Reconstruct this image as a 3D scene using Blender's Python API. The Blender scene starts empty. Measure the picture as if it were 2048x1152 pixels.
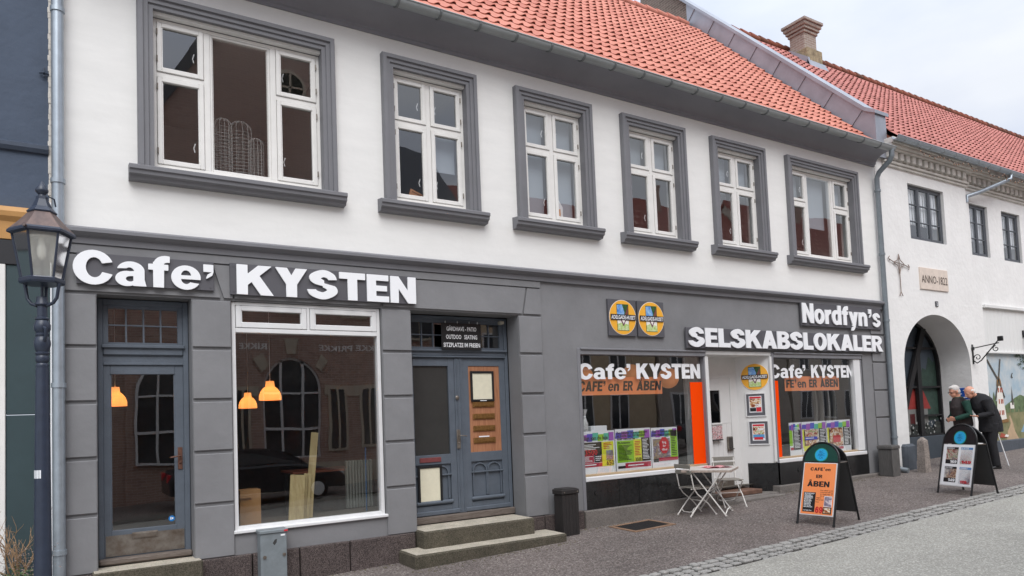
import bpy, bmesh, math, random
import numpy as np
from mathutils import Vector, Matrix
random.seed(7)
R = math.radians
SC = bpy.context.scene
COL = SC.collection

# ------------------------------------------------------------------ camera
cam = bpy.data.cameras.new('camera')
cam.sensor_width = 36.0
cam.lens = 1420.0 / 2048.0 * 36.0
cam.shift_y = (755.0 - 576.0) / 2048.0
cam.clip_start = 0.05
cam.clip_end = 2000
camo = bpy.data.objects.new('camera', cam)
COL.objects.link(camo)
_rx = (0.84736153, -0.52955737, -0.03933735)
_dn = (-0.00373946, 0.06812673, -0.99766967)
_fw = (0.53100325, 0.845534, 0.05574771)
camo.matrix_world = Matrix(((_rx[0], -_dn[0], -_fw[0], 0.0), (_rx[1], -_dn[1], -_fw[1], -9.0),
                            (_rx[2], -_dn[2], -_fw[2], 1.7), (0, 0, 0, 1)))
SC.camera = camo

# ------------------------------------------------------------------ light
SUN_EL, SUN_AZ = R(50), R(200)          # azimuth clockwise from +Y
world = bpy.data.worlds.new('World')
SC.world = world
world.use_nodes = True
nt = world.node_tree
nt.nodes.clear()
def wn(t, **k):
    n = nt.nodes.new(t)
    for a, b in k.items(): setattr(n, a, b)
    return n
w_out = wn('ShaderNodeOutputWorld'); w_bg = wn('ShaderNodeBackground')
w_sky = wn('ShaderNodeTexSky', sky_type='NISHITA', sun_disc=False, sun_elevation=SUN_EL, sun_rotation=SUN_AZ)
w_tc = wn('ShaderNodeTexCoord'); w_map = wn('ShaderNodeMapping')
w_map.inputs['Scale'].default_value = (1.0, 1.0, 2.6)
w_noise = wn('ShaderNodeTexNoise'); w_noise.inputs['Scale'].default_value = 2.3
w_noise.inputs['Detail'].default_value = 6.0; w_noise.inputs['Roughness'].default_value = 0.5
w_ramp = wn('ShaderNodeValToRGB')       # cloud cover: lavender grey to white
w_ramp.color_ramp.elements[0].position = 0.36; w_ramp.color_ramp.elements[0].color = (4.45, 4.85, 5.85, 1)
w_ramp.color_ramp.elements[1].position = 0.60; w_ramp.color_ramp.elements[1].color = (5.9, 6.1, 6.5, 1)
w_sep = wn('ShaderNodeSeparateXYZ')
w_zen = wn('ShaderNodeMapRange'); w_zen.inputs[1].default_value = 0.35; w_zen.inputs[2].default_value = 0.95
w_zen.inputs[3].default_value = 1.0; w_zen.inputs[4].default_value = 1.95   # an overcast sky is brighter overhead
w_mul = wn('ShaderNodeVectorMath', operation='SCALE')
w_mix = wn('ShaderNodeMixRGB'); w_mix.inputs[0].default_value = 0.93
L = nt.links.new
L(w_tc.outputs['Generated'], w_map.inputs['Vector']); L(w_map.outputs[0], w_noise.inputs['Vector'])
L(w_noise.outputs['Fac'], w_ramp.inputs['Fac'])
L(w_tc.outputs['Generated'], w_sep.inputs[0]); L(w_sep.outputs['Z'], w_zen.inputs[0])
L(w_ramp.outputs['Color'], w_mul.inputs[0]); L(w_zen.outputs[0], w_mul.inputs['Scale'])
L(w_sky.outputs['Color'], w_mix.inputs[1]); L(w_mul.outputs[0], w_mix.inputs[2])
L(w_mix.outputs[0], w_bg.inputs['Color']); w_bg.inputs['Strength'].default_value = 0.085
L(w_bg.outputs[0], w_out.inputs['Surface'])

sl = bpy.data.lights.new('sun', 'SUN'); sl.energy = 1.25; sl.angle = R(40); sl.color = (1.0, 0.985, 0.96)
so = bpy.data.objects.new('sun', sl); COL.objects.link(so)
sd = Vector((math.sin(SUN_AZ) * math.cos(SUN_EL), math.cos(SUN_AZ) * math.cos(SUN_EL), math.sin(SUN_EL)))
so.rotation_euler = sd.to_track_quat('Z', 'Y').to_euler()

SC.view_settings.view_transform = 'Standard'
SC.view_settings.look = 'None'
SC.view_settings.exposure = 0.89
SC.view_settings.gamma = 1.0

# ------------------------------------------------------------------ ground height
def gz(x, y=0.0):
    return -0.27 + 0.027 * x + 0.015 * y

# ------------------------------------------------------------------ materials
def lin(c):
    return tuple((v / 255 / 12.92) if v / 255 <= 0.04045 else ((v / 255 + 0.055) / 1.055) ** 2.4 for v in c)

MATS = {}
def mat(name, c, rough=0.6, metal=0.0, var=0.0, vs=3.0, bump=0.0, bs=60.0, c2=None, emit=None, spec=0.5, streak=None):
    """c, c2: sRGB 0-255 base colours mixed by noise of scale vs; bump: noise relief."""
    if name in MATS: return MATS[name]
    m = bpy.data.materials.new(name); m.use_nodes = True
    t = m.node_tree; b = t.nodes['Principled BSDF']
    col = lin(c)
    b.inputs['Roughness'].default_value = rough; b.inputs['Metallic'].default_value = metal
    b.inputs['Specular IOR Level'].default_value = spec
    b.inputs['Base Color'].default_value = (*col, 1)
    pos = None
    if var or c2 or bump:
        pos = t.nodes.new('ShaderNodeNewGeometry')
    if var or c2:
        n = t.nodes.new('ShaderNodeTexNoise'); n.inputs['Scale'].default_value = vs; n.inputs['Detail'].default_value = 7
        n.inputs['Roughness'].default_value = 0.65
        if streak:
            mp = t.nodes.new('ShaderNodeMapping'); mp.inputs['Scale'].default_value = streak
            t.links.new(pos.outputs['Position'], mp.inputs['Vector']); t.links.new(mp.outputs[0], n.inputs['Vector'])
        else:
            t.links.new(pos.outputs['Position'], n.inputs['Vector'])
        r = t.nodes.new('ShaderNodeValToRGB')
        d = lin(c2) if c2 else tuple(v * (1 - var) for v in col)
        e = col if c2 else tuple(min(1, v * (1 + var)) for v in col)
        r.color_ramp.elements[0].position = 0.33; r.color_ramp.elements[0].color = (*d, 1)
        r.color_ramp.elements[1].position = 0.67; r.color_ramp.elements[1].color = (*e, 1)
        t.links.new(n.outputs['Fac'], r.inputs['Fac']); t.links.new(r.outputs['Color'], b.inputs['Base Color'])
    if bump:
        n2 = t.nodes.new('ShaderNodeTexNoise'); n2.inputs['Scale'].default_value = bs; n2.inputs['Detail'].default_value = 5
        bp = t.nodes.new('ShaderNodeBump'); bp.inputs['Strength'].default_value = min(1, bump); bp.inputs['Distance'].default_value = 0.02 * max(1, bump)
        t.links.new(pos.outputs['Position'], n2.inputs['Vector']); t.links.new(n2.outputs['Fac'], bp.inputs['Height'])
        t.links.new(bp.outputs[0], b.inputs['Normal'])
    if emit:
        b.inputs['Emission Color'].default_value = (*lin(emit[0]), 1); b.inputs['Emission Strength'].default_value = emit[1]
    MATS[name] = m
    return m

def glass(name, ior=1.75, tint=(0.96, 0.975, 0.97), wob=0.004, rough=0.0, scale=1.3):
    """window glazing: mirror reflection by Fresnel, otherwise see-through"""
    if name in MATS: return MATS[name]
    m = bpy.data.materials.new(name); m.use_nodes = True
    t = m.node_tree; t.nodes.clear()
    o = t.nodes.new('ShaderNodeOutputMaterial'); mx = t.nodes.new('ShaderNodeMixShader')
    fr = t.nodes.new('ShaderNodeFresnel'); fr.inputs['IOR'].default_value = ior
    tr = t.nodes.new('ShaderNodeBsdfTransparent'); tr.inputs['Color'].default_value = (*tint, 1)
    gl = t.nodes.new('ShaderNodeBsdfGlossy'); gl.inputs['Roughness'].default_value = rough
    ge = t.nodes.new('ShaderNodeNewGeometry'); no = t.nodes.new('ShaderNodeTexNoise'); no.inputs['Scale'].default_value = scale
    no.inputs['Detail'].default_value = 1.0
    bp = t.nodes.new('ShaderNodeBump'); bp.inputs['Strength'].default_value = 1.0; bp.inputs['Distance'].default_value = wob
    l = t.links.new
    ms = t.nodes.new('ShaderNodeMapRange'); ms.inputs[3].default_value = ior; ms.inputs[4].default_value = 1.0 / ior   # same mirror from both sides
    l(ge.outputs['Backfacing'], ms.inputs[0]); l(ms.outputs[0], fr.inputs['IOR'])
    l(ge.outputs['Position'], no.inputs['Vector']); l(no.outputs['Fac'], bp.inputs['Height']); l(bp.outputs[0], gl.inputs['Normal'])
    l(fr.outputs[0], mx.inputs[0]); l(tr.outputs[0], mx.inputs[1]); l(gl.outputs[0], mx.inputs[2]); l(mx.outputs[0], o.inputs['Surface'])
    MATS[name] = m
    return m

def speckle(name, cols, scale, rough=0.85, bump=0.4, big=None):
    """aggregate: voronoi grains in several stone colours, with broad soiling"""
    m = bpy.data.materials.new(name); m.use_nodes = True
    t = m.node_tree; b = t.nodes['Principled BSDF']; b.inputs['Roughness'].default_value = rough
    l = t.links.new
    g = t.nodes.new('ShaderNodeNewGeometry'); v = t.nodes.new('ShaderNodeTexVoronoi'); v.inputs['Scale'].default_value = scale
    l(g.outputs['Position'], v.inputs['Vector'])
    s = t.nodes.new('ShaderNodeSeparateColor'); l(v.outputs['Color'], s.inputs[0])
    r = t.nodes.new('ShaderNodeValToRGB'); r.color_ramp.interpolation = 'CONSTANT'
    el = r.color_ramp.elements
    while len(el) < len(cols): el.new(0.5)
    for i, (p, c) in enumerate(cols):
        el[i].position = p; el[i].color = (*lin(c), 1)
    l(s.outputs[0], r.inputs['Fac'])
    n = t.nodes.new('ShaderNodeTexNoise'); n.inputs['Scale'].default_value = big[0] if big else 1.0; n.inputs['Detail'].default_value = 8
    n.inputs['Roughness'].default_value = 0.7
    l(g.outputs['Position'], n.inputs['Vector'])
    mr = t.nodes.new('ShaderNodeMapRange'); mr.inputs[1].default_value = 0.3; mr.inputs[2].default_value = 0.7
    mr.inputs[3].default_value = big[1] if big else 0.85; mr.inputs[4].default_value = big[2] if big else 1.15
    l(n.outputs['Fac'], mr.inputs[0])
    mu = t.nodes.new('ShaderNodeVectorMath'); mu.operation = 'SCALE'
    l(r.outputs['Color'], mu.inputs[0]); l(mr.outputs[0], mu.inputs['Scale']); l(mu.outputs[0], b.inputs['Base Color'])
    bp = t.nodes.new('ShaderNodeBump'); bp.inputs['Strength'].default_value = bump; bp.inputs['Distance'].default_value = 0.004
    l(v.outputs['Distance'], bp.inputs['Height']); l(bp.outputs[0], b.inputs['Normal'])
    MATS[name] = m
    return m

def bricks(name, c1, c2, mortar, scale=1.0, axis='xz', bump=0.3):
    m = bpy.data.materials.new(name); m.use_nodes = True
    t = m.node_tree; b = t.nodes['Principled BSDF']; b.inputs['Roughness'].default_value = 0.85
    l = t.links.new
    g = t.nodes.new('ShaderNodeNewGeometry'); sp = t.nodes.new('ShaderNodeSeparateXYZ'); cb = t.nodes.new('ShaderNodeCombineXYZ')
    l(g.outputs['Position'], sp.inputs[0])
    if axis == 'xz': l(sp.outputs['X'], cb.inputs[0])
    elif axis == 'yz': l(sp.outputs['Y'], cb.inputs[0])
    else:
        ad = t.nodes.new('ShaderNodeMath'); ad.operation = 'ADD'
        l(sp.outputs['X'], ad.inputs[0]); l(sp.outputs['Y'], ad.inputs[1]); l(ad.outputs[0], cb.inputs[0])
    l(sp.outputs['Z'], cb.inputs[1])
    k = t.nodes.new('ShaderNodeTexBrick'); k.inputs['Scale'].default_value = scale
    k.inputs['Color1'].default_value = (*lin(c1), 1); k.inputs['Color2'].default_value = (*lin(c2), 1); k.inputs['Mortar'].default_value = (*lin(mortar), 1)
    k.inputs['Brick Width'].default_value = 0.24; k.inputs['Row Height'].default_value = 0.075; k.inputs['Mortar Size'].default_value = 0.008
    l(cb.outputs[0], k.inputs['Vector']); l(k.outputs['Color'], b.inputs['Base Color'])
    bp = t.nodes.new('ShaderNodeBump'); bp.inputs['Strength'].default_value = bump; bp.inputs['Distance'].default_value = 0.01; bp.invert = True
    l(k.outputs['Fac'], bp.inputs['Height']); l(bp.outputs[0], b.inputs['Normal'])
    MATS[name] = m
    return m

def tiles_mat(name, c, c2, lichen=0.0):
    """clay tile: colour of each tile from the face attribute rnd, plus weathering noise and lichen"""
    m = bpy.data.materials.new(name); m.use_nodes = True
    t = m.node_tree; b = t.nodes['Principled BSDF']; b.inputs['Roughness'].default_value = 0.7
    b.inputs['Specular IOR Level'].default_value = 0.3
    l = t.links.new
    a = t.nodes.new('ShaderNodeAttribute'); a.attribute_name = 'rnd'
    g = t.nodes.new('ShaderNodeNewGeometry'); n = t.nodes.new('ShaderNodeTexNoise'); n.inputs['Scale'].default_value = 1.3; n.inputs['Detail'].default_value = 8
    l(g.outputs['Position'], n.inputs['Vector'])
    ad = t.nodes.new('ShaderNodeMath'); ad.operation = 'MULTIPLY_ADD'; ad.inputs[1].default_value = 0.6
    l(a.outputs['Fac'], ad.inputs[0]); l(n.outputs['Fac'], ad.inputs[2])
    r = t.nodes.new('ShaderNodeValToRGB')
    r.color_ramp.elements[0].position = 0.35; r.color_ramp.elements[0].color = (*lin(c2), 1)
    r.color_ramp.elements[1].position = 1.1 if False else 0.95; r.color_ramp.elements[1].color = (*lin(c), 1)
    l(ad.outputs[0], r.inputs['Fac'])
    n2 = t.nodes.new('ShaderNodeTexNoise'); n2.inputs['Scale'].default_value = 9; n2.inputs['Detail'].default_value = 8
    l(g.outputs['Position'], n2.inputs['Vector'])
    mr = t.nodes.new('ShaderNodeMapRange'); mr.inputs[1].default_value = 0.58; mr.inputs[2].default_value = 0.72; mr.inputs[4].default_value = lichen
    l(n2.outputs['Fac'], mr.inputs[0])
    mx = t.nodes.new('ShaderNodeMixRGB'); mx.inputs[2].default_value = (*lin((120, 95, 55)), 1)
    l(mr.outputs[0], mx.inputs[0]); l(r.outputs['Color'], mx.inputs[1]); l(mx.outputs[0], b.inputs['Base Color'])
    MATS[name] = m
    return m

def photo_mat(name, cols, scale=25.0):
    """printed food photograph: patches of several colours"""
    if name in MATS: return MATS[name]
    m = bpy.data.materials.new(name); m.use_nodes = True
    t = m.node_tree; b = t.nodes['Principled BSDF']; b.inputs['Roughness'].default_value = 0.4
    l = t.links.new
    g = t.nodes.new('ShaderNodeTexCoord'); n = t.nodes.new('ShaderNodeTexNoise'); n.inputs['Scale'].default_value = scale; n.inputs['Detail'].default_value = 1.5
    n.inputs['Distortion'].default_value = 1.5
    l(g.outputs['Object'], n.inputs['Vector'])
    r = t.nodes.new('ShaderNodeValToRGB'); el = r.color_ramp.elements
    while len(el) < len(cols): el.new(0.5)
    for i, c in enumerate(cols):
        el[i].position = 0.28 + 0.44 * i / (len(cols) - 1); el[i].color = (*lin(c), 1)
    l(n.outputs['Fac'], r.inputs['Fac']); l(r.outputs['Color'], b.inputs['Base Color'])
    MATS[name] = m
    return m

# ------------------------------------------------------------------ mesh builder
ORG = {}
class MB:
    def __init__(s, M=None):
        s.v = []; s.f = []; s.m = []; s.r = []; s.M = M; s.cur = 0; s.rnd = 0.5
    def add(s, vs, fs):
        o = len(s.v)
        if s.M is not None: vs = [tuple(s.M @ Vector(p)) for p in vs]
        s.v.extend(vs); s.f.extend([tuple(i + o for i in f) for f in fs])
        s.m.extend([s.cur] * len(fs)); s.r.extend([s.rnd] * len(fs))
        return s
    def box(s, x0, x1, y0, y1, z0, z1, b=0.0):
        if b <= 0:
            return s.add([(x0, y0, z0), (x1, y0, z0), (x1, y1, z0), (x0, y1, z0), (x0, y0, z1), (x1, y0, z1), (x1, y1, z1), (x0, y1, z1)],
                         [(0, 3, 2, 1), (4, 5, 6, 7), (0, 1, 5, 4), (1, 2, 6, 5), (2, 3, 7, 6), (3, 0, 4, 7)])
        b = min(b, (x1 - x0) / 2.1, (y1 - y0) / 2.1, (z1 - z0) / 2.1)
        X = ((x0, x1), (y0, y1), (z0, z1)); vs = []; idx = {}
        for i in (0, 1):
            for j in (0, 1):
                for k in (0, 1):
                    c = (X[0][i], X[1][j], X[2][k]); sg = (1 if i == 0 else -1, 1 if j == 0 else -1, 1 if k == 0 else -1)
                    for ax in range(3):          # vertex on the face normal to ax
                        p = [c[q] + (0 if q == ax else sg[q] * b) for q in range(3)]
                        idx[(i, j, k, ax)] = len(vs); vs.append(tuple(p))
        fs = []
        for ax in range(3):
            u, w = [q for q in range(3) if q != ax]
            for e in (0, 1):
                q = []
                for (a, c) in ((0, 0), (1, 0), (1, 1), (0, 1)):
                    t = [0, 0, 0]; t[ax] = e; t[u] = a; t[w] = c; q.append(idx[(*t, ax)])
                flip = (e == 0) ^ (ax == 1)
                fs.append(tuple(reversed(q)) if flip else tuple(q))
        for ax in range(3):
            u, w = [q for q in range(3) if q != ax]
            for a in (0, 1):
                for c in (0, 1):
                    t0 = [0, 0, 0]; t1 = [0, 0, 0]; t0[ax] = 0; t1[ax] = 1
                    for t in (t0, t1): t[u] = a; t[w] = c
                    q = [idx[(*t0, u)], idx[(*t1, u)], idx[(*t1, w)], idx[(*t0, w)]]
                    fs.append(tuple(q))
        for i in (0, 1):
            for j in (0, 1):
                for k in (0, 1):
                    fs.append((idx[(i, j, k, 0)], idx[(i, j, k, 1)], idx[(i, j, k, 2)]))
        return s.add(vs, fs)
    def prism(s, poly, a0, a1, plane='xz'):
        n = len(poly)
        def p3(p, a):
            if plane == 'xz': return (p[0], a, p[1])
            if plane == 'yz': return (a, p[0], p[1])
            return (p[0], p[1], a)
        vs = [p3(p, a0) for p in poly] + [p3(p, a1) for p in poly]
        fs = [tuple(range(n)), tuple(reversed(range(n, 2 * n)))] + [(i, i + n, (i + 1) % n + n, (i + 1) % n) for i in range(n)]
        return s.add(vs, fs)
    def tube(s, pts, r, n=8, cap=True, flat=1.0):
        P = [Vector(p) for p in pts]; m = len(P)
        rr = r if isinstance(r, (list, tuple)) else [r] * m
        up = None; vs = []
        for i in range(m):
            d = (P[min(i + 1, m - 1)] - P[max(i - 1, 0)])
            d = d.normalized() if d.length > 1e-9 else Vector((0, 0, 1))
            if up is None:
                up = Vector((0, 0, 1)) if abs(d.z) < 0.9 else Vector((0, 1, 0))
            a = d.cross(up)
            if a.length < 1e-6: a = d.orthogonal()
            a.normalize(); bb = a.cross(d).normalized(); up = bb
            q = rr[i]; qa, qb = (q if isinstance(q, (tuple, list)) else (q, q * flat))
            for k in range(n):
                t = 2 * math.pi * k / n
                vs.append(tuple(P[i] + a * (math.cos(t) * qa) + bb * (math.sin(t) * qb)))
        fs = []
        for i in range(m - 1):
            for k in range(n):
                fs.append((i * n + k, i * n + (k + 1) % n, (i + 1) * n + (k + 1) % n, (i + 1) * n + k))
        if cap:
            fs.append(tuple(reversed(range(n)))); fs.append(tuple(range((m - 1) * n, m * n)))
        return s.add(vs, fs)
    def cyl(s, p0, p1, r0, r1=None, n=16):
        return s.tube([p0, p1], [r0, r0 if r1 is None else r1], n)
    def lathe(s, prof, cx=0.0, cy=0.0, n=24, rot=0.0):
        vs = []; m = len(prof)
        for (r, z) in prof:
            for k in range(n):
                t = 2 * math.pi * k / n + rot
                vs.append((cx + r * math.cos(t), cy + r * math.sin(t), z))
        fs = [(i * n + k, i * n + (k + 1) % n, (i + 1) * n + (k + 1) % n, (i + 1) * n + k) for i in range(m - 1) for k in range(n)]
        if prof[0][0] > 1e-5: fs.append(tuple(reversed(range(n))))
        if prof[-1][0] > 1e-5: fs.append(tuple(range((m - 1) * n, m * n)))
        return s.add(vs, fs)
    def ball(s, c, rx, ry=None, rz=None, n=14, m=9, M=None):
        ry = rx if ry is None else ry; rz = rx if rz is None else rz
        vs = []; c = Vector(c)
        for i in range(m + 1):
            ph = -math.pi / 2 + math.pi * i / m
            for k in range(n):
                t = 2 * math.pi * k / n
                p = Vector((rx * math.cos(ph) * math.cos(t), ry * math.cos(ph) * math.sin(t), rz * math.sin(ph)))
                if M is not None: p = M @ p
                vs.append(tuple(c + p))
        fs = [(i * n + k, i * n + (k + 1) % n, (i + 1) * n + (k + 1) % n, (i + 1) * n + k) for i in range(m) for k in range(n)]
        return s.add(vs, fs)
    def loft(s, rings, cap=True):
        n = len(rings[0]); vs = [p for r in rings for p in r]
        fs = [(i * n + k, i * n + (k + 1) % n, (i + 1) * n + (k + 1) % n, (i + 1) * n + k) for i in range(len(rings) - 1) for k in range(n)]
        if cap: fs += [tuple(reversed(range(n))), tuple(range((len(rings) - 1) * n, len(rings) * n))]
        return s.add(vs, fs)
    def build(s, name, m, parent=None, smooth=0, fix=True):
        me = bpy.data.meshes.new(name)
        o = bpy.data.objects.new(name, me); COL.objects.link(o)
        org = Vector((0, 0, 0))
        if parent is not None:
            o.parent = parent; org = ORG.get(parent.name, Vector((0, 0, 0))); ORG[o.name] = org
        elif s.v:
            xs = [p[0] for p in s.v]; ys = [p[1] for p in s.v]; zs = [p[2] for p in s.v]
            org = Vector(((min(xs) + max(xs)) / 2, (min(ys) + max(ys)) / 2, min(zs))); o.location = org; ORG[o.name] = org
        me.from_pydata([(p[0] - org[0], p[1] - org[1], p[2] - org[2]) for p in s.v], [], s.f)
        for q in (m if isinstance(m, (list, tuple)) else [m]): me.materials.append(q)
        me.polygons.foreach_set('material_index', s.m)
        at = me.attributes.new('rnd', 'FLOAT', 'FACE'); at.data.foreach_set('value', s.r)
        if fix:
            bm = bmesh.new(); bm.from_mesh(me); bmesh.ops.recalc_face_normals(bm, faces=bm.faces); bm.to_mesh(me); bm.free()
        if smooth:
            me.polygons.foreach_set('use_smooth', [True] * len(me.polygons))
            me.set_sharp_from_angle(angle=R(smooth))
        me.update()
        return o

def thing(name, label, cat, loc=(0, 0, 0), group=None, world=True):
    """Empty at the base of a thing; world=True: its parts are given in world coordinates"""
    o = bpy.data.objects.new(name, None); COL.objects.link(o); o.empty_display_size = 0.1
    o.location = loc
    ORG[o.name] = Vector(loc) if world else Vector((0, 0, 0))
    o['label'] = label; o['category'] = cat
    if group: o['group'] = group
    return o
def tag(o, label, cat, group=None):
    o['label'] = label; o['category'] = cat
    if group: o['group'] = group
    return o
def struct(o, kind='structure'):
    o['kind'] = kind; return o
def copy_tree(o, parent=None):
    c = o.copy(); COL.objects.link(c)
    if parent: c.parent = parent
    for ch in list(o.children): copy_tree(ch, c)
    return c
# ------------------------------------------------------------------ heavy grotesque letters, drawn here as unions of shapes
def _P(*pts):
    a = 0.0
    for i in range(len(pts)):
        x0, y0 = pts[i]; x1, y1 = pts[(i + 1) % len(pts)]; a += x0 * y1 - x1 * y0
    if a < 0: pts = pts[::-1]
    def f(X, Y):
        d = None
        for i in range(len(pts)):
            x0, y0 = pts[i]; x1, y1 = pts[(i + 1) % len(pts)]
            l = math.hypot(x1 - x0, y1 - y0); e = ((X - x0) * (y1 - y0) - (Y - y0) * (x1 - x0)) / l
            d = e if d is None else np.maximum(d, e)
        return d
    return f
def _B(x0, y0, x1, y1): return _P((x0, y0), (x1, y0), (x1, y1), (x0, y1))
def _E(cx, cy, rx, ry): return lambda X, Y: (np.sqrt(((X - cx) / rx) ** 2 + ((Y - cy) / ry) ** 2) - 1) * min(rx, ry)
def _U(*fs):
    def f(X, Y):
        d = fs[0](X, Y)
        for g in fs[1:]: d = np.minimum(d, g(X, Y))
        return d
    return f
def _D(a, b): return lambda X, Y: np.maximum(a(X, Y), -b(X, Y))
def _I(a, b): return lambda X, Y: np.maximum(a(X, Y), b(X, Y))
def _mx(f, w): return lambda X, Y: f(w - X, Y)
def _sc(f, sx, sy, dx=0, dy=0): return lambda X, Y: f((X - dx) / sx, (Y - dy) / sy) * min(sx, sy)
def _rib(pts, rad):
    P = []
    n = len(pts)
    for i in range(n - 1):
        p0 = pts[max(i - 1, 0)]; p1 = pts[i]; p2 = pts[i + 1]; p3 = pts[min(i + 2, n - 1)]
        for k in range(10):
            t = k / 10.0
            q = [0.5 * ((2 * b) + (c - a) * t + (2 * a - 5 * b + 4 * c - d) * t * t + (-a + 3 * b - 3 * c + d) * t ** 3) for a, b, c, d in zip(p0, p1, p2, p3)]
            P.append((q[0], q[1], rad[i] * (1 - t) + rad[i + 1] * t))
    P.append((pts[-1][0], pts[-1][1], rad[-1]))
    def f(X, Y):
        d = None
        for x, y, r in P:
            e = np.sqrt((X - x) ** 2 + (Y - y) ** 2) - r
            d = e if d is None else np.minimum(d, e)
        return d
    return f
def _glyphs():
    G = {}
    st = _B(0, 0, .29, 1)
    G['I'] = (st, .29)
    G['E'] = (_U(st, _B(0, 0, .70, .215), _B(0, .785, .69, 1), _B(0, .40, .64, .60)), .70)
    G['F'] = (_U(st, _B(0, .785, .67, 1), _B(0, .40, .60, .60)), .67)
    G['L'] = (_U(st, _B(0, 0, .68, .235)), .68)
    G['T'] = (_U(_B(.255, 0, .545, 1), _B(0, .765, .80, 1)), .80)
    G['N'] = (_U(_B(0, 0, .27, 1), _B(.58, 0, .85, 1), _P((0, 1), (.27, 1), (.85, 0), (.58, 0))), .85)
    G['K'] = (_U(st, _P((.25, .28), (.94, 1), (.57, 1), (.25, .66)), _P((.37, .47), (.58, .69), (.98, 0), (.63, 0))), .98)
    ya = _P((0, 1), (.33, 1), (.60, .43), (.30, .43))
    G['Y'] = (_U(_B(.30, 0, .60, .44), ya, _mx(ya, .90)), .90)
    al = _P((0, 0), (.30, 0), (.60, 1), (.32, 1))
    A = _U(al, _mx(al, .92), _B(.22, .17, .70, .37))
    G['A'] = (A, .92)
    G['Å'] = (_U(_sc(A, 1, .94), _D(_E(.46, 1.11, .17, .17), _E(.46, 1.12, .075, .075))), .92)
    G['V'] = (_U(_sc(al, 1, -1, 0, 1), _sc(_mx(al, .92), 1, -1, 0, 1)), .92)
    ml = _P((0, 1), (.34, 1), (.62, 0), (.40, 0))
    G['M'] = (_U(_B(0, 0, .26, 1), _B(.76, 0, 1.02, 1), ml, _mx(ml, 1.02)), 1.02)
    G['B'] = (_D(_U(_B(0, 0, .45, 1), _E(.45, .745, .33, .255), _E(.47, .285, .36, .285)),
                 _U(_E(.42, .735, .10, .08), _B(.29, .655, .42, .815), _E(.44, .285, .11, .09), _B(.29, .195, .44, .375), _B(.46, .505, .9, .515))), .83)
    G['P'] = (_D(_U(_B(0, 0, .29, 1), _B(.1, .35, .46, 1), _E(.46, .675, .36, .325)), _U(_E(.43, .675, .12, .12), _B(.29, .555, .43, .795))), .82)
    G['R'] = (_U(_D(_U(_B(0, 0, .29, 1), _B(.1, .40, .48, 1), _E(.48, .70, .36, .30)), _U(_E(.45, .70, .12, .105), _B(.29, .595, .45, .805))),
                 _P((.34, .45), (.62, .45), (.91, 0), (.57, 0))), .91)
    G['D'] = (_D(_U(_B(0, 0, .40, 1), _E(.40, .5, .47, .5)), _U(_E(.38, .5, .19, .28), _B(.29, .22, .38, .78))), .87)
    G['O'] = (_D(_E(.47, .5, .47, .525), _E(.47, .5, .185, .30)), .94)
    ring = _D(_E(.47, .5, .47, .525), _E(.49, .5, .195, .305))
    G['C'] = (_D(ring, _P((.50, .5), (.64, .625), (1.1, .735), (1.1, .265), (.64, .375))), .92)
    G['G'] = (_U(_D(ring, _P((.50, .56), (.64, .64), (1.1, .73), (1.1, .30), (.60, .40))), _B(.50, .36, .93, .55), _B(.68, .06, .93, .55)), .94)
    G['H'] = (_U(_B(0, 0, .29, 1), _B(.57, 0, .86, 1), _B(.1, .39, .7, .61)), .86)
    G['U'] = (_D(_U(_B(0, .36, .84, 1), _E(.42, .36, .42, .385)), _U(_B(.28, .36, .56, 1.2), _E(.42, .36, .14, .16))), .84)
    G['Z'] = (_U(_B(.02, .78, .78, 1), _B(0, 0, .80, .22), _P((0, .2), (.42, .8), (.78, .8), (.37, .2))), .80)
    G['X'] = (_U(_P((0, 0), (.33, 0), (.9, 1), (.57, 1)), _P((0, 1), (.33, 1), (.9, 0), (.57, 0))), .90)
    S = _I(_rib([(.70, .60), (.645, .80), (.41, .895), (.155, .735), (.33, .565), (.55, .475), (.685, .285), (.42, .105), (.12, .20), (.06, .40)],
                [.13, .125, .125, .15, .125, .125, .15, .125, .125, .13]),
           _D(_B(-.2, -.2, 1, 1.2), _U(_P((.44, .66), (.44, .55), (1, .40), (1, .70), (.62, .68)), _P((.40, .34), (.40, .45), (-.2, .60), (-.2, .30), (.20, .32)))))
    G['S'] = (S, .84)
    G['s'] = (_sc(S, .83, .745), .70)
    G['o'] = (_D(_E(.385, .365, .385, .39), _E(.385, .365, .135, .20)), .77)
    G['e'] = (_U(_D(_D(_E(.38, .365, .38, .39), _U(_I(_E(.38, .40, .135, .20), _B(-1, .435, 1, 1)), _I(_E(.38, .34, .135, .185), _B(-1, -1, 1, .315)))),
                    _P((.37, .315), (.9, .315), (.9, .16), (.50, .215)))), .76)
    G['a'] = (_U(_D(_U(_E(.37, .47, .33, .285), _B(.43, 0, .70, .46)),
                    _U(_E(.34, .43, .115, .14), _B(-.2, -.1, .20, .50), _B(-.1, -.1, .43, .46), _P((-.2, .50), (.30, .54), (.30, .40), (-.2, .3)))),
                 _D(_U(_E(.275, .22, .275, .235), _P((.20, .43), (.44, .46), (.60, .46), (.60, .27), (.30, .27))),
                    _U(_E(.35, .215, .10, .085), _P((.30, .29), (.44, .31), (.44, .20), (.30, .20)))), _P((.43, .2), (.70, .2), (.745, 0), (.46, 0))), .74)
    G['f'] = (_U(_B(.12, 0, .39, .80), _B(0, .545, .50, .73), _D(_I(_E(.44, .70, .32, .31), _B(.0, .62, .54, 1.05)), _U(_E(.50, .70, .13, .10), _B(.39, .5, .52, .745)))), .52)
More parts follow.
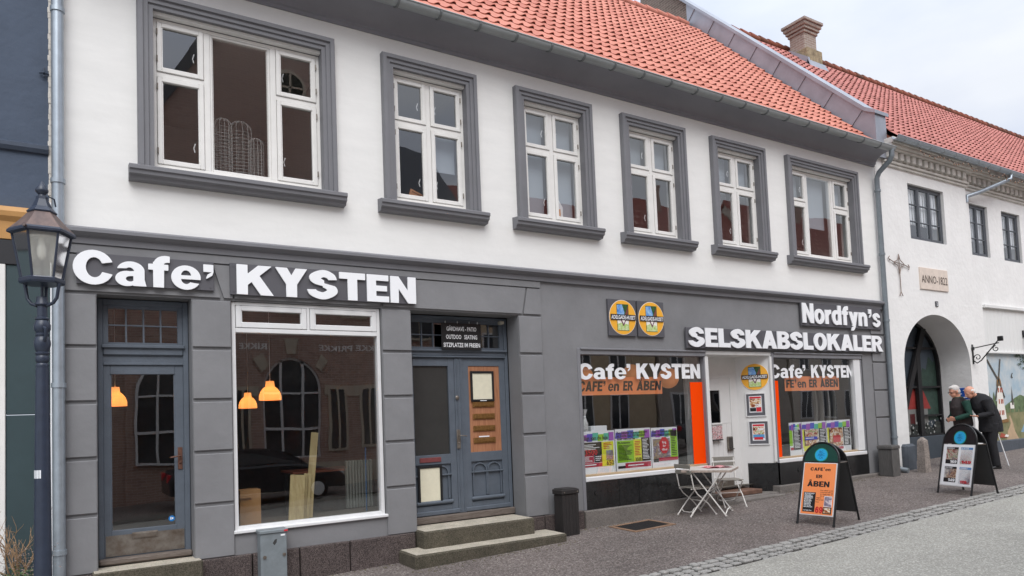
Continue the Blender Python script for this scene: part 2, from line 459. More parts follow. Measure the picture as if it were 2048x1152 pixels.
    G['n'] = (_D(_U(_B(0, 0, .27, .73), _E(.42, .44, .32, .31), _B(.47, 0, .74, .44)), _U(_B(.27, -.2, .47, .40), _E(.37, .40, .10, .13), _B(-.1, .73, .3, 1))), .74)
    G['r'] = (_U(_B(0, 0, .27, .73), _D(_I(_E(.42, .42, .36, .33), _B(.1, .40, .50, .9)), _E(.47, .34, .2, .20))), .50)
    G['d'] = (_U(_B(.48, 0, .75, 1), _D(_E(.35, .365, .35, .39), _E(.39, .365, .125, .19))), .75)
    G['y'] = (_U(_P((0, .73), (.29, .73), (.54, .02), (.28, .02)), _P((.49, .73), (.77, .73), (.50, -.10), (.25, -.02)),
                 _P((.06, -.27), (.05, -.07), (.26, -.07), (.32, .06), (.53, .0), (.44, -.19), (.32, -.27))), .77)
    G['’'] = (_U(_B(0, .74, .25, 1), _P((.25, .76), (.22, .62), (.08, .50), (.0, .57), (.10, .65), (.13, .76))), .25)
    G["'"] = (_P((.03, .62), (.17, .62), (.2, 1), (0, 1)), .20)
    G['-'] = (_B(0, .30, .36, .50), .36)
    G['.'] = (_B(0, 0, .26, .24), .26)
    G[','] = (_U(_B(0, 0, .26, .24), _P((.26, .02), (.10, -.2), (0, -.16), (.13, .02))), .26)
    G['0'] = (_D(_E(.36, .5, .36, .515), _E(.36, .5, .10, .32)), .72)
    G['1'] = (_U(_B(.22, 0, .50, 1), _P((0, .60), (0, .80), (.30, 1), (.45, 1), (.3, .68))), .52)
    six = _U(_D(_E(.37, .335, .37, .35), _E(.37, .32, .11, .155)), _I(_D(_E(.40, .5, .40, .515), _E(.44, .50, .16, .33)), _U(_B(-.1, .3, .26, .9), _B(-.1, .70, .72, 1.1))))
    G['6'] = (six, .76); G['9'] = (lambda X, Y: six(.76 - X, 1 - Y), .76)
    G['5'] = (_U(_B(.12, .78, .68, 1), _P((.05, .42), (.28, .42), (.38, 1), (.14, 1)),
                 _D(_D(_E(.36, .325, .37, .34), _E(.34, .325, .11, .14)), _B(-.1, .27, .22, .44))), .74)
    G['3'] = (_U(_D(_I(_E(.36, .74, .33, .27), _B(.0, .45, 1, 1.1)), _U(_E(.33, .74, .10, .09), _B(-.1, .50, .30, .70))),
                 _D(_D(_E(.36, .29, .36, .305), _E(.34, .29, .10, .11)), _B(-.1, .32, .28, .6))), .72)
    G['2'] = (_U(_B(0, 0, .70, .22), _D(_D(_E(.36, .70, .34, .315), _E(.34, .68, .09, .12)), _B(-.1, .30, .34, .62)), _P((0, .2), (.36, .2), (.70, .66), (.44, .60))), .70)
    G['4'] = (_U(_B(.42, 0, .68, 1), _B(0, .18, .78, .39), _P((0, .39), (.20, .39), (.52, 1), (.42, 1))), .78)
    G['7'] = (_U(_B(0, .78, .70, 1), _P((.15, 0), (.43, 0), (.70, .8), (.44, .8))), .70)
    G['8'] = (_U(_D(_E(.36, .75, .32, .265), _E(.36, .745, .09, .085)), _D(_E(.36, .285, .36, .30), _E(.36, .28, .10, .11))), .72)
    return G
GL = _glyphs()
def _contours(f, w):
    h = 0.0135
    xs = np.arange(-.12, w + .13, h); ys = np.arange(-.36, 1.42, h)
    X, Y = np.meshgrid(xs, ys, indexing='ij'); V = f(X, Y); V = np.where(np.abs(V) < 1e-7, 1e-7, V)
    In = V < 0
    seg = {}; pts = {}
    def pt(i, j, d):
        k = (i, j, d)
        if k not in pts:
            a = V[i, j]; b = V[i + 1, j] if d == 0 else V[i, j + 1]; t = a / (a - b)
            pts[k] = (xs[i] + (h * t if d == 0 else 0), ys[j] + (h * t if d == 1 else 0))
        return k
    c = In[:-1, :-1] * 1 + In[1:, :-1] * 2 + In[1:, 1:] * 4 + In[:-1, 1:] * 8
    T = {1: ((3, 0),), 2: ((0, 1),), 3: ((3, 1),), 4: ((1, 2),), 5: ((3, 0), (1, 2)), 6: ((0, 2),), 7: ((3, 2),), 8: ((2, 3),), 9: ((2, 0),),
         10: ((0, 1), (2, 3)), 11: ((2, 1),), 12: ((1, 3),), 13: ((1, 0),), 14: ((0, 3),)}
    for i, j in zip(*np.nonzero((c > 0) & (c < 15))):
        E4 = ((i, j, 0), (i + 1, j, 1), (i, j + 1, 0), (i, j, 1))
        for a, b in T[int(c[i, j])]:
            seg[pt(*E4[a])] = pt(*E4[b])
    loops = []
    while seg:
        k0, k = seg.popitem(); lp = [pts[k0]]
        while k != k0 and k in seg:
            lp.append(pts[k]); k = seg.pop(k)
        if len(lp) > 6: loops.append(_dp(lp))
    return loops
def _dp(p, tol=0.0035):
    def rec(a, b):
        if b - a < 2: return []
        x0, y0 = q[a]; x1, y1 = q[b]; L_ = math.hypot(x1 - x0, y1 - y0) or 1e-9; best = 0; bi = a
        for i in range(a + 1, b):
            d = abs((q[i][0] - x0) * (y1 - y0) - (q[i][1] - y0) * (x1 - x0)) / L_ if L_ > 1e-6 else math.hypot(q[i][0] - x0, q[i][1] - y0)
            if d > best: best = d; bi = i
        return rec(a, bi) + [bi] + rec(bi, b) if best > tol else []
    m = max(range(len(p)), key=lambda i: (p[i][0] - p[0][0]) ** 2 + (p[i][1] - p[0][1]) ** 2)
    q = p + [p[0]]
    return [q[i] for i in [0] + rec(0, m) + [m] + rec(m, len(p))]
def _cu2mesh(cu):
    o = bpy.data.objects.new('t', cu); COL.objects.link(o)
    dg = bpy.context.evaluated_depsgraph_get(); dg.update()
    me = bpy.data.meshes.new_from_object(o.evaluated_get(dg))
    r = ([tuple(v.co) for v in me.vertices], [tuple(p.vertices) for p in me.polygons])
    bpy.data.objects.remove(o); bpy.data.curves.remove(cu); bpy.data.meshes.remove(me)
    return r
_gc = {}
def glyph(ch, solid):
    k = (ch, solid)
    if k not in _gc:
        cu = bpy.data.curves.new('g', 'CURVE'); cu.dimensions = '2D'; cu.fill_mode = 'BOTH'
        if solid: cu.extrude = 0.5
        kk = ('c', ch)
        if kk not in _gc: _gc[kk] = _contours(*GL[ch])
        for lp in _gc[kk]:
            s = cu.splines.new('POLY'); s.points.add(len(lp) - 1); s.use_cyclic_u = True
            for i, (x, y) in enumerate(lp): s.points[i].co = (x, y, 0, 1)
        _gc[k] = _cu2mesh(cu)
    return _gc[k]
def heavy(text, x0, x1, z0, z1, gap=0.045, space=0.28, base=True, shear=0.0):
    """lay a word out between x0 and x1 with cap height z1-z0; yields (char, place) with place(gx, gy) -> (x, z)"""
    w = 0; lay = []
    for ch in text:
        if ch == ' ': w += space; continue
        lay.append((ch, w)); w += GL[ch][1] + gap
    w -= gap
    kx = (x1 - x0) / w; kz = (z1 - z0)
    return [(ch, (lambda gx, gy, o=o: (x0 + (o + gx + shear * gy) * kx, z0 + gy * kz))) for ch, o in lay]
def heavy_flat(mb, text, x0, x1, z0, z1, y, **k):
    for ch, pl in heavy(text, x0, x1, z0, z1, **k):
        vs, fs = glyph(ch, False)
        mb.add([(pl(v[0], v[1])[0], y, pl(v[0], v[1])[1]) for v in vs], fs)
    return mb
def heavy_solid(text, x0, x1, z0, z1, y0, y1, **k):
    out = []
    for ch, pl in heavy(text, x0, x1, z0, z1, **k):
        vs, fs = glyph(ch, True); mb = MB()
        mb.add([(pl(v[0], v[1])[0], (y0 + y1) / 2 - v[2] * (y1 - y0), pl(v[0], v[1])[1]) for v in vs], fs)
        out.append(mb)
    return out
_bc = {}
def small(mb, text, x, z, size, y, align='l', width=None, bold=0.012):
    """small print with the built-in typeface, standing in the xz plane"""
    k = (text, bold)
    if k not in _bc:
        cu = bpy.data.curves.new('t', 'FONT'); cu.body = text; cu.size = 1.0; cu.offset = bold; cu.resolution_u = 2
        _bc[k] = _cu2mesh(cu)
    vs, fs = _bc[k]
    if not vs: return mb
    a = min(v[0] for v in vs); b = max(v[0] for v in vs); kx = size
    if width: kx = width / (b - a)
    dx = x - a * kx
    if align == 'c': dx = x - (a + b) / 2 * kx
    if align == 'r': dx = x - b * kx
    mb.add([(dx + v[0] * kx, y, z + v[1] * size) for v in vs], fs)
    return mb
# ------------------------------------------------------------------ palette
WHITE = mat('white_render', (233, 232, 229), .85, var=.035, vs=1.4, bump=.2, bs=9, streak=(.8, 1, 3.5))
GREY = mat('grey_render', (127, 127, 129), .75, var=.10, vs=1.1, bump=.22, bs=10)
TRIM = mat('dark_grey_trim', (118, 118, 122), .6, var=.05, vs=3)
COVE = mat('dark_cove', (134, 134, 141), .65, var=.05, vs=2)
GROOVE = mat('groove_paint', (84, 83, 88), .8)
SASH = mat('white_sash_paint', (228, 226, 222), .45, var=.04, vs=5)
ALU = mat('white_metal_frame', (224, 224, 224), .4, var=.04, vs=4)
GLASS = glass('window_glass', 2.6, wob=.0025)
SHOPGLASS = glass('shop_glass', 2.6, wob=.002)
DOORP = mat('blue_grey_door_paint', (90, 98, 108), .5, var=.09, vs=6, bump=.15, bs=40)
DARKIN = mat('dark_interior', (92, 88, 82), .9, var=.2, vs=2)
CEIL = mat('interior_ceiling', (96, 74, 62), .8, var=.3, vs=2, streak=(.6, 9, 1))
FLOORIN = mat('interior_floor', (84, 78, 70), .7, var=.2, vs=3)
GRAN = speckle('granite_plinth', [(0, (62, 52, 50)), (.3, (84, 74, 72)), (.6, (105, 94, 90)), (.85, (50, 43, 43))], 140, .8, .3, (1.6, .75, 1.2))
CONC = speckle('concrete_plinth', [(0, (118, 112, 107)), (.4, (132, 126, 120)), (.75, (104, 99, 95))], 120, .9, .3, (2.5, .75, 1.15))
STEPTOP = speckle('lit_worn_tread', [(0, (186, 177, 161)), (.35, (198, 189, 174)), (.7, (172, 164, 147)), (.9, (150, 147, 124))], 110, .9, .3, (4, .7, 1.15))  # wear, with the light from above put into the tread colour
STEP = speckle('shaded_mossy_riser', [(0, (84, 78, 66)), (.35, (98, 91, 78)), (.7, (72, 68, 55)), (.9, (62, 62, 48))], 110, .9, .35, (4, .65, 1.15))  # moss, darkened further for the shade on the risers
BLACKG = mat('polished_black_granite', (34, 34, 35), .18, var=.35, vs=9)
ZINC = mat('zinc', (160, 165, 174), .45, metal=.5, var=.12, vs=2.2)
PIPE = mat('galvanised_pipe', (165, 174, 182), .4, metal=.6, var=.1, vs=7)
PIPEG = mat('painted_pipe', (128, 136, 142), .5, metal=.2, var=.1, vs=7)
GUT = mat('painted_gutter', (152, 157, 158), .35, var=.08, vs=5)
BLACK = mat('black_paint', (28, 28, 30), .45)
TILES = tiles_mat('clay_tiles', (198, 130, 112), (178, 108, 92), .2)
TILES2 = tiles_mat('old_clay_tiles', (182, 117, 108), (156, 97, 89), .35)
WOODP = mat('plywood_panel', (180, 126, 92), .6, var=.2, vs=3, c2=(150, 98, 68), streak=(14, 3, 1.2))
BRASS = mat('old_brass', (150, 112, 66), .38, metal=.7, var=.25, vs=30)
STEEL = mat('worn_steel', (140, 134, 126), .45, metal=.6, var=.15, vs=9, c2=(108, 96, 86))
WOODSILL = mat('weathered_sill', (122, 112, 104), .9, var=.3, vs=6, c2=(84, 74, 68), streak=(1.5, 20, 20))
PAPER = mat('yellowed_paper', (226, 220, 196), .8, var=.05, vs=12)
LETTER = mat('white_letter', (243, 244, 246), .45)
LETTERSIDE = LETTER
BOARDG = mat('grey_sign_board', (86, 85, 90), .6, var=.05, vs=4)
ORANGE = mat('orange_film', (255, 74, 0), .7, spec=.08)
INK = mat('black_ink', (24, 22, 24), .6)
RED = mat('red_ink', (205, 30, 45), .5)
CRIMSON = mat('crimson_ink', (180, 22, 62), .5)
YELL = mat('yellow_ink', (226, 226, 60), .5)
LIME = mat('lime_ink', (150, 205, 40), .5)
BLUE = mat('blue_ink', (60, 80, 200), .5)
PURP = mat('purple_ink', (160, 80, 185), .5)
TEAL = mat('teal_ink', (70, 185, 160), .5)
WPAPER = mat('white_paper', (236, 238, 242), .6)
FOOD1 = photo_mat('meat_photo', [(60, 30, 24), (150, 70, 40), (210, 170, 120), (240, 235, 225), (120, 40, 30)], 11)
FOOD2 = photo_mat('salad_photo', [(40, 60, 30), (190, 60, 40), (235, 225, 205), (120, 150, 60), (200, 120, 60)], 13)
FOOD3 = photo_mat('burger_photo', [(50, 40, 50), (190, 90, 50), (230, 190, 130), (90, 50, 40)], 10)
FOOD4 = photo_mat('dessert_photo', [(120, 110, 130), (150, 140, 155), (230, 215, 215), (170, 40, 50)], 8)
ROOMPHOTO = photo_mat('room_photo', [(90, 80, 70), (170, 150, 120), (110, 100, 130), (225, 215, 200)], 12)

# ------------------------------------------------------------------ pantiles
def pantiles(x0, x1, y0, z0, pitch, length, tw=0.208, course=0.365, seed=1, M=None):
    """courses of S-shaped tiles with real laps; bottom edge at (y0,z0), rising towards +y"""
    rnd = random.Random(seed); mb = MB(M)
    cy, cz = math.cos(pitch), math.sin(pitch); ny, nz = -math.sin(pitch), math.cos(pitch)
    prof = ((0, .004), (.14, -.003), (.34, -.004), (.50, .0), (.60, .012), (.70, .026), (.80, .036), (.90, .033), (1.0, .016))
    n = len(prof); nt_ = int((x1 - x0) / tw); nc = int(length / course)
    for j in range(nc):
        s0 = j * course; s1 = min(length, s0 + course + 0.07)
        for i in range(nt_):
            xo = x0 + i * tw; dz = rnd.uniform(-.003, .003); ds = rnd.uniform(-.012, .012); dx = rnd.uniform(-.004, .004); mb.rnd = rnd.random()
            vs = []
            for (s, lift, k) in ((s0 + ds, 0.024 + dz, 1.0), (s1, 0.004 + dz * .3, .30)):
                for t, h in prof:
                    vs.append((xo + dx + t * tw, y0 + s * cy + (lift + h * k) * ny, z0 + s * cz + (lift + h * k) * nz))
            fs = [(k, k + 1, n + k + 1, n + k) for k in range(n - 1)]
            for t, h in prof:                                 # thickness of the lower edge
                hh = 0.024 + dz + h - (0.022 if t < .55 else .012)
                vs.append((xo + dx + t * tw, y0 + (s0 + ds) * cy + hh * ny, z0 + (s0 + ds) * cz + hh * nz))
            fs += [(2 * n + k, 2 * n + k + 1, k + 1, k) for k in range(n - 1)]
            vs.append((xo + dx + tw, y0 + (s0 + ds) * cy + .006 * ny, z0 + (s0 + ds) * cz + .006 * nz)); vs.append((xo + dx + tw, y0 + s1 * cy, z0 + s1 * cz))
            fs.append((n - 1, 3 * n, 3 * n + 1, 2 * n - 1))
            mb.add(vs, fs)
    return mb

def wall_with_holes(mb, x0, x1, z0, z1, y0, y1, holes):
    xs = sorted({x0, x1, *[h[0] for h in holes], *[h[1] for h in holes]}); zs = sorted({z0, z1, *[h[2] for h in holes], *[h[3] for h in holes]})
    xs = [x for x in xs if x0 <= x <= x1]; zs = [z for z in zs if z0 <= z <= z1]
    def solid(i, j):
        if i < 0 or j < 0 or i >= len(xs) - 1 or j >= len(zs) - 1: return False
        cx, cz = (xs[i] + xs[i + 1]) / 2, (zs[j] + zs[j + 1]) / 2
        return not any(h[0] < cx < h[1] and h[2] < cz < h[3] for h in holes)
    for i in range(len(xs) - 1):
        for j in range(len(zs) - 1):
            if not solid(i, j): continue
            a, b, c, d = xs[i], xs[i + 1], zs[j], zs[j + 1]
            mb.add([(a, y0, c), (b, y0, c), (b, y0, d), (a, y0, d)], [(0, 1, 2, 3)])
            mb.add([(a, y1, c), (b, y1, c), (b, y1, d), (a, y1, d)], [(3, 2, 1, 0)])
            if not solid(i - 1, j): mb.add([(a, y0, c), (a, y1, c), (a, y1, d), (a, y0, d)], [(3, 2, 1, 0)])
            if not solid(i + 1, j): mb.add([(b, y0, c), (b, y1, c), (b, y1, d), (b, y0, d)], [(0, 1, 2, 3)])
            if not solid(i, j - 1): mb.add([(a, y0, c), (b, y0, c), (b, y1, c), (a, y1, c)], [(3, 2, 1, 0)])
            if not solid(i, j + 1): mb.add([(a, y0, d), (b, y0, d), (b, y1, d), (a, y1, d)], [(0, 1, 2, 3)])

def profile_frame(mb, x0, x1, z0, z1, steps, sides='LRT'):
    """mitred moulding round an opening (x0..x1, ..z1); steps: (distance outwards, y front) polyline"""
    for side in sides:
        for (d0, ya), (d1, yb) in zip(steps[:-1], steps[1:]):
            if side == 'L': q = [(x0 - d0, ya, z0), (x0 - d1, yb, z0), (x0 - d1, yb, z1 + d1), (x0 - d0, ya, z1 + d0)]
            elif side == 'R': q = [(x1 + d0, ya, z0), (x1 + d1, yb, z0), (x1 + d1, yb, z1 + d1), (x1 + d0, ya, z1 + d0)]
            else: q = [(x0 - d0, ya, z1 + d0), (x1 + d0, ya, z1 + d0), (x1 + d1, yb, z1 + d1), (x0 - d1, yb, z1 + d1)]
            mb.add(q, [(0, 1, 2, 3)])

# ------------------------------------------------------------------ the cafe building
X0, X1 = -0.06, 15.62
cafe = thing('cafe_building', 'long two-storey town house, white above and dark grey below, with orange pantile roof', 'building', (7.8, 0, gz(7.8)))
WIN = [(0.86, 2.86), (3.86, 5.02), (6.03, 7.20), (8.18, 9.35), (10.37, 11.55), (12.56, 14.66)]
WZ0, WZ1 = 4.76, 6.60
mb = MB(); wall_with_holes(mb, X0, X1, 3.90, 7.30, 0.0, 0.30, [(a, b, WZ0, WZ1) for a, b in WIN]); mb.build('upper_wall', WHITE, cafe)

# ground floor
HOLES = [(0.28, 1.24, 0.05, 3.24), (1.68, 3.60, 0.47, 3.24), (4.03, 5.80, 0.15, 3.24), (6.90, 14.66, 0.17, 2.76)]
mb = MB(); wall_with_holes(mb, X0, X1, 0.19, 3.90, 0.0, 0.32, HOLES); mb.build('ground_floor_wall', GREY, cafe)
# rusticated blocks, standing 22 mm proud with open joints
def blocks(x0, x1, zs, top, bot=0.2):
    mb = MB(); edges = [bot] + list(zs) + [top]
    for a, b in zip(edges[:-1], edges[1:]):
        mb.box(x0, x1, -0.028, -0.002, a + (0.019 if a != bot else 0), b - 0.019, 0.008)
    return mb
ZG = (0.82, 1.43, 2.04, 2.65)
for (a, b, bo) in ((-0.055, 0.275, .2), (1.245, 1.675, .2), (3.605, 4.025, .2), (5.805, 6.215, .2)):
    blocks(a, b, ZG, 3.245, bo).build('pilaster', GREY, cafe)
blocks(15.02, 15.56, (1.37, 1.97, 2.59, 3.2), 3.72, .2).build('pilaster', GREY, cafe)
mb = MB()
for poly in ([(-.055, 3.265), (1.56, 3.265), (1.44, 3.66), (-.055, 3.66)], [(1.60, 3.265), (1.70, 3.265), (1.70, 3.66), (1.48, 3.66)],
             [(1.72, 3.265), (3.58, 3.265), (3.70, 3.66), (1.72, 3.66)], [(3.62, 3.265), (5.86, 3.265), (5.94, 3.66), (3.74, 3.66)],
             [(5.89, 3.265), (6.215, 3.265), (6.215, 3.66), (5.97, 3.66)], [(-.055, 3.68), (6.215, 3.68), (6.215, 3.775), (-.055, 3.775)]):
    mb.prism(poly, -.028, -.002)
mb.build('lintel', GREY, cafe)
# string course between the storeys
mb = MB(); prof = [(0.0, 3.775), (-.045, 3.785), (-.05, 3.85), (-.085, 3.868), (-.125, 3.90), (-.125, 3.935), (-.10, 3.952), (0.0, 3.985)]
mb.prism(prof, X0 - .04, X1 - .02, 'yz'); mb.build('string_course', TRIM, cafe)
# cove under the eaves, soffit
mb = MB(); prof = [(0.0, 7.06), (-.03, 7.06), (-.035, 7.10), (-.06, 7.11)]
for k in range(9):
    t = k / 8 * math.pi / 2
    prof.append((-.40 + .34 * math.cos(t), 7.11 + .20 * math.sin(t)))
prof += [(-.43, 7.32), (-.43, 7.37), (0.2, 7.37), (0.2, 7.06)]
mb.prism(prof, X0, X1 - .02, 'yz'); mb.build('cove_cornice', COVE, cafe, smooth=30)
# roof
PITCH = R(45.7)
rf = pantiles(X0 + .02, X1 - .03, -.33, 7.347, PITCH, 7.88, seed=3).build('roof', TILES, cafe, smooth=50)
mb = MB(); mb.prism([(-.18, 7.40), (5.28, 13.0), (11, 7.3), (10.9, 7.2), (5.28, 12.85), (.0, 7.40)], X0, X1 - .02, 'yz'); mb.build('roof_deck', mat('roof_deck', (120, 70, 55), .9), cafe)
mb = MB()
for i in range(38):
    x = X0 + i * .41
    mb.tube([(x, 5.28, 13.08), (x + .45, 5.28, 13.05)], [.115, .10], 10); 
mb.build('ridge_tiles', TILES, cafe, smooth=50)
# gutter with brackets
def gutter(mb, x0, x1, y, z, r=0.085, n=8):
    ring = [(y + r * math.cos(math.pi + math.pi * k / n), z + r * math.sin(math.pi + math.pi * k / n)) for k in range(n + 1)]
    inn = [(y + (r - .012) * math.cos(math.pi + math.pi * k / n), z + (r - .012) * math.sin(math.pi + math.pi * k / n)) for k in range(n, -1, -1)]
    mb.prism(ring + inn, x0, x1, 'yz')
    mb.tube([(x0, y - r, z), (x1, y - r, z)], .011, 6)
mb = MB(); gutter(mb, X0, X1 - .02, -.47, 7.345); gu = mb.build('gutter', GUT, cafe, smooth=40)
mb = MB()
for i in range(25):
    x = .0 + i * .625; mb = MB()
    mb.prism([(-.47 + .100 * math.cos(math.pi + math.pi * k / 8), 7.345 + .100 * math.sin(math.pi + math.pi * k / 8)) for k in range(9)] +
             [(-.47 + .084 * math.cos(math.pi + math.pi * k / 8), 7.345 + .084 * math.sin(math.pi + math.pi * k / 8)) for k in range(8, -1, -1)], x, x + .03, 'yz'); mb.build('gutter_bracket', mat('bracket_grey', (112, 116, 117), .5), gu)
# fire wall with zinc cladding at the right end
PX0, PX1 = 15.62, 16.06
mb = MB(); mb.prism([(-.10, 7.30), (-.10, 8.30), (.10, 8.44), (5.35, 13.80), (5.35, 12.9), (0.3, 7.4)], PX0 + .01, PX1, 'yz')
for k in range(0, 8):                                       # standing seams
    y = .16 + 5.2 * k / 7.5; z = 8.50 + 5.3 * k / 7.5
    mb.prism([(y - .009, z), (y + .009, z + .0), (y + .60, z - .58), (y + .58, z - .58)], PX0 - .012, PX0 + .015, 'yz')
zw = mb.build('fire_wall', ZINC, cafe)
mb = MB(); mb.prism([(-.14, 8.28), (-.14, 8.36), (.09, 8.50), (7.3, 15.84), (7.3, 15.75), (.12, 8.42)], PX0 - .05, PX1 + .06, 'yz'); mb.build('coping', ZINC, zw)
mb = MB(); mb.prism([(5.35, 12.7), (5.35, 13.76), (7.2, 15.62), (7.5, 12.7)], PX0 + .03, PX1 - .02, 'yz')
mb.build('gable_brickwork', bricks('lichen_brick', (128, 112, 104), (104, 92, 84), (150, 142, 130), 1, 'yz', .5), cafe)

# ---------------------------------------------------------------- upper windows
SUR = [(-.005, 0.10), (-.005, -.055), (.045, -.055), (.05, -.075), (.10, -.075), (.105, -.10), (.155, -.10), (.165, -.085), (.165, 0.0)]
def sash(mb, x0, x1, z0, z1, y=.07, w=.052, d=.045):
    mb.box(x0, x0 + w, y, y + d, z0, z1, .006); mb.box(x1 - w, x1, y, y + d, z0, z1, .006)
    mb.box(x0 + w, x1 - w, y, y + d, z0, z0 + w * 1.1, .006); mb.box(x0 + w, x1 - w, y, y + d, z1 - w, z1, .006)
    mb.box(x0 + w, x0 + w + .012, y + .012, y + d, z0 + w, z1 - w); mb.box(x1 - w - .012, x1 - w, y + .012, y + d, z0 + w, z1 - w)
BLIND = mat('roller_blind', (158, 165, 174), .8)
HANDLE = mat('window_handle', (225, 225, 225), .3)
def upper_window(a, b, wide, blinds):
    yF = .075
    mb = MB(); f = .05
    mb.box(a + .005, a + f, yF, yF + .12, WZ0 + .01, WZ1 - .01, .004); mb.box(b - f, b - .005, yF, yF + .12, WZ0 + .01, WZ1 - .01, .004)
    mb.box(a + f, b - f, yF, yF + .12, WZ0 + .01, WZ0 + f + .02, .004); mb.box(a + f, b - f, yF, yF + .12, WZ1 - f, WZ1 - .01, .004)
    zt = WZ0 + 1.155                                          # transom
    if wide:
        cols = [(a + f, a + .57), (a + .64, b - .64), (b - .57, b - f)]; mull = [(a + .57, a + .64), (b - .64, b - .57)]; tr = [cols[0], cols[2]]
    else:
        c = (a + b) / 2; cols = [(a + f, c - .035), (c + .035, b - f)]; mull = [(c - .035, c + .035)]; tr = cols
    for (p, q) in mull: mb.box(p, q, yF + .002, yF + .118, WZ0 + f + .02, WZ1 - f, .004)
    for (p, q) in tr: mb.box(p, q, yF + .004, yF + .118, zt - .03, zt + .03, .004)
    w = mb.build('window', SASH, cafe)
    mb = MB(); profile_frame(mb, a, b, WZ0 - .02, WZ1 + .04, SUR); mb.build('surround', TRIM, w)
    mb = MB(); xl, xr = a - .26, b + .26                      # sill: moulded ledge
    prof = [(0.0, 4.555), (-.10, 4.565), (-.115, 4.60), (-.15, 4.615), (-.155, 4.655), (-.175, 4.665), (-.175, 4.705), (-.15, 4.72), (0.10, 4.755), (.10, 4.555)]
    mb.prism(prof, xl, xr, 'yz'); mb.build('sill', TRIM, w)
    mb = MB(); mb.box(a - .02, b + .02, yF, .27, WZ1 - .012, WZ1 + .035); mb.build('head_lining', TRIM, w)
    k = 0
    for ci, (p, q) in enumerate(cols):
        cells = [(WZ0 + f + .02, WZ1 - f)] if wide and ci == 1 else [(WZ0 + f + .02, zt - .03), (zt + .03, WZ1 - f)]
        for (u, v) in cells:
            tall = v - u > 1.3
            mb = MB()
            if tall: sash(mb, p, q, u, v, y=yF + .012, w=.028)
            else: sash(mb, p + .004, q - .004, u + .004, v - .004, y=yF - .012)
            s = mb.build('sash', SASH, w)
            g = .04 if tall else .055
            tilt = random.uniform(-.0012, .0012)
            mb = MB(); yy = yF + .022
            mb.add([(p + g - .015, yy + tilt, u + g - .015), (q - g + .015, yy - tilt, u + g - .015), (q - g + .015, yy - tilt * .5, v - g + .015), (p + g - .015, yy + tilt * .5, v - g + .015)], [(0, 1, 2, 3)])
            mb.build('pane', GLASS, w)
            if not tall:                                     # stay hook inside the glass and hinges outside
                mb = MB(); hx = q - g - .05 if ci == 0 else p + g + .05; hz = u + .22
                mb.tube([(hx, yy + .03, hz), (hx - .012, yy + .035, hz + .05), (hx + .006, yy + .03, hz + .11)], .007, 6); mb.build('handle', HANDLE, w)
                mb = MB(); hx = p + .004 if ci == 0 else q - .004
                for hz in (u + .12, v - .16): mb.cyl((hx, yF - .018, hz), (hx, yF - .018, hz + .07), .009, n=8)
                mb.build('hinge', STEEL, w)
            bl = blinds(ci, v > 6.3)
            if bl:
                mb = MB(); mb.box(p + .03, q - .03, .255, .262, v - bl * (v - u), v); mb.build('blind', BLIND, w)
    return w
upper_window(*WIN[0], True, lambda c, t: 0)
upper_window(*WIN[1], False, lambda c, t: .0 if c == 0 else (.0 if t else .5))
upper_window(*WIN[2], False, lambda c, t: .97)
upper_window(*WIN[3], False, lambda c, t: .95 if t else .0)
upper_window(*WIN[4], False, lambda c, t: .95 if t else .12)
upper_window(*WIN[5], True, lambda c, t: (.62 if c == 1 else .95) if t else .0)
# rooms behind the glass
mb = MB(); y1 = 4.6
mb.add([(X0, .32, 4.1), (X1, .32, 4.1), (X1, y1, 4.1), (X0, y1, 4.1), (X0, .32, 7.1), (X1, .32, 7.1), (X1, y1, 7.1), (X0, y1, 7.1)],
       [(0, 1, 2, 3), (4, 7, 6, 5), (2, 6, 7, 3), (1, 5, 6, 2), (0, 3, 7, 4)])
for x in (3.3, 5.5, 7.7, 9.9, 12.1): mb.box(x, x + .1, .32, y1, 4.1, 7.1)
mb.build('upstairs_rooms', mat('upstairs_wall', (176, 174, 170), .9), cafe, fix=False)
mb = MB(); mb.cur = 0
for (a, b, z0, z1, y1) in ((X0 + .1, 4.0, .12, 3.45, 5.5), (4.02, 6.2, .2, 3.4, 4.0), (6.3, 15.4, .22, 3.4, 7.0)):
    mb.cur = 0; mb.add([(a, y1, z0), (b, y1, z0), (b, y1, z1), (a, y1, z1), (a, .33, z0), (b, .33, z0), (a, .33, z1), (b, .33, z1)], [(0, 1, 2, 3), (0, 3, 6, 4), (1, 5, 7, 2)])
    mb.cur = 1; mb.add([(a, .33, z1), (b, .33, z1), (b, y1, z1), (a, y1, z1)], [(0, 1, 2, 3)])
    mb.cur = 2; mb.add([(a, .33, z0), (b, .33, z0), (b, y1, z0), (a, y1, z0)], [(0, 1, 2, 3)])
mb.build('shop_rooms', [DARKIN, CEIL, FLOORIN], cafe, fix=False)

# ---------------------------------------------------------------- plinth
mb = MB()
for (a, b) in ((-.06, .27), (1.25, 1.86), (1.875, 2.42), (2.435, 3.06), (3.075, 3.98), (5.7, 6.10), (6.115, 6.85)):
    mb = MB(); mb.box(a, b, -.065, .2, gz(a) - .12, .195, .01); mb.build('plinth', GRAN, cafe)
mb = MB()
for (a, b) in ((6.86, 9.90), (11.55, 15.58)):
    mb.box(a, b, -.09, .2, gz(a) - .12, .185, .012)
mb.box(9.91, 11.54, -.07, .7, -.2, .075, .01)
mb.build('shop_plinth', CONC, cafe)

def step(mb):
    top = max(p[2] for p in mb.v); mb.m = [1 if all(mb.v[i][2] > top - 1e-4 for i in f) else 0 for f in mb.f]; mb.build('step', [STEP, STEPTOP], cafe)
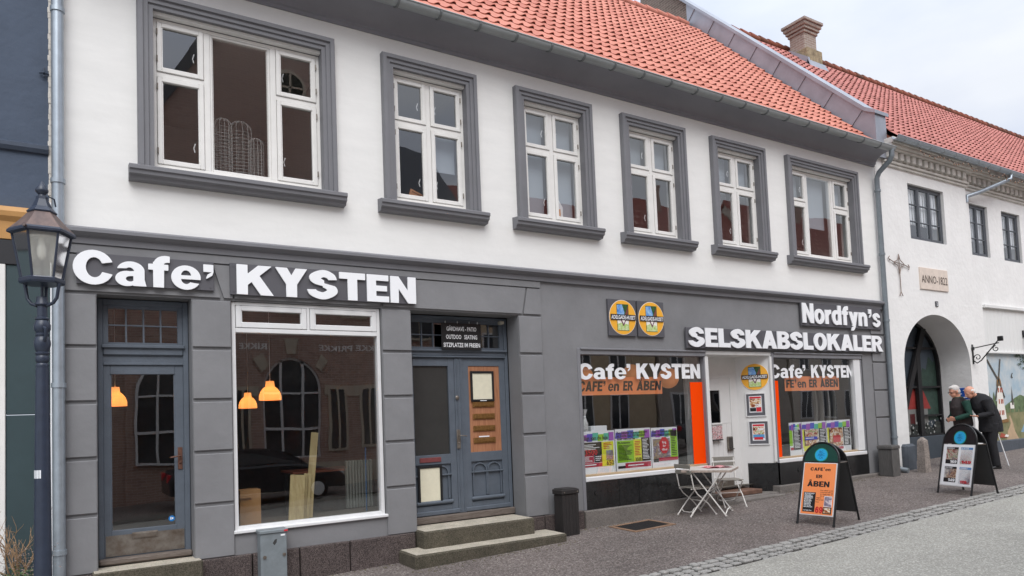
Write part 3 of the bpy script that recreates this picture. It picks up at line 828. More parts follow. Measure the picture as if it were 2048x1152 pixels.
# ---------------------------------------------------------------- cafe door (left)
yD = .25
mb = MB()
mb.box(.29, .345, yD - .02, yD + .08, .2, 3.23, .006); mb.box(1.175, 1.235, yD - .02, yD + .08, .2, 3.23, .006); mb.box(.345, 1.175, yD - .02, yD + .08, 3.16, 3.23, .006)
mb.box(.345, 1.175, yD - .03, yD + .07, 2.585, 2.69, .01); mb.box(.33, 1.19, yD - .06, yD + .07, 2.665, 2.705, .008); mb.box(.345, 1.175, yD, yD + .05, 2.50, 2.585)
mb.box(.345, 1.175, yD - .02, yD + .06, 2.47, 2.50, .006)
mb.box(.345, .415, yD, yD + .05, .30, 2.47, .004); mb.box(1.085, 1.175, yD, yD + .05, .30, 2.47, .004)
mb.box(.415, 1.085, yD, yD + .05, 2.365, 2.47, .004); mb.box(.415, 1.085, yD, yD + .05, .30, .60, .004)
mb.box(.415, .428, yD + .012, yD + .05, .60, 2.365); mb.box(1.072, 1.085, yD + .012, yD + .05, .60, 2.365)
d1 = mb.build('door', DOORP, cafe)
mb = MB(); mb.box(.36, 1.165, yD - .006, yD - .001, .315, .545)
for i in range(8):
    for z in (.335, .525): mb.ball((.385 + i * .108, yD - .007, z), .005, n=6, m=4)
mb.build('kick_plate', STEEL, d1)
mb = MB(); mb.box(.62, .885, yD - .014, yD - .006, .485, .56, .004); mb.box(.635, .87, yD - .018, yD - .012, .497, .548, .003); mb.build('letter_flap', STEEL, d1)
mb = MB(); mb.add([(.42, yD + .03, .6), (1.08, yD + .03, .6), (1.08, yD + .03, 2.365), (.42, yD + .03, 2.365)], [(0, 1, 2, 3)]); mb.build('door_glass', SHOPGLASS, d1)
mb = MB(); mb.add([(.40, yD + .03, 2.72), (1.12, yD + .03, 2.72), (1.12, yD + .03, 3.16), (.40, yD + .03, 3.16)], [(0, 1, 2, 3)]); mb.build('transom_glass', SHOPGLASS, d1)
mb = MB()
mb.box(.345, .40, yD, yD + .05, 2.705, 3.16, .004); mb.box(1.12, 1.175, yD, yD + .05, 2.705, 3.16, .004); mb.box(.40, 1.12, yD, yD + .05, 2.705, 2.735); mb.box(.40, 1.12, yD, yD + .05, 3.125, 3.16)
for i in (1, 2, 3): mb.box(.40 + i * .18 - .009, .40 + i * .18 + .009, yD + .01, yD + .045, 2.735, 3.125)
mb.box(.40, 1.12, yD + .013, yD + .042, 2.925, 2.942); mb.build('transom_bars', DOORP, d1)
RUST = mat('rusty_plate', (96, 62, 48), .6, var=.3, vs=30)
mb = MB(); mb.box(1.105, 1.155, yD - .012, yD, 1.24, 1.50, .003); mb.tube([(1.13, yD - .012, 1.40), (1.13, yD - .06, 1.40), (1.08, yD - .065, 1.395), (1.02, yD - .06, 1.385)], .009, 8); mb.ball((1.13, yD - .014, 1.32), .014, n=10, m=6)
mb.build('handle', [RUST], d1, smooth=40)
mb = MB(); mb.prism([(1.035 + .034 * math.cos(t * math.pi / 10), .672 + .034 * math.sin(t * math.pi / 10)) for t in range(20)], yD + .026, yD + .029); mb.cur = 1
mb.box(1.021, 1.031, yD + .0245, yD + .0255, .658, .690); mb.box(1.036, 1.052, yD + .0245, yD + .0255, .664, .684)
mb.build('round_sticker', [mat('sticker_blue', (30, 120, 190), .4), LETTER], d1)
mb = MB(); mb.box(.29, 1.24, yD - .11, yD + .08, .235, .30, .015); mb.build('threshold', WOODSILL, d1)
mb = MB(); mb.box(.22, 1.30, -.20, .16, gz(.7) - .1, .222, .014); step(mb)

# ---------------------------------------------------------------- big white-framed window
mb = MB(); y = .03; a, b, z0, z1 = 1.69, 3.59, .475, 3.235
mb.box(a, a + .045, y, y + .10, z0, z1, .004); mb.box(b - .045, b, y, y + .10, z0, z1, .004); mb.box(a + .045, b - .045, y, y + .10, z0, z0 + .045, .004); mb.box(a + .045, b - .045, y, y + .10, z1 - .04, z1, .004)
mb.box(a + .045, b - .045, y - .006, y + .10, 2.86, 2.915, .004); mb.box(2.605, 2.64, y - .002, y + .10, 2.915, z1 - .04, .004)
mb.box(a - .02, b + .02, y - .07, y + .02, z0 - .03, z0 + .008, .006)
kw = mb.build('shop_window', ALU, cafe)
for (p, q) in ((a + .05, 2.60), (2.645, b - .05)):
    mb = MB(); sash(mb, p, q, 2.92, z1 - .045, y=y - .012, w=.062, d=.05); mb.build('sash', ALU, kw)
    mb = MB(); mb.add([(p + .05, y + .02, 2.96), (q - .05, y + .02, 2.96), (q - .05, y + .02, z1 - .08), (p + .05, y + .02, z1 - .08)], [(0, 1, 2, 3)]); mb.build('pane', SHOPGLASS, kw)
mb = MB(); mb.add([(a + .03, y + .05, z0 + .03), (b - .03, y + .05, z0 + .03), (b - .03, y + .052, 2.87), (a + .03, y + .052, 2.87)], [(0, 1, 2, 3)]); mb.build('pane', SHOPGLASS, kw)

# ---------------------------------------------------------------- double door
yD = .35
mb = MB()
mb.box(4.035, 4.10, yD - .02, yD + .08, .27, 3.23, .006); mb.box(5.74, 5.795, yD - .02, yD + .08, .27, 3.23, .006); mb.box(4.10, 5.74, yD - .02, yD + .08, 3.18, 3.23, .006)
mb.box(4.10, 5.74, yD - .03, yD + .07, 2.64, 2.735, .01); mb.box(4.07, 5.77, yD - .065, yD + .07, 2.70, 2.735, .01); mb.box(4.10, 5.74, yD - .04, yD + .02, 2.612, 2.64, .008)
d2 = mb.build('double_door', DOORP, cafe)
mb = MB()
for (p, q) in ((4.10, 4.86), (5.00, 5.74)):                 # stiles and rails
    mb.box(p, p + .10, yD, yD + .055, .33, 2.61, .004); mb.box(q - .10, q, yD, yD + .055, .33, 2.61, .004)
    mb.box(p + .10, q - .10, yD, yD + .055, 2.49, 2.61, .004); mb.box(p + .10, q - .10, yD, yD + .055, 1.06, 1.20, .004); mb.box(p + .10, q - .10, yD, yD + .055, .33, .47, .004)
    mb.box(p - .02, q + .02, yD - .022, yD, .335, .40, .01)
    mb.box(p + .10, q - .10, yD + .03, yD + .05, .47, 1.06)          # lower panel
    mb.box(p + .08, q - .08, yD - .035, yD + .01, .49, .545, .018)   # weather bar
    c = (p + q) / 2
    for cx in (c - .125, c + .125):                          # twin arches
        w = .105; ring = []
        mb.box(cx - w - .018, cx - w, yD + .004, yD + .03, .56, .92); mb.box(cx + w, cx + w + .018, yD + .004, yD + .03, .56, .92)
        ot = [(cx + (w + .018) * math.cos(t * math.pi / 10), .92 + (w + .018) * math.sin(t * math.pi / 10)) for t in range(11)]
        it = [(cx + w * math.cos(t * math.pi / 10), .92 + w * math.sin(t * math.pi / 10)) for t in range(10, -1, -1)]
        mb.prism(ot + it, yD + .004, yD + .03)
    mb.box(p + .09, q - .09, yD - .01, yD + .02, .895, .915, .004)
mb.box(4.86, 5.00, yD - .012, yD + .06, .33, 2.61, .006); mb.box(4.89, 4.905, yD - .024, yD, .36, 2.60, .005); mb.box(4.95, 4.965, yD - .024, yD, .36, 2.60, .005)
mb.build('door_leaf', DOORP, d2)
mb = MB(); mb.add([(4.19, yD + .03, 1.19), (4.77, yD + .03, 1.19), (4.77, yD + .03, 2.50), (4.19, yD + .03, 2.50)], [(0, 1, 2, 3)]); mb.build('door_glass', mat('dark_film_glass', (58, 58, 57), .22, var=.08, vs=4), d2)
mb = MB(); mb.box(5.09, 5.65, yD + .012, yD + .04, 1.19, 2.50, .004); mb.box(5.085, 5.655, yD + .004, yD + .012, 1.18, 1.2); mb.build('wood_panel', WOODP, d2)
for z in (1.91, 1.73, 1.55, 1.37):
    mb = MB(); mb.box(5.155, 5.535, yD - .006, yD + .012, z - .042, z + .042, .005); mb.box(5.185, 5.505, yD - .014, yD - .004, z - .026, z + .026, .004); mb.build('letter_slot', BRASS, d2)
mb = MB(); mb.box(5.25, 5.43, yD + .007, yD + .011, 1.418, 1.436); mb.build('name_strip', WPAPER, d2)
def notice(x0, x1, z0, z1, yy, par):
    mb = MB(); t = .034
    mb.box(x0, x0 + t, yy - .022, yy, z0, z1, .004); mb.box(x1 - t, x1, yy - .022, yy, z0, z1, .004); mb.box(x0 + t, x1 - t, yy - .022, yy, z0, z0 + t, .004); mb.box(x0 + t, x1 - t, yy - .022, yy, z1 - t, z1, .004)
    mb.cur = 1; mb.box(x0 + t - .002, x1 - t + .002, yy - .008, yy - .003, z0 + t - .002, z1 - t + .002)
    mb.cur = 2; mb.box((x0 + x1) / 2 - .05, (x0 + x1) / 2 + .06, yy - .025, yy - .021, z0 + .008, z0 + .018)
    mb.build('notice_frame', [BLACK, PAPER, LETTER], par)
notice(5.13, 5.535, 1.955, 2.415, yD + .006, d2); notice(4.22, 4.60, .50, 1.05, yD - .005, d2)
mb = MB(); mb.box(4.26, 4.60, yD - .012, yD + .002, 1.095, 1.165, .005); mb.build('letter_flap', mat('red_flap', (120, 62, 62), .5, var=.15, vs=20), d2)
mb = MB(); mb.box(4.855, 4.915, yD - .034, yD - .024, 1.27, 1.55, .004); mb.tube([(4.885, yD - .034, 1.46), (4.885, yD - .075, 1.46), (4.94, yD - .08, 1.458), (5.0, yD - .075, 1.45)], .009, 8); mb.ball((4.885, yD - .036, 1.35), .014, n=10, m=6)
mb.build('handle', STEEL, d2, smooth=40)
mb = MB(); mb.lathe([(.0, 0), (.028, 0), (.030, .008), (.020, .016), (0, .018)], 0, 0, 16)
mb.v = [(4.885 + p[0], yD - .024 - p[2], 2.02 + p[1]) for p in mb.v]; mb.build('lock', STEEL, d2, smooth=40)
mb = MB(); mb.add([(4.11, yD + .03, 2.73), (5.73, yD + .03, 2.73), (5.73, yD + .03, 3.19), (4.11, yD + .03, 3.19)], [(0, 1, 2, 3)]); mb.build('transom_glass', SHOPGLASS, d2)
mb = MB(); mb.box(4.10, 4.17, yD, yD + .05, 2.735, 3.18, .004); mb.box(5.67, 5.74, yD, yD + .05, 2.735, 3.18, .004); mb.box(4.17, 5.67, yD, yD + .05, 2.735, 2.77); mb.box(4.17, 5.67, yD, yD + .05, 3.13, 3.18)
for i in range(1, 8): mb.box(4.17 + i * .1875 - .009, 4.17 + i * .1875 + .009, yD + .01, yD + .045, 2.77, 3.13)
mb.box(4.17, 5.67, yD + .013, yD + .042, 2.94, 2.957); mb.build('transom_bars', DOORP, d2)
mb = MB(); mb.box(4.03, 5.80, yD - .07, yD + .1, .23, .33, .012); mb.build('threshold', WOODSILL, d2)
mb = MB(); mb.box(5.60, 5.66, yD - .17, yD - .08, 3.12, 3.17, .005); mb.cyl((5.63, yD - .17, 3.145), (5.63, yD - .19, 3.14), .016); mb.build('camera_sensor', mat('sensor_beige', (170, 165, 150), .5), d2)
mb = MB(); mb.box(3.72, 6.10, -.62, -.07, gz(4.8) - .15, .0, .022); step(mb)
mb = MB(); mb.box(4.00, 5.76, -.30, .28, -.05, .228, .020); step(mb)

# ---------------------------------------------------------------- shop front, entrance niche
SHOPF = mat('grey_shop_frame', (128, 128, 132), .5, var=.05, vs=4)
def shop_window(x0, x1, z0, name='shop_window'):
    mb = MB(); y = .035
    mb.box(x0, x0 + .06, y - .05, y + .09, .185, 2.76, .006); mb.box(x0 + .06, x1, y - .05, y + .09, 2.66, 2.76, .006); mb.box(x0 + .06, x1, y - .075, y + .0, 2.735, 2.765, .006)
    mb.box(x1 - .035, x1, y - .03, y + .09, z0, 2.66, .004)
    w = mb.build(name, SHOPF, cafe)
    mb = MB(); mb.box(x0 + .06, x1 - .035, y - .06, y + .10, z0 - .085, z0 - .01, .01); mb.cur = 1; mb.box(x0 + .06, x1 - .035, y + .01, y + .14, z0 - .01, z0 + .025, .006); mb.build('window_ledge', [ALU, mat('pine_ledge', (176, 152, 120), .6, var=.15, vs=3)], w)
    mb = MB(); mb.add([(x0 + .06, y + .05, z0 + .02), (x1 - .03, y + .05, z0 + .02), (x1 - .03, y + .05, 2.67), (x0 + .06, y + .05, 2.67)], [(0, 1, 2, 3)]); mb.build('pane', SHOPGLASS, w)
    return w
sw1 = shop_window(6.89, 9.80, .71)
mb = MB(); heavy_flat(mb, 'Cafe’', 6.95, 8.07, 2.265, 2.52, .078, gap=.03); mb.build('lettering', LETTER, sw1); mb = MB(); heavy_flat(mb, 'KYSTEN', 8.20, 9.735, 2.265, 2.53, .078, gap=.03); mb.build('lettering', LETTER, sw1)
mb = MB(); mb.box(9.46, 9.765, .076, .081, .735, 2.20); mb.build('orange_film', ORANGE, sw1)
sw2 = shop_window(11.62, 14.62, .69)
mb = MB(); heavy_flat(mb, 'Cafe’', 11.66, 12.78, 2.265, 2.53, .078, gap=.03); mb.build('lettering', LETTER, sw2); mb = MB(); heavy_flat(mb, 'KYSTEN', 12.96, 14.42, 2.265, 2.53, .078, gap=.03); mb.build('lettering', LETTER, sw2)
mb = MB(); mb.box(11.625, 11.89, .076, .081, .715, 2.21); mb.build('orange_film', ORANGE, sw2)
mb = MB(); mb.box(14.35, 14.58, .01, .12, .70, 2.66, .006); mb.build('end_post', ALU, sw2)
mb = MB()
for i in range(9): mb.tube([(13.62 + i * .075 + .03 * math.sin(t), .50 + .05 * math.sin(i * 2.1), 1.35 + .2 * t) for t in range(7)], .034, 6)
mb.build('curtain', mat('net_curtain', (118, 116, 112), .9), sw2, smooth=60)
# black granite under the windows
mb = MB()
for (a, b) in ((6.95, 7.62), (7.63, 8.05), (8.06, 9.79), (11.62, 13.00), (13.01, 14.64)): mb = MB(); mb.box(a, b, -.015, .06, .19, .62, .003); mb.build('granite_apron', BLACKG, cafe)
mb = MB()
for x in (7.15, 12.25, 13.75): mb.prism([(x + .04 * math.cos(t * math.pi / 8), .44 + .04 * math.sin(t * math.pi / 8)) for t in range(16)], -.028, -.016)
mb.build('vent_cap', BLACKG, cafe)
# niche
NP = mat('white_panelling', (222, 221, 219), .6, var=.03, vs=3)
mb = MB(); nx, ny = 11.20, .52
mb.prism([(11.60, .0), (11.60, .03), (nx, ny + .04), (nx, ny)], .62, 2.70, 'xy'); mb.prism([(nx + .08, ny - .104), (nx + .11, ny - .09), (nx + .02, ny + .04), (nx, ny)], .10, .62, 'xy'); mb.box(11.565, 11.64, -.012, .02, .64, 2.68, .004)
mb.box(9.80, 11.62, .0, .7, 2.70, 2.76)
mb.box(9.80, 10.30, ny, ny + .05, .10, 2.70); mb.prism([(9.80, .05), (9.84, .05), (9.90, ny), (9.86, ny)], .12, 2.70, 'xy')
mb.box(9.79, 9.875, .0, .06, .20, 2.66, .006)
mb.box(11.06, 11.20, ny, ny + .05, .10, 2.70); mb.box(10.30, 11.06, ny, ny + .05, 2.36, 2.70)
mb.build('entrance_niche', NP, cafe)
mb = MB(); a = Vector((11.60, -.012, 0)); e = Vector((nx, ny - .012, 0))
mb.prism([(11.625, -.016), (11.625, .06), (nx + .12, ny - .09), (nx + .08, ny - .108)], .08, .617, 'xy'); mb.build('niche_apron', BLACKG, cafe)
mb = MB(); y = ny + .01
mb.box(10.30, 10.36, y - .02, y + .05, .11, 2.36, .005); mb.box(11.0, 11.06, y - .02, y + .05, .11, 2.36, .005); mb.box(10.36, 11.0, y - .02, y + .05, 2.30, 2.36, .005)
for i in range(5): mb.box(10.36 + i * .128 + .002, 10.36 + (i + 1) * .128 - .002, y + .004, y + .04, .13, 1.42, .004)
mb.box(10.36, 10.42, y, y + .04, 1.42, 2.30, .003); mb.box(10.72, 11.0, y, y + .04, 1.42, 2.30, .003); mb.box(10.42, 10.72, y, y + .04, 2.06, 2.30, .003)
mb.box(10.40, 10.745, y - .016, y + .01, 1.40, 1.435, .004)
d3 = mb.build('door', NP, cafe)
mb = MB(); mb.add([(10.41, y + .02, 1.42), (10.73, y + .02, 1.42), (10.73, y + .02, 2.07), (10.41, y + .02, 2.07)], [(0, 1, 2, 3)]); mb.build('door_glass', glass('small_dark_glass', 1.5, (.12, .09, .08)), d3)
mb = MB(); mb.box(10.37, 10.99, y - .008, y + .002, .20, .36, .003); mb.build('kick_plate', STEEL, d3)
mb = MB(); mb.box(10.845, 10.985, y - .045, y + .002, .88, 1.16, .01); mb.cur = 1; mb.box(10.86, 10.97, y - .05, y - .044, .93, 1.14, .004); mb.tube([(10.99, y - .05, .92), (10.88, y - .06, .92)], .010, 8); mb.build('lock_box', [STEEL, mat('dark_steel', (82, 78, 76), .4, metal=.5)], d3)
mb = MB(); mb.box(9.92, 11.18, .02, .50, .075, .16, .012); mb.build('niche_step', mat('brown_brick_step', (104, 76, 62), .8, var=.25, vs=8), cafe)
mb = MB(); mb.box(9.85, 11.45, -.30, -.075, gz(10.5) - .1, .06, .012); mb.build('step', CONC, cafe)
# downpipes
def pipe(mb, pts, r, z_clips=()):
    mb.tube(pts, r, 14)
    for z in z_clips: mb.cyl((pts[-1][0], pts[-1][1], z), (pts[-1][0], pts[-1][1], z + .05), r + .012, n=14)
mb = MB(); pipe(mb, [(-.075, -.10, 7.4), (-.075, -.10, gz(0) - .02)], .058, (.45, 2.2, 4.4, 6.3)); mb.build('downpipe', PIPE, cafe, smooth=40)
mb = MB(); mb.tube([(15.50, -.49, 7.30), (15.50, -.49, 7.16), (15.50, -.44, 7.06), (15.53, -.16, 6.88), (15.53, -.10, 6.76), (15.53, -.10, .30)], .056, 14)
for z in (.9, 3.5, 5.0, 6.45): mb.cyl((15.53, -.10, z), (15.53, -.10, z + .05), .068, n=14)
mb.build('downpipe', PIPEG, cafe, smooth=40)
# ------------------------------------------------------------------ the old gate building on the right
WASH = mat('lime_washed_brick', (231, 230, 228), .9, var=.04, vs=1.5, bump=.6, bs=8)
GWIN = mat('grey_window_paint', (86, 90, 96), .55, var=.08, vs=8)
gate = thing('gate_building', 'white limewashed old building with round archway, dentil cornice and weathered red roof', 'building', (20, 0, gz(20)))
GX0, GX1, GX2 = 16.06, 19.72, 34.0
GW = (16.97, 18.60, 5.56, 6.90)
mb = MB(); wall_with_holes(mb, GX0 - .42, GX1, 4.15, 7.62, .0, .45, [GW]); 
acx, aw, az, ah = 17.82, 1.515, 2.52, 1.25
arc = [(acx + aw * math.cos(math.pi * k / 28), az + ah * math.sin(math.pi * k / 28)) for k in range(29)]
mb.prism([(GX0 - .42, -.1), (GX0 - .42, 4.15), (GX1, 4.15), (GX1, -.1), (acx + aw, -.1)] + arc + [(acx - aw, -.1)], .0, .80)
mb.build('wall', WASH, gate, smooth=25)
GW2 = [(20.04, 21.02, 5.46, 6.84), (21.80, 22.88, 5.46, 6.84), (24.0, 25.1, 5.46, 6.84), (26.2, 27.3, 5.46, 6.84), (28.4, 29.5, 5.46, 6.84)]
mb = MB(); wall_with_holes(mb, GX1, GX2, 4.15, 7.62, .09, .5, GW2); wall_with_holes(mb, GX1, 20.36, -.1, 4.15, .09, .5, []); wall_with_holes(mb, 26.5, GX2, -.1, 4.15, .09, .5, [])
mb.build('set_back_wall', WASH, gate)
mb = MB(); wall_with_holes(mb, 20.36, 26.5, -.1, 4.15, .16, .5, []); mb.build('backing_wall', WASH, gate)
def gate_window(x0, x1, z0, z1, y, nc):
    mb = MB(); f = .05
    mb.box(x0, x0 + f, y, y + .08, z0, z1, .005); mb.box(x1 - f, x1, y, y + .08, z0, z1, .005); mb.box(x0 + f, x1 - f, y, y + .08, z0, z0 + f + .01, .005); mb.box(x0 + f, x1 - f, y, y + .08, z1 - f, z1, .005)
    w = (x1 - x0 - 2 * f) / nc
    for i in range(1, nc): mb.box(x0 + f + i * w - .022, x0 + f + i * w + .022, y - .004, y + .08, z0 + f, z1 - f, .005)
    mb.box(x0 - .01, x1 + .01, y - .05, y + .02, z0 - .035, z0 + .012, .006)
    o = mb.build('window', GWIN, gate)
    for i in range(nc):
        a, b = x0 + f + i * w + .02, x0 + f + (i + 1) * w - .02
        mb = MB(); mb.box(a, a + .035, y + .006, y + .06, z0 + f, z1 - f); mb.box(b - .035, b, y + .006, y + .06, z0 + f, z1 - f)
        mb.box(a + .035, b - .035, y + .006, y + .06, z0 + f, z0 + f + .045); mb.box(a + .035, b - .035, y + .006, y + .06, z1 - f - .035, z1 - f)
        h = (z1 - z0 - 2 * f) / 3
        for k in (1, 2): mb.box(a + .035, b - .035, y + .012, y + .05, z0 + f + k * h - .012, z0 + f + k * h + .012)
        mb.build('sash', GWIN, o)
        mb = MB(); t = random.uniform(-.006, .006); mb.add([(a + .02, y + .03 + t, z0 + .06), (b - .02, y + .03 - t, z0 + .06), (b - .02, y + .03 - t, z1 - .06), (a + .02, y + .03 + t, z1 - .06)], [(0, 1, 2, 3)]); mb.build('pane', GLASS, o)
    mb = MB()
    for i in range(nc * 4):
        xa = x0 + f + (x1 - x0 - 2 * f) * i / (nc * 4); xb = x0 + f + (x1 - x0 - 2 * f) * (i + 1) / (nc * 4)
        mb.add([(xa, y + .085, z0 + .30 * (z1 - z0)), (xb, y + .10, z0 + .30 * (z1 - z0)), (xb, y + .10, z1), (xa, y + .085, z1)], [(0, 1, 2, 3)])
    mb.build('curtain', mat('white_curtain', (232, 234, 238), .9), o)
gate_window(*GW, .07, 3)
for g in GW2: gate_window(*g, .15, 2)
mb = MB(); mb.add([(GX0, .46, 4.2), (GX2, .46, 4.2), (GX2, 3, 4.2), (GX0, 3, 4.2), (GX0, .46, 7.2), (GX2, .46, 7.2), (GX2, 3, 7.2), (GX0, 3, 7.2)], [(0, 1, 2, 3), (4, 7, 6, 5), (3, 2, 6, 7), (0, 3, 7, 4), (1, 5, 6, 2)]); mb.build('upstairs_rooms', DARKIN, gate, fix=False)
# cornice with dentils
CORN = mat('grey_limewash', (208, 204, 197), .9, var=.12, vs=4, bump=.5, bs=20)
def cornice(xa, xb, yo):
    mb = MB()
    mb.box(xa, xb, yo - .05, yo + .02, 7.17, 7.23, .01); mb.box(xa, xb, yo - .09, yo + .02, 7.235, 7.29, .01)
    mb.box(xa, xb, yo - .04, yo + .02, 7.29, 7.52); mb.box(xa, xb, yo - .20, yo + .02, 7.50, 7.545, .008); mb.box(xa, xb, yo - .27, yo + .02, 7.55, 7.61, .01); mb.box(xa, xb, yo - .31, yo + .10, 7.612, 7.74, .006)
    c = mb.build('cornice', CORN, gate)
    for i in range(int((xb - xa) / .26)):
        mb = MB(); mb.box(xa + .04 + i * .26, xa + .19 + i * .26, yo - .15, yo - .03, 7.325, 7.498, .012); mb.build('dentil', CORN, c)
cornice(GX0 - .12, GX1 + .05, 0.0); cornice(GX1 + .05, GX2, .09)
pantiles(PX1 + .03, 36.5, -.36, 7.72, R(45.7), 7.55, tw=.235, course=.36, seed=9).build('roof', TILES2, gate, smooth=50)
mb = MB(); mb.prism([(-.20, 7.76), (4.88, 12.95), (10, 7.9), (9.8, 7.6), (4.9, 12.75), (-.06, 7.64)], PX1, 36.5, 'yz'); mb.build('roof_deck', MATS['roof_deck'], gate)
mb = MB()
for i in range(48):
    x = PX1 + .05 + i * .42; mb.rnd = random.random(); mb.tube([(x, 4.88, 13.10), (x + .46, 4.88, 13.07)], [.125, .105], 10)
mb.build('ridge_tiles', tiles_mat('mossy_ridge_tile', (140, 80, 62), (96, 66, 52), .7), gate, smooth=50)
mb = MB(); gutter(mb, GX0 - .22, GX2, -.40, 7.70, .085); gg = mb.build('gutter', PIPE, gate, smooth=40)
mb = MB()
for i in range(32):
    x = GX0 + .1 + i * .56; mb = MB()
    mb.prism([(-.40 + .094 * math.cos(math.pi + math.pi * k / 8), 7.70 + .094 * math.sin(math.pi + math.pi * k / 8)) for k in range(9)] + [(-.40 + .084 * math.cos(math.pi + math.pi * k / 8), 7.70 + .084 * math.sin(math.pi + math.pi * k / 8)) for k in range(8, -1, -1)], x, x + .025, 'yz'); mb.build('gutter_bracket', GUT, gg)
mb = MB(); mb.tube([(21.35, -.40, 7.62), (21.30, -.40, 7.50), (20.2, -.12, 7.08), (19.80, .02, 6.95), (19.80, .02, 6.8)], .05, 12); mb.build('downpipe', PIPE, gate, smooth=40)
# chimney
CB = bricks('chimney_brick', (158, 140, 128), (134, 116, 106), (174, 166, 156), 1, 'xy', .6)
LICH = mat('lichen_brickwork', (168, 152, 122), .95, vs=9, c2=(112, 100, 80), bump=.6, bs=25)
ch = MB(); cx, cy = 19.62, 4.30
ch.box(cx - .30, cx + .30, cy - .26, cy + .26, 12.0, 13.3, .01)
for k, (d, z) in enumerate(((.04, 13.22), (.085, 13.32), (.13, 13.42), (.17, 13.52))): ch.box(cx - .30 - d, cx + .30 + d, cy - .26 - d, cy + .26 + d, z, z + .098, .012)
cho = ch.build('chimney', CB, gate)
mb = MB(); mb.box(cx - .325, cx + .44, cy - .36, cy + .24, 11.9, 12.72, .03); mb.build('chimney_base', LICH, cho)
mb = MB(); mb.prism([(cy - .50, 12.02), (cy - .46, 12.10), (cy - .365, 12.30), (cy - .365, 12.0)], cx - .38, cx + .52, 'yz'); mb.prism([(cy - .44, 12.1), (cy - .40, 12.35), (cy + .25, 12.85), (cy + .25, 12.6)], cx - .38, cx - .305, 'yz'); mb.build('lead_flashing', ZINC, cho)
# archway: glazed screen with black timbers
BT = mat('black_timber', (24, 24, 26), .55)
y = .74
mb = MB(); t = .07
mb.box(acx - aw, acx + aw, y, y + .08, .80, .86)
o_ = [(acx + (aw + .02) * math.cos(math.pi * k / 24), az + (ah + .02) * math.sin(math.pi * k / 24)) for k in range(25)]
i_ = [(acx + (aw - t) * math.cos(math.pi * k / 24), az + (ah - t) * math.sin(math.pi * k / 24)) for k in range(24, -1, -1)]
mb.prism(o_ + i_, y, y + .08); mb.box(acx - aw - .02, acx - aw + t, y, y + .08, .8, az); mb.box(acx + aw - t, acx + aw + .02, y, y + .08, .8, az)
mb.box(acx - aw, acx + aw, y + .004, y + .07, 2.03, 2.08); mb.box(18.35, acx + aw, y + .004, y + .07, 1.31, 1.35); mb.box(acx - aw * .93, acx + aw * .93, y + .004, y + .07, 3.02, 3.07)
mb.box(18.17, 18.34, y - .03, y + .05, .82, 2.85)
mb.prism([(17.30, 1.15), (17.44, 1.15), (18.72, 3.55), (18.50, 3.55)], y - .025, y + .05)
mb.build('timber_screen', BT, gate)
mb = MB(); mb.box(acx - aw, acx + aw, y - .06, y + .1, .04, .81, .01); mb.build('screen_base', mat('slate_paint', (62, 70, 78), .6, var=.08, vs=3), gate)
Pm = [mat('painted_reflected_sky', (62, 72, 82), .5, var=.15, vs=1.5), mat('painted_reflected_tree', (46, 66, 58), .6, var=.3, vs=6), mat('painted_reflected_roof', (140, 48, 44), .6, var=.15, vs=4),
      mat('painted_reflected_wall', (118, 118, 116), .6, var=.1, vs=3), mat('painted_reflected_garden', (44, 48, 46), .7, var=.5, vs=14), mat('painted_reflected_door', (74, 24, 26), .6), mat('painted_reflected_flower', (150, 152, 150), .6)]  # flat colours standing in for what the archway glass reflects
mb = MB(); y = .835
def flat(mb, poly, yy): mb.prism(poly, yy, yy + .004)
mb.cur = 0; flat(mb, [(acx - aw, .8)] + [(acx - aw, az)] + [(acx + aw * math.cos(math.pi * k / 24), az + ah * math.sin(math.pi * k / 24)) for k in range(23, 0, -1)] + [(acx + aw, az), (acx + aw, .8)], y)
mb.cur = 1; flat(mb, [(18.55, 1.2), (18.5, 2.2), (18.62, 2.55), (18.8, 2.5), (18.95, 2.85), (19.15, 2.7), (19.32, 2.8), (19.33, 1.2)], y - .002)
mb.cur = 2; flat(mb, [(16.32, 1.50), (16.32, 2.02), (18.55, 2.02), (18.9, 1.5)], y - .006)
mb.cur = 3; flat(mb, [(16.32, .82), (16.32, 1.5), (18.75, 1.5), (18.75, .82)], y - .004)
mb.cur = 5; flat(mb, [(17.9, .95), (17.9, 1.38), (18.12, 1.38), (18.12, .95)], y - .008)
mb.cur = 4
for i in range(60):
    x = random.uniform(16.4, 19.3); z = random.uniform(.82, 1.06); r = random.uniform(.05, .14); flat(mb, [(x + r * math.cos(k * 1.05), z + r * math.sin(k * 1.05)) for k in range(6)], y - .010 - i * .0006)
mb.cur = 6
for i in range(46):
    x = random.uniform(17.2, 19.3); z = random.uniform(.86, 1.18 + (.15 if x > 18.8 else 0)); r = random.uniform(.012, .04); flat(mb, [(x + r * math.cos(k * 1.26), z + r * math.sin(k * 1.26)) for k in range(5)], y - .050 - i * .0004)
mb.build('painted_reflection', Pm, gate)  # reflection of the house opposite, painted on a flat panel
mb = MB(); mb.box(GX0 - .12, 16.36, -.12, .55, gz(16) - .1, .74, .05); mb.build('pier_base', mat('slate_plinth', (78, 84, 92), .8, var=.12, vs=5, bump=.6, bs=12), gate); mb = MB(); mb.box(19.28, 19.74, -.06, .5, .0, .56, .02); mb.build('pier_base', mat('slate_plinth', (78, 84, 92), .8, var=.12, vs=5, bump=.6, bs=12), gate)
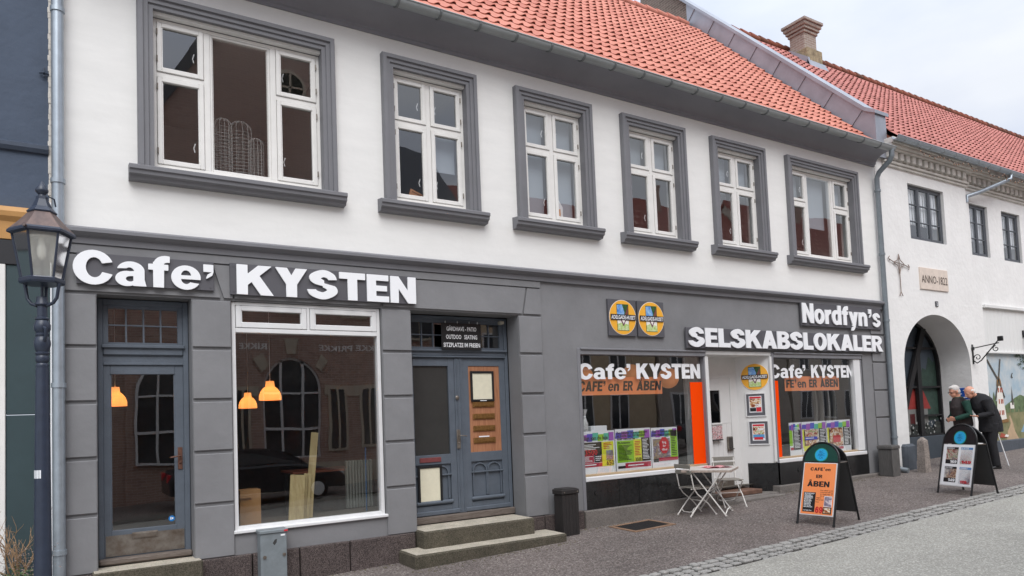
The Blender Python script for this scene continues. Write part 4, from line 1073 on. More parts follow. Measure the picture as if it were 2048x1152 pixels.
# planked panel, mural, plinth of the set back part
PLK = mat('white_planks', (222, 222, 220), .7, var=.03, vs=2, streak=(6, 6, .6))
mb = MB()
for i in range(30): mb.box(20.36 + i * .205, 20.36 + i * .205 + .199, .10, .16, 2.93, 4.08, .004)
mb.box(20.36, 26.5, .02, .16, 4.08, 4.17, .01); mb.box(20.36, 26.5, .05, .16, 2.88, 2.93, .006)
mb.build('plank_cladding', PLK, gate)
mb = MB(); mb.box(19.74, 26.5, .04, .3, .0, .58, .02); mb.build('plinth', MATS['slate_plinth'], gate)
Mm = [mat('mural_sky', (160, 182, 196), .8, vs=2.6, c2=(198, 202, 202)), mat('mural_field', (150, 142, 106), .8, vs=4, c2=(112, 116, 80)), mat('mural_path', (186, 160, 130), .8, var=.12, vs=5), mat('mural_green', (98, 116, 82), .8, var=.3, vs=9),
      mat('mural_white', (232, 228, 220), .8, var=.05, vs=9), mat('mural_brown', (138, 104, 62), .8, var=.2, vs=12), mat('mural_dark', (84, 78, 70), .8), mat('mural_red', (170, 84, 64), .8), mat('mural_water', (130, 164, 186), .8, var=.2, vs=8), mat('mural_leaf', (70, 88, 74), .8, var=.3, vs=20)]
mb = MB(); y = .152
def q(c, poly, k): mb.cur = c; mb.prism(poly, y - k * .002, y - k * .002 + .0015)
q(0, [(20.36, .58), (26.5, .58), (26.5, 2.88), (20.36, 2.88)], 1)
hill = [(20.36, .58), (20.36, 1.55)] + [(20.36 + i * .31, 1.55 + .10 * math.sin(i * 1.3) + (.12 if 3 < i < 9 else 0)) for i in range(1, 20)] + [(26.5, 1.5), (26.5, .58)]
q(3, hill, 2)
q(1, [(20.36, .58), (20.36, 1.32), (20.9, 1.25), (21.6, 1.42), (22.6, 1.3), (24, 1.4), (26.5, 1.3), (26.5, .58)], 3)
q(2, [(21.25, .58), (21.35, .8), (21.55, 1.0), (21.48, 1.2), (21.55, 1.22), (21.68, 1.0), (21.75, .8), (21.95, .58)], 4)
q(8, [(22.1, .75), (22.3, .95), (22.9, 1.0), (23.4, .9), (22.9, .72)], 4)
for i in range(26):
    x = 20.4 + i * .24; h = random.uniform(.12, .42) * (1.5 if i in (0, 1, 8, 9, 10) else 1); q(3, [(x, 1.3), (x + .04, 1.3 + h * .8), (x + .09, 1.3 + h), (x + .17, 1.3 + h * .6), (x + .2, 1.3)], 5 + (i % 2))
q(4, [(20.80, 1.08), (20.92, 2.02), (21.16, 2.02), (21.34, 1.08)], 8)
q(5, [(20.90, 2.02), (20.93, 2.16), (21.0, 2.27), (21.07, 2.28), (21.14, 2.16), (21.18, 2.02)], 9)
for (xa, za, xb, zb) in ((21.03, 2.17, 20.48, 2.72), (21.03, 2.17, 21.20, 2.74), (21.03, 2.17, 20.78, 1.66), (21.03, 2.17, 21.3, 1.7)):
    d = Vector((xb - xa, zb - za)).normalized() * .028; q(6, [(xa - d.y, za + d.x), (xb - d.y, zb + d.x), (xb + d.y, zb - d.x), (xa + d.y, za - d.x)], 10)
for z in (1.25, 1.55, 1.85):
    for x in (20.95, 21.07, 21.15): q(7, [(x, z), (x, z + .12), (x + .05, z + .12), (x + .05, z)], 11)
q(5, [(20.7, 1.02), (20.75, 1.1), (21.4, 1.14), (21.42, 1.05)], 11)
q(6, [(21.68, 1.5), (21.73, 2.0), (21.78, 1.5)], 9); q(4, [(21.58, 1.4), (21.58, 1.56), (21.8, 1.56), (21.8, 1.4)], 8)
for i in range(70):
    x = random.uniform(22.0, 22.7); z = random.uniform(2.35, 2.87) ; r = random.uniform(.02, .05)
    if z > 2.8 - (x - 21.95) * .75: q(9, [(x + r * math.cos(k * 1.57), z + r * .7 * math.sin(k * 1.57)) for k in range(4)], 12 + i * .05)
q(6, [(21.75, 2.28), (21.8, 2.36), (21.87, 2.37), (21.82, 2.33), (21.80, 2.28), (21.86, 2.24), (21.79, 2.23)], 9)
q(7, [(20.85, .66), (20.95, .78), (21.1, .74), (21.25, .7), (21.2, .64)], 11); q(4, [(21.1, .67), (21.2, .73), (21.35, .7), (21.3, .65)], 13)
mb.build('mural', Mm, gate)
# plaque, wall anchor, number plate, bracket, lamp, sign
mb = MB(); mb.box(17.20, 18.47, -.03, .02, 4.36, 4.89, .008); mb.cur = 1; small(mb, 'ANNO-1822', 17.835, 4.52, .27, -.034, 'c', 1.17, .004); mb.build('date_plaque', [mat('pink_sandstone', (216, 202, 190), .9, var=.08, vs=8), mat('dark_plaque_letters', (74, 60, 54), .9)], gate)  # flat letters in one dark brown
IRON = mat('rusty_iron', (138, 122, 114), .8, var=.3, vs=18)
mb = MB(); y = -.03
mb.tube([(16.33, y, 4.20), (16.33, y, 4.95), (16.32, y, 5.12)], .010, 8); mb.tube([(15.93, y, 4.97), (16.1, y, 4.92), (16.33, y, 4.90), (16.55, y, 4.88), (16.72, y, 4.84)], .010, 8)
mb.tube([(16.12, y, 4.92), (16.28, y, 4.98), (16.33, y, 5.10), (16.38, y, 4.98), (16.54, y, 4.89)], .009, 8); mb.tube([(16.12, y, 4.9), (16.27, y, 4.84), (16.32, y, 4.66)], .009, 8); mb.tube([(16.54, y, 4.87), (16.39, y, 4.82), (16.34, y, 4.66)], .009, 8)
mb.tube([(15.95, y, 5.04), (15.90, y, 5.0), (15.95, y, 4.94)], .010, 8); mb.tube([(16.70, y, 4.90), (16.75, y, 4.85), (16.72, y, 4.78)], .010, 8); mb.tube([(16.27, y, 4.14), (16.33, y, 4.24), (16.40, y, 4.14)], .010, 8)
mb.build('wall_anchor', IRON, gate, smooth=50)
mb = MB(); mb.box(17.83, 17.95, -.02, .01, 3.97, 4.10, .004); mb.cur = 1; small(mb, '2', 17.89, 3.995, .11, -.022, 'c'); mb.build('number_plate', [mat('plate_grey', (70, 72, 76), .5), LETTER], gate)
mb = MB(); x = 19.45
mb.box(x - .02, x + .02, -.03, .01, 2.58, 3.08, .006); mb.tube([(x, -.02, 2.98), (x, -.62, 3.06)], .013, 8); mb.tube([(x, -.03, 2.66), (x, -.10, 2.60), (x, -.20, 2.66), (x, -.34, 2.82), (x, -.50, 3.0), (x, -.66, 3.18)], .015, 8)
def spiral(c, r, n=14, s=1, a0=0): return [(x, c[0] + r * (1 - k / n * .8) * math.cos(a0 + s * k * .55), c[1] + r * (1 - k / n * .8) * math.sin(a0 + s * k * .55)) for k in range(n)]
mb.tube(spiral((-.12, 2.74), .085), .011, 7); mb.tube(spiral((-.55, 2.92), .08, s=-1, a0=1.5), .011, 7); mb.box(x - .03, x + .03, -.72, -.60, 3.10, 3.22, .01); mb.box(x - .05, x + .05, -.04, -.01, 2.93, 3.02, .006)
tag(mb.build('sign_bracket', BLACK, None, smooth=40), 'black wrought iron scroll bracket with no sign, fixed beside the painted mural', 'bracket')
mb = MB(); mb.box(19.315, 19.33, .06, .42, 1.70, 1.99, .003); mb.cur = 1
for k, (a, b) in enumerate(((.10, .22), (.25, .38), (.14, .36))): mb.box(19.309, 19.313, a, b, 1.92 - k * .09, 1.94 - k * .09)
tag(mb.build('blue_notice', [mat('notice_blue', (24, 82, 170), .4), LETTER]), 'blue notice board on the white archway reveal behind the two men', 'sign')
wl = thing('wall_lamp', 'black lamp on the white planks above the painted mural', 'lamp', (22.55, .10, 3.45))
mb = MB(); mb.box(22.50, 22.60, .06, .10, 3.35, 3.55, .008); mb.tube([(22.55, .07, 3.48), (22.55, -.05, 3.55), (22.55, -.12, 3.50)], .015, 8); mb.build('arm', BLACK, wl, smooth=40)
mb = MB(); mb.lathe([(.02, 3.52), (.05, 3.50), (.11, 3.36), (.10, 3.36), (.04, 3.49)], 22.55, -.12, 16); mb.build('shade', BLACK, wl, smooth=40)
fl = thing('fairy_lights', 'string of small unlit fairy lights looped under the grey gutter', 'fairy lights', (18.5, -.42, 7.5))
pts = []; bulbs = []
for i in range(90):
    t = i / 89; x = 16.75 + 5.2 * t; z = 7.56 - .13 * abs(math.sin(t * 16)) - .02 * math.sin(t * 71); pts.append((x, -.46 + .03 * math.sin(t * 40), z))
    if i % 3 == 1: bulbs.append(pts[-1])
mb = MB(); mb.tube(pts, .009, 5); mb.build('wire', mat('brown_wire', (70, 56, 50), .6), fl)
mb = MB()
for b in bulbs: mb.ball((b[0], b[1], b[2] - .025), .016, rz=.026, n=6, m=5)
mb.build('bulb', mat('bulb_clear', (150, 120, 100), .2), fl)

# ------------------------------------------------------------------ left neighbour
left = thing('blue_building', 'neighbouring shop with dark blue upper wall, ochre cornice and dark green panel', 'building', (-2, 0, gz(-2)))
mb = MB(); wall_with_holes(mb, -7, -.15, 3.90, 9.5, .0, .4, []); mb.build('upper_wall', mat('blue_render', (72, 83, 100), .8, var=.12, vs=1.8, bump=.3, bs=12), left)
mb = MB(); mb.prism([(0, 4.72), (-.03, 4.73), (-.05, 4.77), (-.05, 4.81), (0, 4.84)], -7, -.16, 'yz'); mb.build('ledge', mat('blue_ledge', (58, 68, 84), .6, var=.1, vs=5), left)
mb = MB(); mb.prism([(.02, 3.76), (-.03, 3.77), (-.05, 3.95), (-.09, 4.0), (-.10, 4.05), (-.08, 4.10), (.02, 4.13)], -7, -.16, 'yz'); mb.build('cornice', mat('ochre_cornice', (194, 146, 88), .6, var=.08, vs=4), left)
mb = MB(); mb.box(-7, -.15, -.03, .1, 3.50, 3.76, .006); mb.build('fascia', mat('black_fascia', (34, 34, 38), .5), left)
mb = MB(); mb.box(-.535, -.15, -.012, .1, 1.93, 3.50, .004); mb.box(-.535, -.15, -.012, .1, gz(0) - .1, 1.922, .004); mb.build('panel', mat('green_panel', (48, 66, 70), .6, var=.08, vs=3), left)
mb = MB(); mb.box(-.62, -.54, -.03, .1, -.3, 3.50, .006); mb.box(-1.9, -.62, .02, .1, 2.7, 2.8); mb.box(-2.0, -1.9, -.03, .1, -.3, 3.5, .006); mb.build('window_frame', SASH, left)
mb = MB(); mb.add([(-1.9, .05, .3), (-.6, .05, .3), (-.6, .05, 3.5), (-1.9, .05, 3.5)], [(0, 1, 2, 3)]); mb.build('shop_glass', SHOPGLASS, left)
mb = MB(); mb.box(-7, -2.0, -.01, .1, -.4, 3.5); mb.box(-1.9, -.6, .3, .35, -.4, 3.6); mb.build('ground_wall', MATS['green_panel'], left)
mb = MB()
for i in range(60):
    z = 4.1 + i * .06; w = random.uniform(.012, .04); mb.box(-.152 - w * .4, -.135, -.012 - random.uniform(0, .008), .02, z, z + .062, .004)
mb.build('broken_plaster_edge', mat('old_white_plaster', (206, 200, 192), .9, var=.15, vs=15), left)
mb = MB(); mb.tube([(-.145, -.03, 4.2), (-.14, -.03, 3.4), (-.142, -.035, 1.5), (-.14, -.03, .2)], .009, 6); mb.build('cable', LETTER, left)
mb = MB(); mb.tube([(-.24, -.02, 5.62), (-.20, -.05, 5.62), (-.16, -.02, 5.62)], .012, 6); mb.tube([(-.20, -.03, 5.58), (-.20, -.03, 5.68)], .01, 6); mb.build('wall_hook', MATS['blue_ledge'], left)
# ------------------------------------------------------------------ ground
PAVE = speckle('exposed_aggregate', [(0, (84, 76, 73)), (.22, (108, 99, 95)), (.5, (122, 113, 108)), (.74, (94, 84, 79)), (.88, (148, 140, 134))], 62, .9, .6, (.55, .72, 1.22))
ROAD = speckle('worn_asphalt', [(0, (142, 140, 132)), (.22, (164, 162, 154)), (.5, (154, 152, 144)), (.72, (147, 145, 137)), (.88, (188, 185, 176))], 70, .9, .5, (.45, .84, 1.14))
def sheet(name, x0, x1, ys, dz, m, nx=40):
    mb = MB(); xs = [x0 + (x1 - x0) * i / nx for i in range(nx + 1)]; n = len(ys)
    mb.add([(x, y, gz(x, y) + d) for x in xs for y, d in zip(ys, dz)], [(i * n + j, (i + 1) * n + j, (i + 1) * n + j + 1, i * n + j + 1) for i in range(nx) for j in range(n - 1)])
    o = mb.build(name, m); return struct(o)
mb = MB(); mb.add([(-400, -400, -1.0), (400, -400, -1.0), (400, 400, -1.0), (-400, 400, -1.0)], [(0, 1, 2, 3)]); struct(mb.build('ground', mat('earth', (96, 94, 88), .95, var=.1, vs=.5)))
sheet('pavement', -14, 60, [-2.79, .9], [0, 0], PAVE)
sheet('road', -20, 90, [-9.6, -6, -3.26, -3.20], [-.07, .0, -.004, -.012], ROAD)
sheet('sett_bed', -20, 90, [-3.45, -2.76], [-.022, -.018], mat('joint_soil', (44, 40, 36), .95, var=.3, vs=9))
sheet('far_pavement', -20, 90, [-13.4, -9.6], [.06, .04], PAVE)
SETT = speckle('granite_sett', [(0, (152, 150, 146)), (.3, (166, 164, 159)), (.6, (138, 136, 132)), (.85, (182, 178, 172))], 160, .85, .3, (5, .72, 1.2))
mb = MB(); rnd = random.Random(4)
for r, (ya, w, ln, hgt) in enumerate(((-2.785, .12, .15, .014), (-2.92, .11, .15, .004), (-3.045, .105, .145, .0), (-3.16, .10, .15, -.004))):
    x = 3.2 + r * .07
    while x < 27:
        l_ = ln * rnd.uniform(.72, 1.3); ww = w * rnd.uniform(.86, 1.0)
        if not (r == 3 and rnd.random() < .4):
            z = gz(x, ya) + hgt + rnd.uniform(-.006, .006); a = rnd.uniform(-.05, .05)
            mb.M = Matrix.Translation((x + l_ / 2, ya - w / 2, z)) @ Matrix.Rotation(a, 4, 'Z') @ Matrix.Rotation(rnd.uniform(-.03, .03), 4, 'X') @ Matrix.Rotation(rnd.uniform(-.02, .03), 4, 'Y')
            mb.box(-l_ / 2 + .010, l_ / 2 - .010, -ww / 2 + .004, ww / 2 - .004, -.1, 0, .012)
        x += l_ + .008
struct(mb.build('sett_strip', SETT, None))
mb = MB(); rnd = random.Random(12)                                   # moss, grit and crumbs along the foot of the wall
for i in range(900):
    x = rnd.uniform(.2, 15); y = -.09 - abs(rnd.gauss(0, .10)); 
    if 3.6 < x < 6.2: y -= .56
    r = rnd.uniform(.004, .013); mb.ball((x, y, gz(x, y) + r * .2), r, r * rnd.uniform(.6, 1.4), r * .55, 5, 3)
for i in range(420):
    x = rnd.uniform(1, 20); y = rnd.uniform(-2.7, -.3); r = rnd.uniform(.004, .009); mb.ball((x, y, gz(x, y) + r * .2), r, r * 1.3, r * .5, 5, 3)
struct(mb.build('grit', mat('grit_mossy', (112, 106, 84), .95, vs=3, c2=(84, 78, 60))), 'stuff')
# ------------------------------------------------------------------ fascia signs: raised white letters on grey boards
def letter_sign(name, label, board, words, y0=-.03, yl=-.095, extra=()):
    x0, x1, z0, z1 = board
    t = thing(name, label, 'sign', ((x0 + x1) / 2, y0, z0))
    mb = MB(); mb.box(x0, x1, y0 - .035, y0, z0, z1, .004)
    for e in extra: mb.box(e[0], e[1], y0 - .035, y0, e[2], e[3], .004)
    for sx in (x0 + .04, x1 - .04):
        for sz in (z0 + .04, z1 - .04): mb.cyl((sx, y0 - .035, sz), (sx, y0 - .041, sz), .008, n=8)
    mb.build('board', BOARDG, t)
    for w in words:
        for g in heavy_solid(*w[:5], yl, y0 - .045, **(w[5] if len(w) > 5 else {})): g.build('letter', LETTER, t, smooth=35)
    return t
letter_sign('shop_sign', 'large white raised letters on a dark board above the glazed cafe door', (.09, 1.485, 3.335, 3.68),
            [('Cafe', .055, 1.335, 3.335, 3.70, {'gap': .05}), ('’', 1.365, 1.475, 3.30, 3.64)])
letter_sign('shop_sign', 'large white raised capitals on a dark board above the big white-framed window', (1.665, 4.09, 3.305, 3.69),
            [('KYSTEN', 1.735, 4.085, 3.31, 3.675, {'gap': .05})])
letter_sign('shop_sign', 'smaller white raised lettering on a dark board at the top right of the facade', (12.55, 15.38, 3.315, 3.79),
            [('Nordfyn', 12.56, 14.80, 3.37, 3.775, {'gap': .05}), ('’', 14.86, 14.97, 3.37, 3.75), ('s', 15.02, 15.30, 3.37, 3.775)])
letter_sign('shop_sign', 'long row of white raised capitals over the recessed white entrance', (9.28, 15.33, 2.80, 3.17),
            [('SELSKABSLOKALER', 9.33, 15.33, 2.825, 3.17, {'gap': .05})], yl=-.095)
# round emblem signs
EY = mat('emblem_amber', (246, 178, 52), .5); EYD = mat('emblem_ochre', (214, 160, 44), .5)
EM = [EY, mat('emblem_white', (240, 236, 226), .5), mat('emblem_sky', (50, 120, 205), .5, vs=14, c2=(170, 210, 235)), mat('emblem_leaf', (60, 110, 46), .5, vs=22, c2=(24, 50, 28)),
      mat('emblem_brown', (120, 70, 60), .5), mat('emblem_grass', (150, 190, 70), .5, vs=25, c2=(220, 226, 190)), mat('emblem_black', (28, 22, 34), .5), mat('emblem_plum', (110, 44, 84), .5), LETTER]
def emblem(mb, cx, cz, r, y, s=1):
    def disc(c, rr, k): mb.cur = c; mb.prism([(cx + rr * math.cos(t * math.pi / 24), cz + rr * math.sin(t * math.pi / 24)) for t in range(48)], y - k * .0022, y - (k - 1) * .0022)
    def pg(c, pts, k): mb.cur = c; mb.prism([(cx + p[0] * r, cz + p[1] * r) for p in pts], y - k * .0022, y - (k - 1) * .0022)
    disc(1, r, 1); disc(0, r * .975, 2)
    pg(3, [(-.44, -.76), (.44, -.76), (.44, .76), (-.44, .76)], 3)
    pg(2, [(-.42, .70), (-.05, .74), (.12, .3), (.05, -.1), (-.42, -.1)], 4); pg(1, [(-.42, -.05), (.42, -.05), (.40, -.45), (-.42, -.4)], 4)
    pg(5, [(-.42, -.38), (-.1, -.30), (.42, -.42), (.42, -.74), (-.42, -.74)], 5); pg(4, [(.40, .70), (.12, .1), (-.06, -.05), (.2, -.08), (.40, .28)], 5)
    pg(3, [(-.02, .70), (.2, .74), (.3, .5), (.1, .35)], 5); pg(7, [(-.2, -.12), (.22, -.12), (.02, -.52)], 6); pg(1, [(-.10, -.17), (.12, -.17), (.02, -.38)], 7)
    pg(6, [(-.93, -.16), (.93, -.16), (.93, .16), (-.93, .16)], 8)
    mb.cur = 8; small(mb, 'ADELGADE-HUSET', cx, cz - .105 * r, .30 * r, y - 8.6 * .0022, 'c', 1.76 * r, .018)
for lab, x0 in (('round amber emblem on a square grey board, the one farther from the row of capitals', 7.54), ('round amber emblem on a square grey board, the one nearer the row of capitals', 8.18)):
    t = thing('emblem_sign', lab, 'sign', (x0 + .3, -.02, 2.97), 'pair of round emblem signs on the grey wall')
    mb = MB(); mb.box(x0, x0 + .605, -.045, -.002, 2.975, 3.585, .004); mb.build('board', BOARDG, t)
    mb = MB(); emblem(mb, x0 + .305, 3.285, .292, -.046); mb.build('emblem', EM, t)
# emblem and frames on the slanting white wall of the entrance
def slant():                                              # local x runs along the slanting wall from its back edge
    a = Vector((nx, ny - .004, 0)); b = Vector((11.60, -.004, 0)); d = (b - a).normalized(); n = Vector((-d.y, d.x, 0))
    return Matrix(((d.x, n.x, 0, a.x), (d.y, n.y, 0, a.y), (0, 0, 1, 0), (0, 0, 0, 1))), (b - a).length
SM, SL = slant()
mb = MB(SM); emblem(mb, .345, 2.30, .262, -.004)
tag(mb.build('emblem_sign', EM), 'round ochre emblem stuck on the white entrance wall above two framed menus', 'sign')
MATTEGREY = mat('grey_mount', (92, 92, 98), .7)
for lab, z0, z1, f, k in (('silver framed food poster, upper of two on the white entrance wall', 1.52, 1.985, FOOD1, 0), ('silver framed food poster, lower of two on the white entrance wall', .97, 1.445, FOOD2, 1)):
    t = thing('framed_poster', lab, 'poster', SM @ Vector((.33, 0, z0)), 'framed posters at the entrance')
    x0, x1 = .145 + k * .03, .525 + k * .03
    mb = MB(SM); w = .022
    mb.box(x0, x0 + w, -.02, 0, z0, z1, .004); mb.box(x1 - w, x1, -.02, 0, z0, z1, .004); mb.box(x0 + w, x1 - w, -.02, 0, z0, z0 + w, .004); mb.box(x0 + w, x1 - w, -.02, 0, z1 - w, z1, .004); mb.build('frame', ALU, t)
    mb = MB(SM); mb.box(x0 + w, x1 - w, -.010, -.001, z0 + w, z1 - w); mb.build('mount', MATTEGREY, t)
    mb = MB(SM); a, b, c, d = x0 + .07, x1 - .075, z0 + .085, z1 - .06
    mb.cur = 0; mb.box(a, b, -.0125, -.010, c, d); mb.cur = 1; mb.box(a + .012, b - .012, -.0145, -.0125, c + (.10 if k == 0 else .12), d - .055)
    mb.cur = 2; mb.box(a + .012, b - .012, -.0145, -.0125, d - .048, d - .012)
    if k == 0: mb.cur = 2; mb.box(a + .13, b - .012, -.0145, -.0125, c + .015, c + .10); mb.cur = 3; mb.box(a + .012, a + .125, -.0145, -.0125, c + .02, c + .09)
    else: mb.cur = 5; mb.box(a + .012, b - .012, -.0145, -.0125, c + .05, c + .12); mb.cur = 2; mb.box(a + .03, b - .04, -.0165, -.0145, c + .02, c + .07)
    mb.cur = 4; heavy_flat(mb, '328' if k == 0 else '198', b - .13, b - .02, c + (.10 if k == 0 else .20), c + (.165 if k == 0 else .245), -.0172, gap=.03)
    mb.build('print', [WPAPER, f, RED, INK, LETTER, mat('sky_ink', (80, 150, 200), .5)], t)
# black patio sign over the double door
t = thing('patio_sign', 'black sign with three rows of white words over the double door', 'sign', (4.96, .28, 2.71))
mb = MB(); mb.box(4.63, 5.295, .262, .274, 2.72, 3.12, .003); mb.build('board', BLACK, t)
for row, z, wd in (('GÅRDHAVE - PATIO', 3.005, .50), ('OUTDOO   SEATING', 2.885, .52), ('SITZPLATZE IM FREIEN', 2.765, .61)):
    mb = MB(); small(mb, row, 4.965, z, .088, .260, 'c', wd, .018); mb.build('lettering', LETTER, t)
mb = MB()
for x in (4.70, 4.9, 5.1, 5.24): mb.tube([(x, .265, 3.115), (x, .27, 3.14), (x + .01, .28, 3.15)], .004, 5)
mb.build('tie', LETTER, t)

# ------------------------------------------------------------------ inside the right hand shop windows
BAN = mat('orange_banner', (238, 138, 82), .6, var=.06, vs=4)
for lab, x0, x1, a in (('orange paper banner with black words hung inside the wide window left of the entrance', 6.97, 8.83, 6.84), ('orange paper banner with black words hung inside the window right of the entrance', 12.17, 13.97, 11.95)):
    t = thing('banner', lab, 'banner', ((x0 + x1) / 2, .13, 2.0), 'orange banners in the shop windows')
    y = .135
    mb = MB(); mb.box(x0, x1, y, y + .004, 2.005, 2.30); mb.build('sheet', BAN, t)
    if x0 < 9: words = (('CAFE', 6.985, 7.48, .18), ('’', 7.50, 7.545, .1), ('en', 7.60, 7.84, .18), ('ER', 7.93, 8.15, .18), ('ÅBEN', 8.23, 8.79, .18))
    else: words = (('FE', 12.21, 12.46, .05), ('’', 12.49, 12.53, 0), ('en', 12.57, 12.85, 0), ('ER', 12.95, 13.22, 0), ('ÅBEN', 13.32, 13.93, 0))
    for w_, a_, b_, sh in words:
        mb = MB(); heavy_flat(mb, w_, a_, b_, 2.07, 2.235, y - .002, shear=sh); mb.build('lettering', INK, t)
LANT = mat('orange_paper_lantern', (236, 150, 92), .7, emit=((236, 150, 92), .12))
for k, (x, z, lab) in enumerate(((7.0, 2.36, 'round orange paper lantern at the left edge of the wide shop window'), (8.03, 2.42, 'round orange paper lantern behind the apostrophe of the window lettering'), (8.86, 2.33, 'larger round orange paper lantern behind the last capitals of the window lettering'))):
    t = thing('paper_lantern', lab, 'lantern', (x, .42, z - .2), 'orange paper lanterns in the wide shop window')
    mb = MB(); r = (.17, .155, .19)[k]; x2 = x * (9.42 / 9.0)
    mb.ball((x2, .42, z - .03), r, r, r, 20, 12); mb.build('shade', LANT, t, smooth=60)
    mb = MB(); mb.tube([(x2, .42, z + r - .03), (x2, .42, 3.38)], .006, 5); mb.build('cord', BLACK, t)
PM = [WPAPER, BLUE, PURP, TEAL, INK, CRIMSON, YELL, LIME, ROOMPHOTO, RED, LETTER, FOOD2, mat('ribbon_indigo', (80, 66, 190), .5), FOOD1]
def poster(label, x0, x1, z0, z1, y, kind, group):
    t = thing('window_poster', label, 'poster', ((x0 + x1) / 2, y, z0), group)
    W = x1 - x0; H = z1 - z0
    mb = MB(); mb.box(x0 + .003, x1 - .003, y, y + .003, z0, z1); mb.build('sheet', WPAPER, t)
    mb = MB()
    def q(c, a, b, lo, hi, k=1, sk=0): mb.cur = c; mb.prism([(x0 + a * W, z0 + lo * H), (x0 + b * W, z0 + lo * H), (x0 + (b + sk) * W, z0 + hi * H), (x0 + (a + sk) * W, z0 + hi * H)], y - k * .002, y - (k - 1) * .002)
    def tx(c, s, a, lo, sz, w=None, k=4, al='l', bold=.02): mb.cur = c; small(mb, s, x0 + a * W, z0 + lo * H, sz, y - k * .002, al, w * W if w else None, bold)
    def lines(c, a, b, lo, hi, n, k=3):
        for i in range(n):
            z = lo + (hi - lo) * (i + .3) / n; mb.cur = c; mb.box(x0 + a * W, x0 + (a + (b - a) * random.uniform(.6, 1)) * W, y - k * .002, y - k * .002 + .001, z0 + z * H, z0 + (z + (hi - lo) / n * .42) * H)
    for i, c in enumerate((12, 2, 1, 3, 7, 2) if kind != 0 else (2, 12, 3, 7, 3, 2)):
        a = -.0 + i * .163 if i else .0; q(c, a, min(.97, a + .165), .78 - .02 * (i % 2), .92 + .02 * ((i * 7) % 3), 2, .02 if i < 5 else 0)
    if kind == 0:
        q(4, .0, .60, .44, .74); q(6, .60, .95, .16, .74, 2); q(5, .0, .36, .26, .44); q(4, .37, .62, .26, .44); q(5, .0, .62, .16, .25)
        tx(4, 'Billigt kan du leje', .0, .80, .085, .78); tx(9, '3500', .10, .44, .125, .36); tx(4, '650', .72, .18, .11, .22); q(8, .72, .93, .30, .53, 3)
        lines(10, .03, .55, .56, .70, 4); lines(10, .03, .33, .28, .42, 6); lines(10, .40, .58, .29, .42, 3); lines(9, .65, .9, .56, .72, 4); lines(10, .03, .58, .18, .24, 1)
    elif kind == 1:
        q(7, .04, .5, .20, .72); q(6, .5, .72, .20, .74, 2); q(4, .72, .97, .20, .77); q(5, .25, .97, .06, .18); q(4, .05, .25, .06, .12)
        tx(4, 'Det behøver ikke at være dyrt', .04, .88, .06, .86); tx(4, 'at holde fest for familien', .04, .81, .06, .80); tx(4, 'eller vennerne', .04, .74, .06, .50)
        tx(4, 'Du bestemmer', .07, .65, .05, .34); tx(4, '3500', .53, .21, .085, .17); lines(4, .07, .46, .25, .62, 12); lines(9, .53, .70, .34, .70, 9); lines(10, .75, .95, .24, .74, 14); lines(10, .32, .92, .09, .15, 1, 4)
    elif kind == 2:
        q(8, .06, .70, .20, .72); q(7, .72, .98, .24, .92, 2); q(5, .25, .98, .16, .24, 3); q(4, .05, .25, .14, .22)
        tx(4, 'Skal vi hjælpe med', .04, .88, .06, .78); tx(4, 'planlægningen', .04, .80, .06, .66); lines(4, .75, .95, .28, .80, 12)
        mb.cur = 9; mb.prism([(x0 + (.47 + .19 * math.cos(k * math.pi / 4 + .39)) * W, z0 + (.55 + .22 * math.sin(k * math.pi / 4 + .39)) * H) for k in range(8)], y - .008, y - .006); 
        for k in range(3): tx(10, ('Ring', 'for', 'tilbud')[k], .47, .60 - k * .09, .055, None, 5, 'c')
    elif kind == 3:
        q(7, .0, .25, .3, .9); q(4, .30, .92, .17, .88); q(2, .92, 1, .2, .9, 2); lines(10, .36, .88, .22, .86, 16); q(5, .05, .3, .17, .25, 2)
    else:
        q(6, .02, .12, .2, .8); q(11 if kind == 4 else 13, .08, .66, .52 if kind == 4 else .18, .76); 
        if kind == 4: q(13, .08, .66, .24, .50); q(6, .05, .5, .10, .26, 2); q(1, .1, .6, .44, .53, 3); lines(10, .12, .58, .46, .52, 1, 4)
        else: q(9, .25, .55, .30, .52, 2)
        q(4, .68, .97, .18, .78); lines(10, .72, .95, .2, .76, 12); q(5, .2, .66, .08, .16)
    mb.build('print', PM, t)
G1 = 'coloured posters along the wide shop window'; G2 = 'coloured posters in the window right of the entrance'
poster('window poster offering 3500 in red on black with a yellow strip marked 650', 6.965, 7.67, .735, 1.42, .10, 0, G1)
poster('window poster with a big lime green text panel beside a black column', 7.68, 8.47, .735, 1.43, .10, 1, G1)
poster('window poster with a room photograph under a red octagonal badge', 8.48, 9.10, .735, 1.42, .10, 2, G1)
poster('narrow window poster with one black column of white lines', 12.17, 12.56, .71, 1.37, .10, 3, G2)
poster('window poster with two rows of food photographs and a yellow corner', 12.57, 13.38, .71, 1.37, .10, 4, G2)
poster('window poster with one large photograph of red dishes', 13.39, 14.22, .71, 1.37, .10, 5, G2)
CELLO = glass('cellophane', 1.5, (.9, .9, .9), .02, .15, 30)
t = thing('gift_bag', 'small cellophane gift bag tied at the neck, at the left of the wide shop window', 'gift bag', (7.16, .22, 1.36))
mb = MB(); mb.lathe([(.04, 1.38), (.055, 1.46), (.05, 1.55), (.014, 1.66), (.05, 1.78), (.03, 1.74)], 7.16, .22, 10); mb.build('wrapper', mat('crinkled_film', (206, 206, 206), .25, var=.3, vs=40), t)
mb = MB(); mb.lathe([(.018, 1.645), (.022, 1.66), (.018, 1.675)], 7.16, .22, 10); mb.build('tie', LETTER, t)
mb = MB(); mb.box(7.28, 7.62, .22, .42, .73, 1.50, .006); tag(mb.build('white_box', WPAPER), 'plain white box standing behind the posters beside the gift bag', 'box')
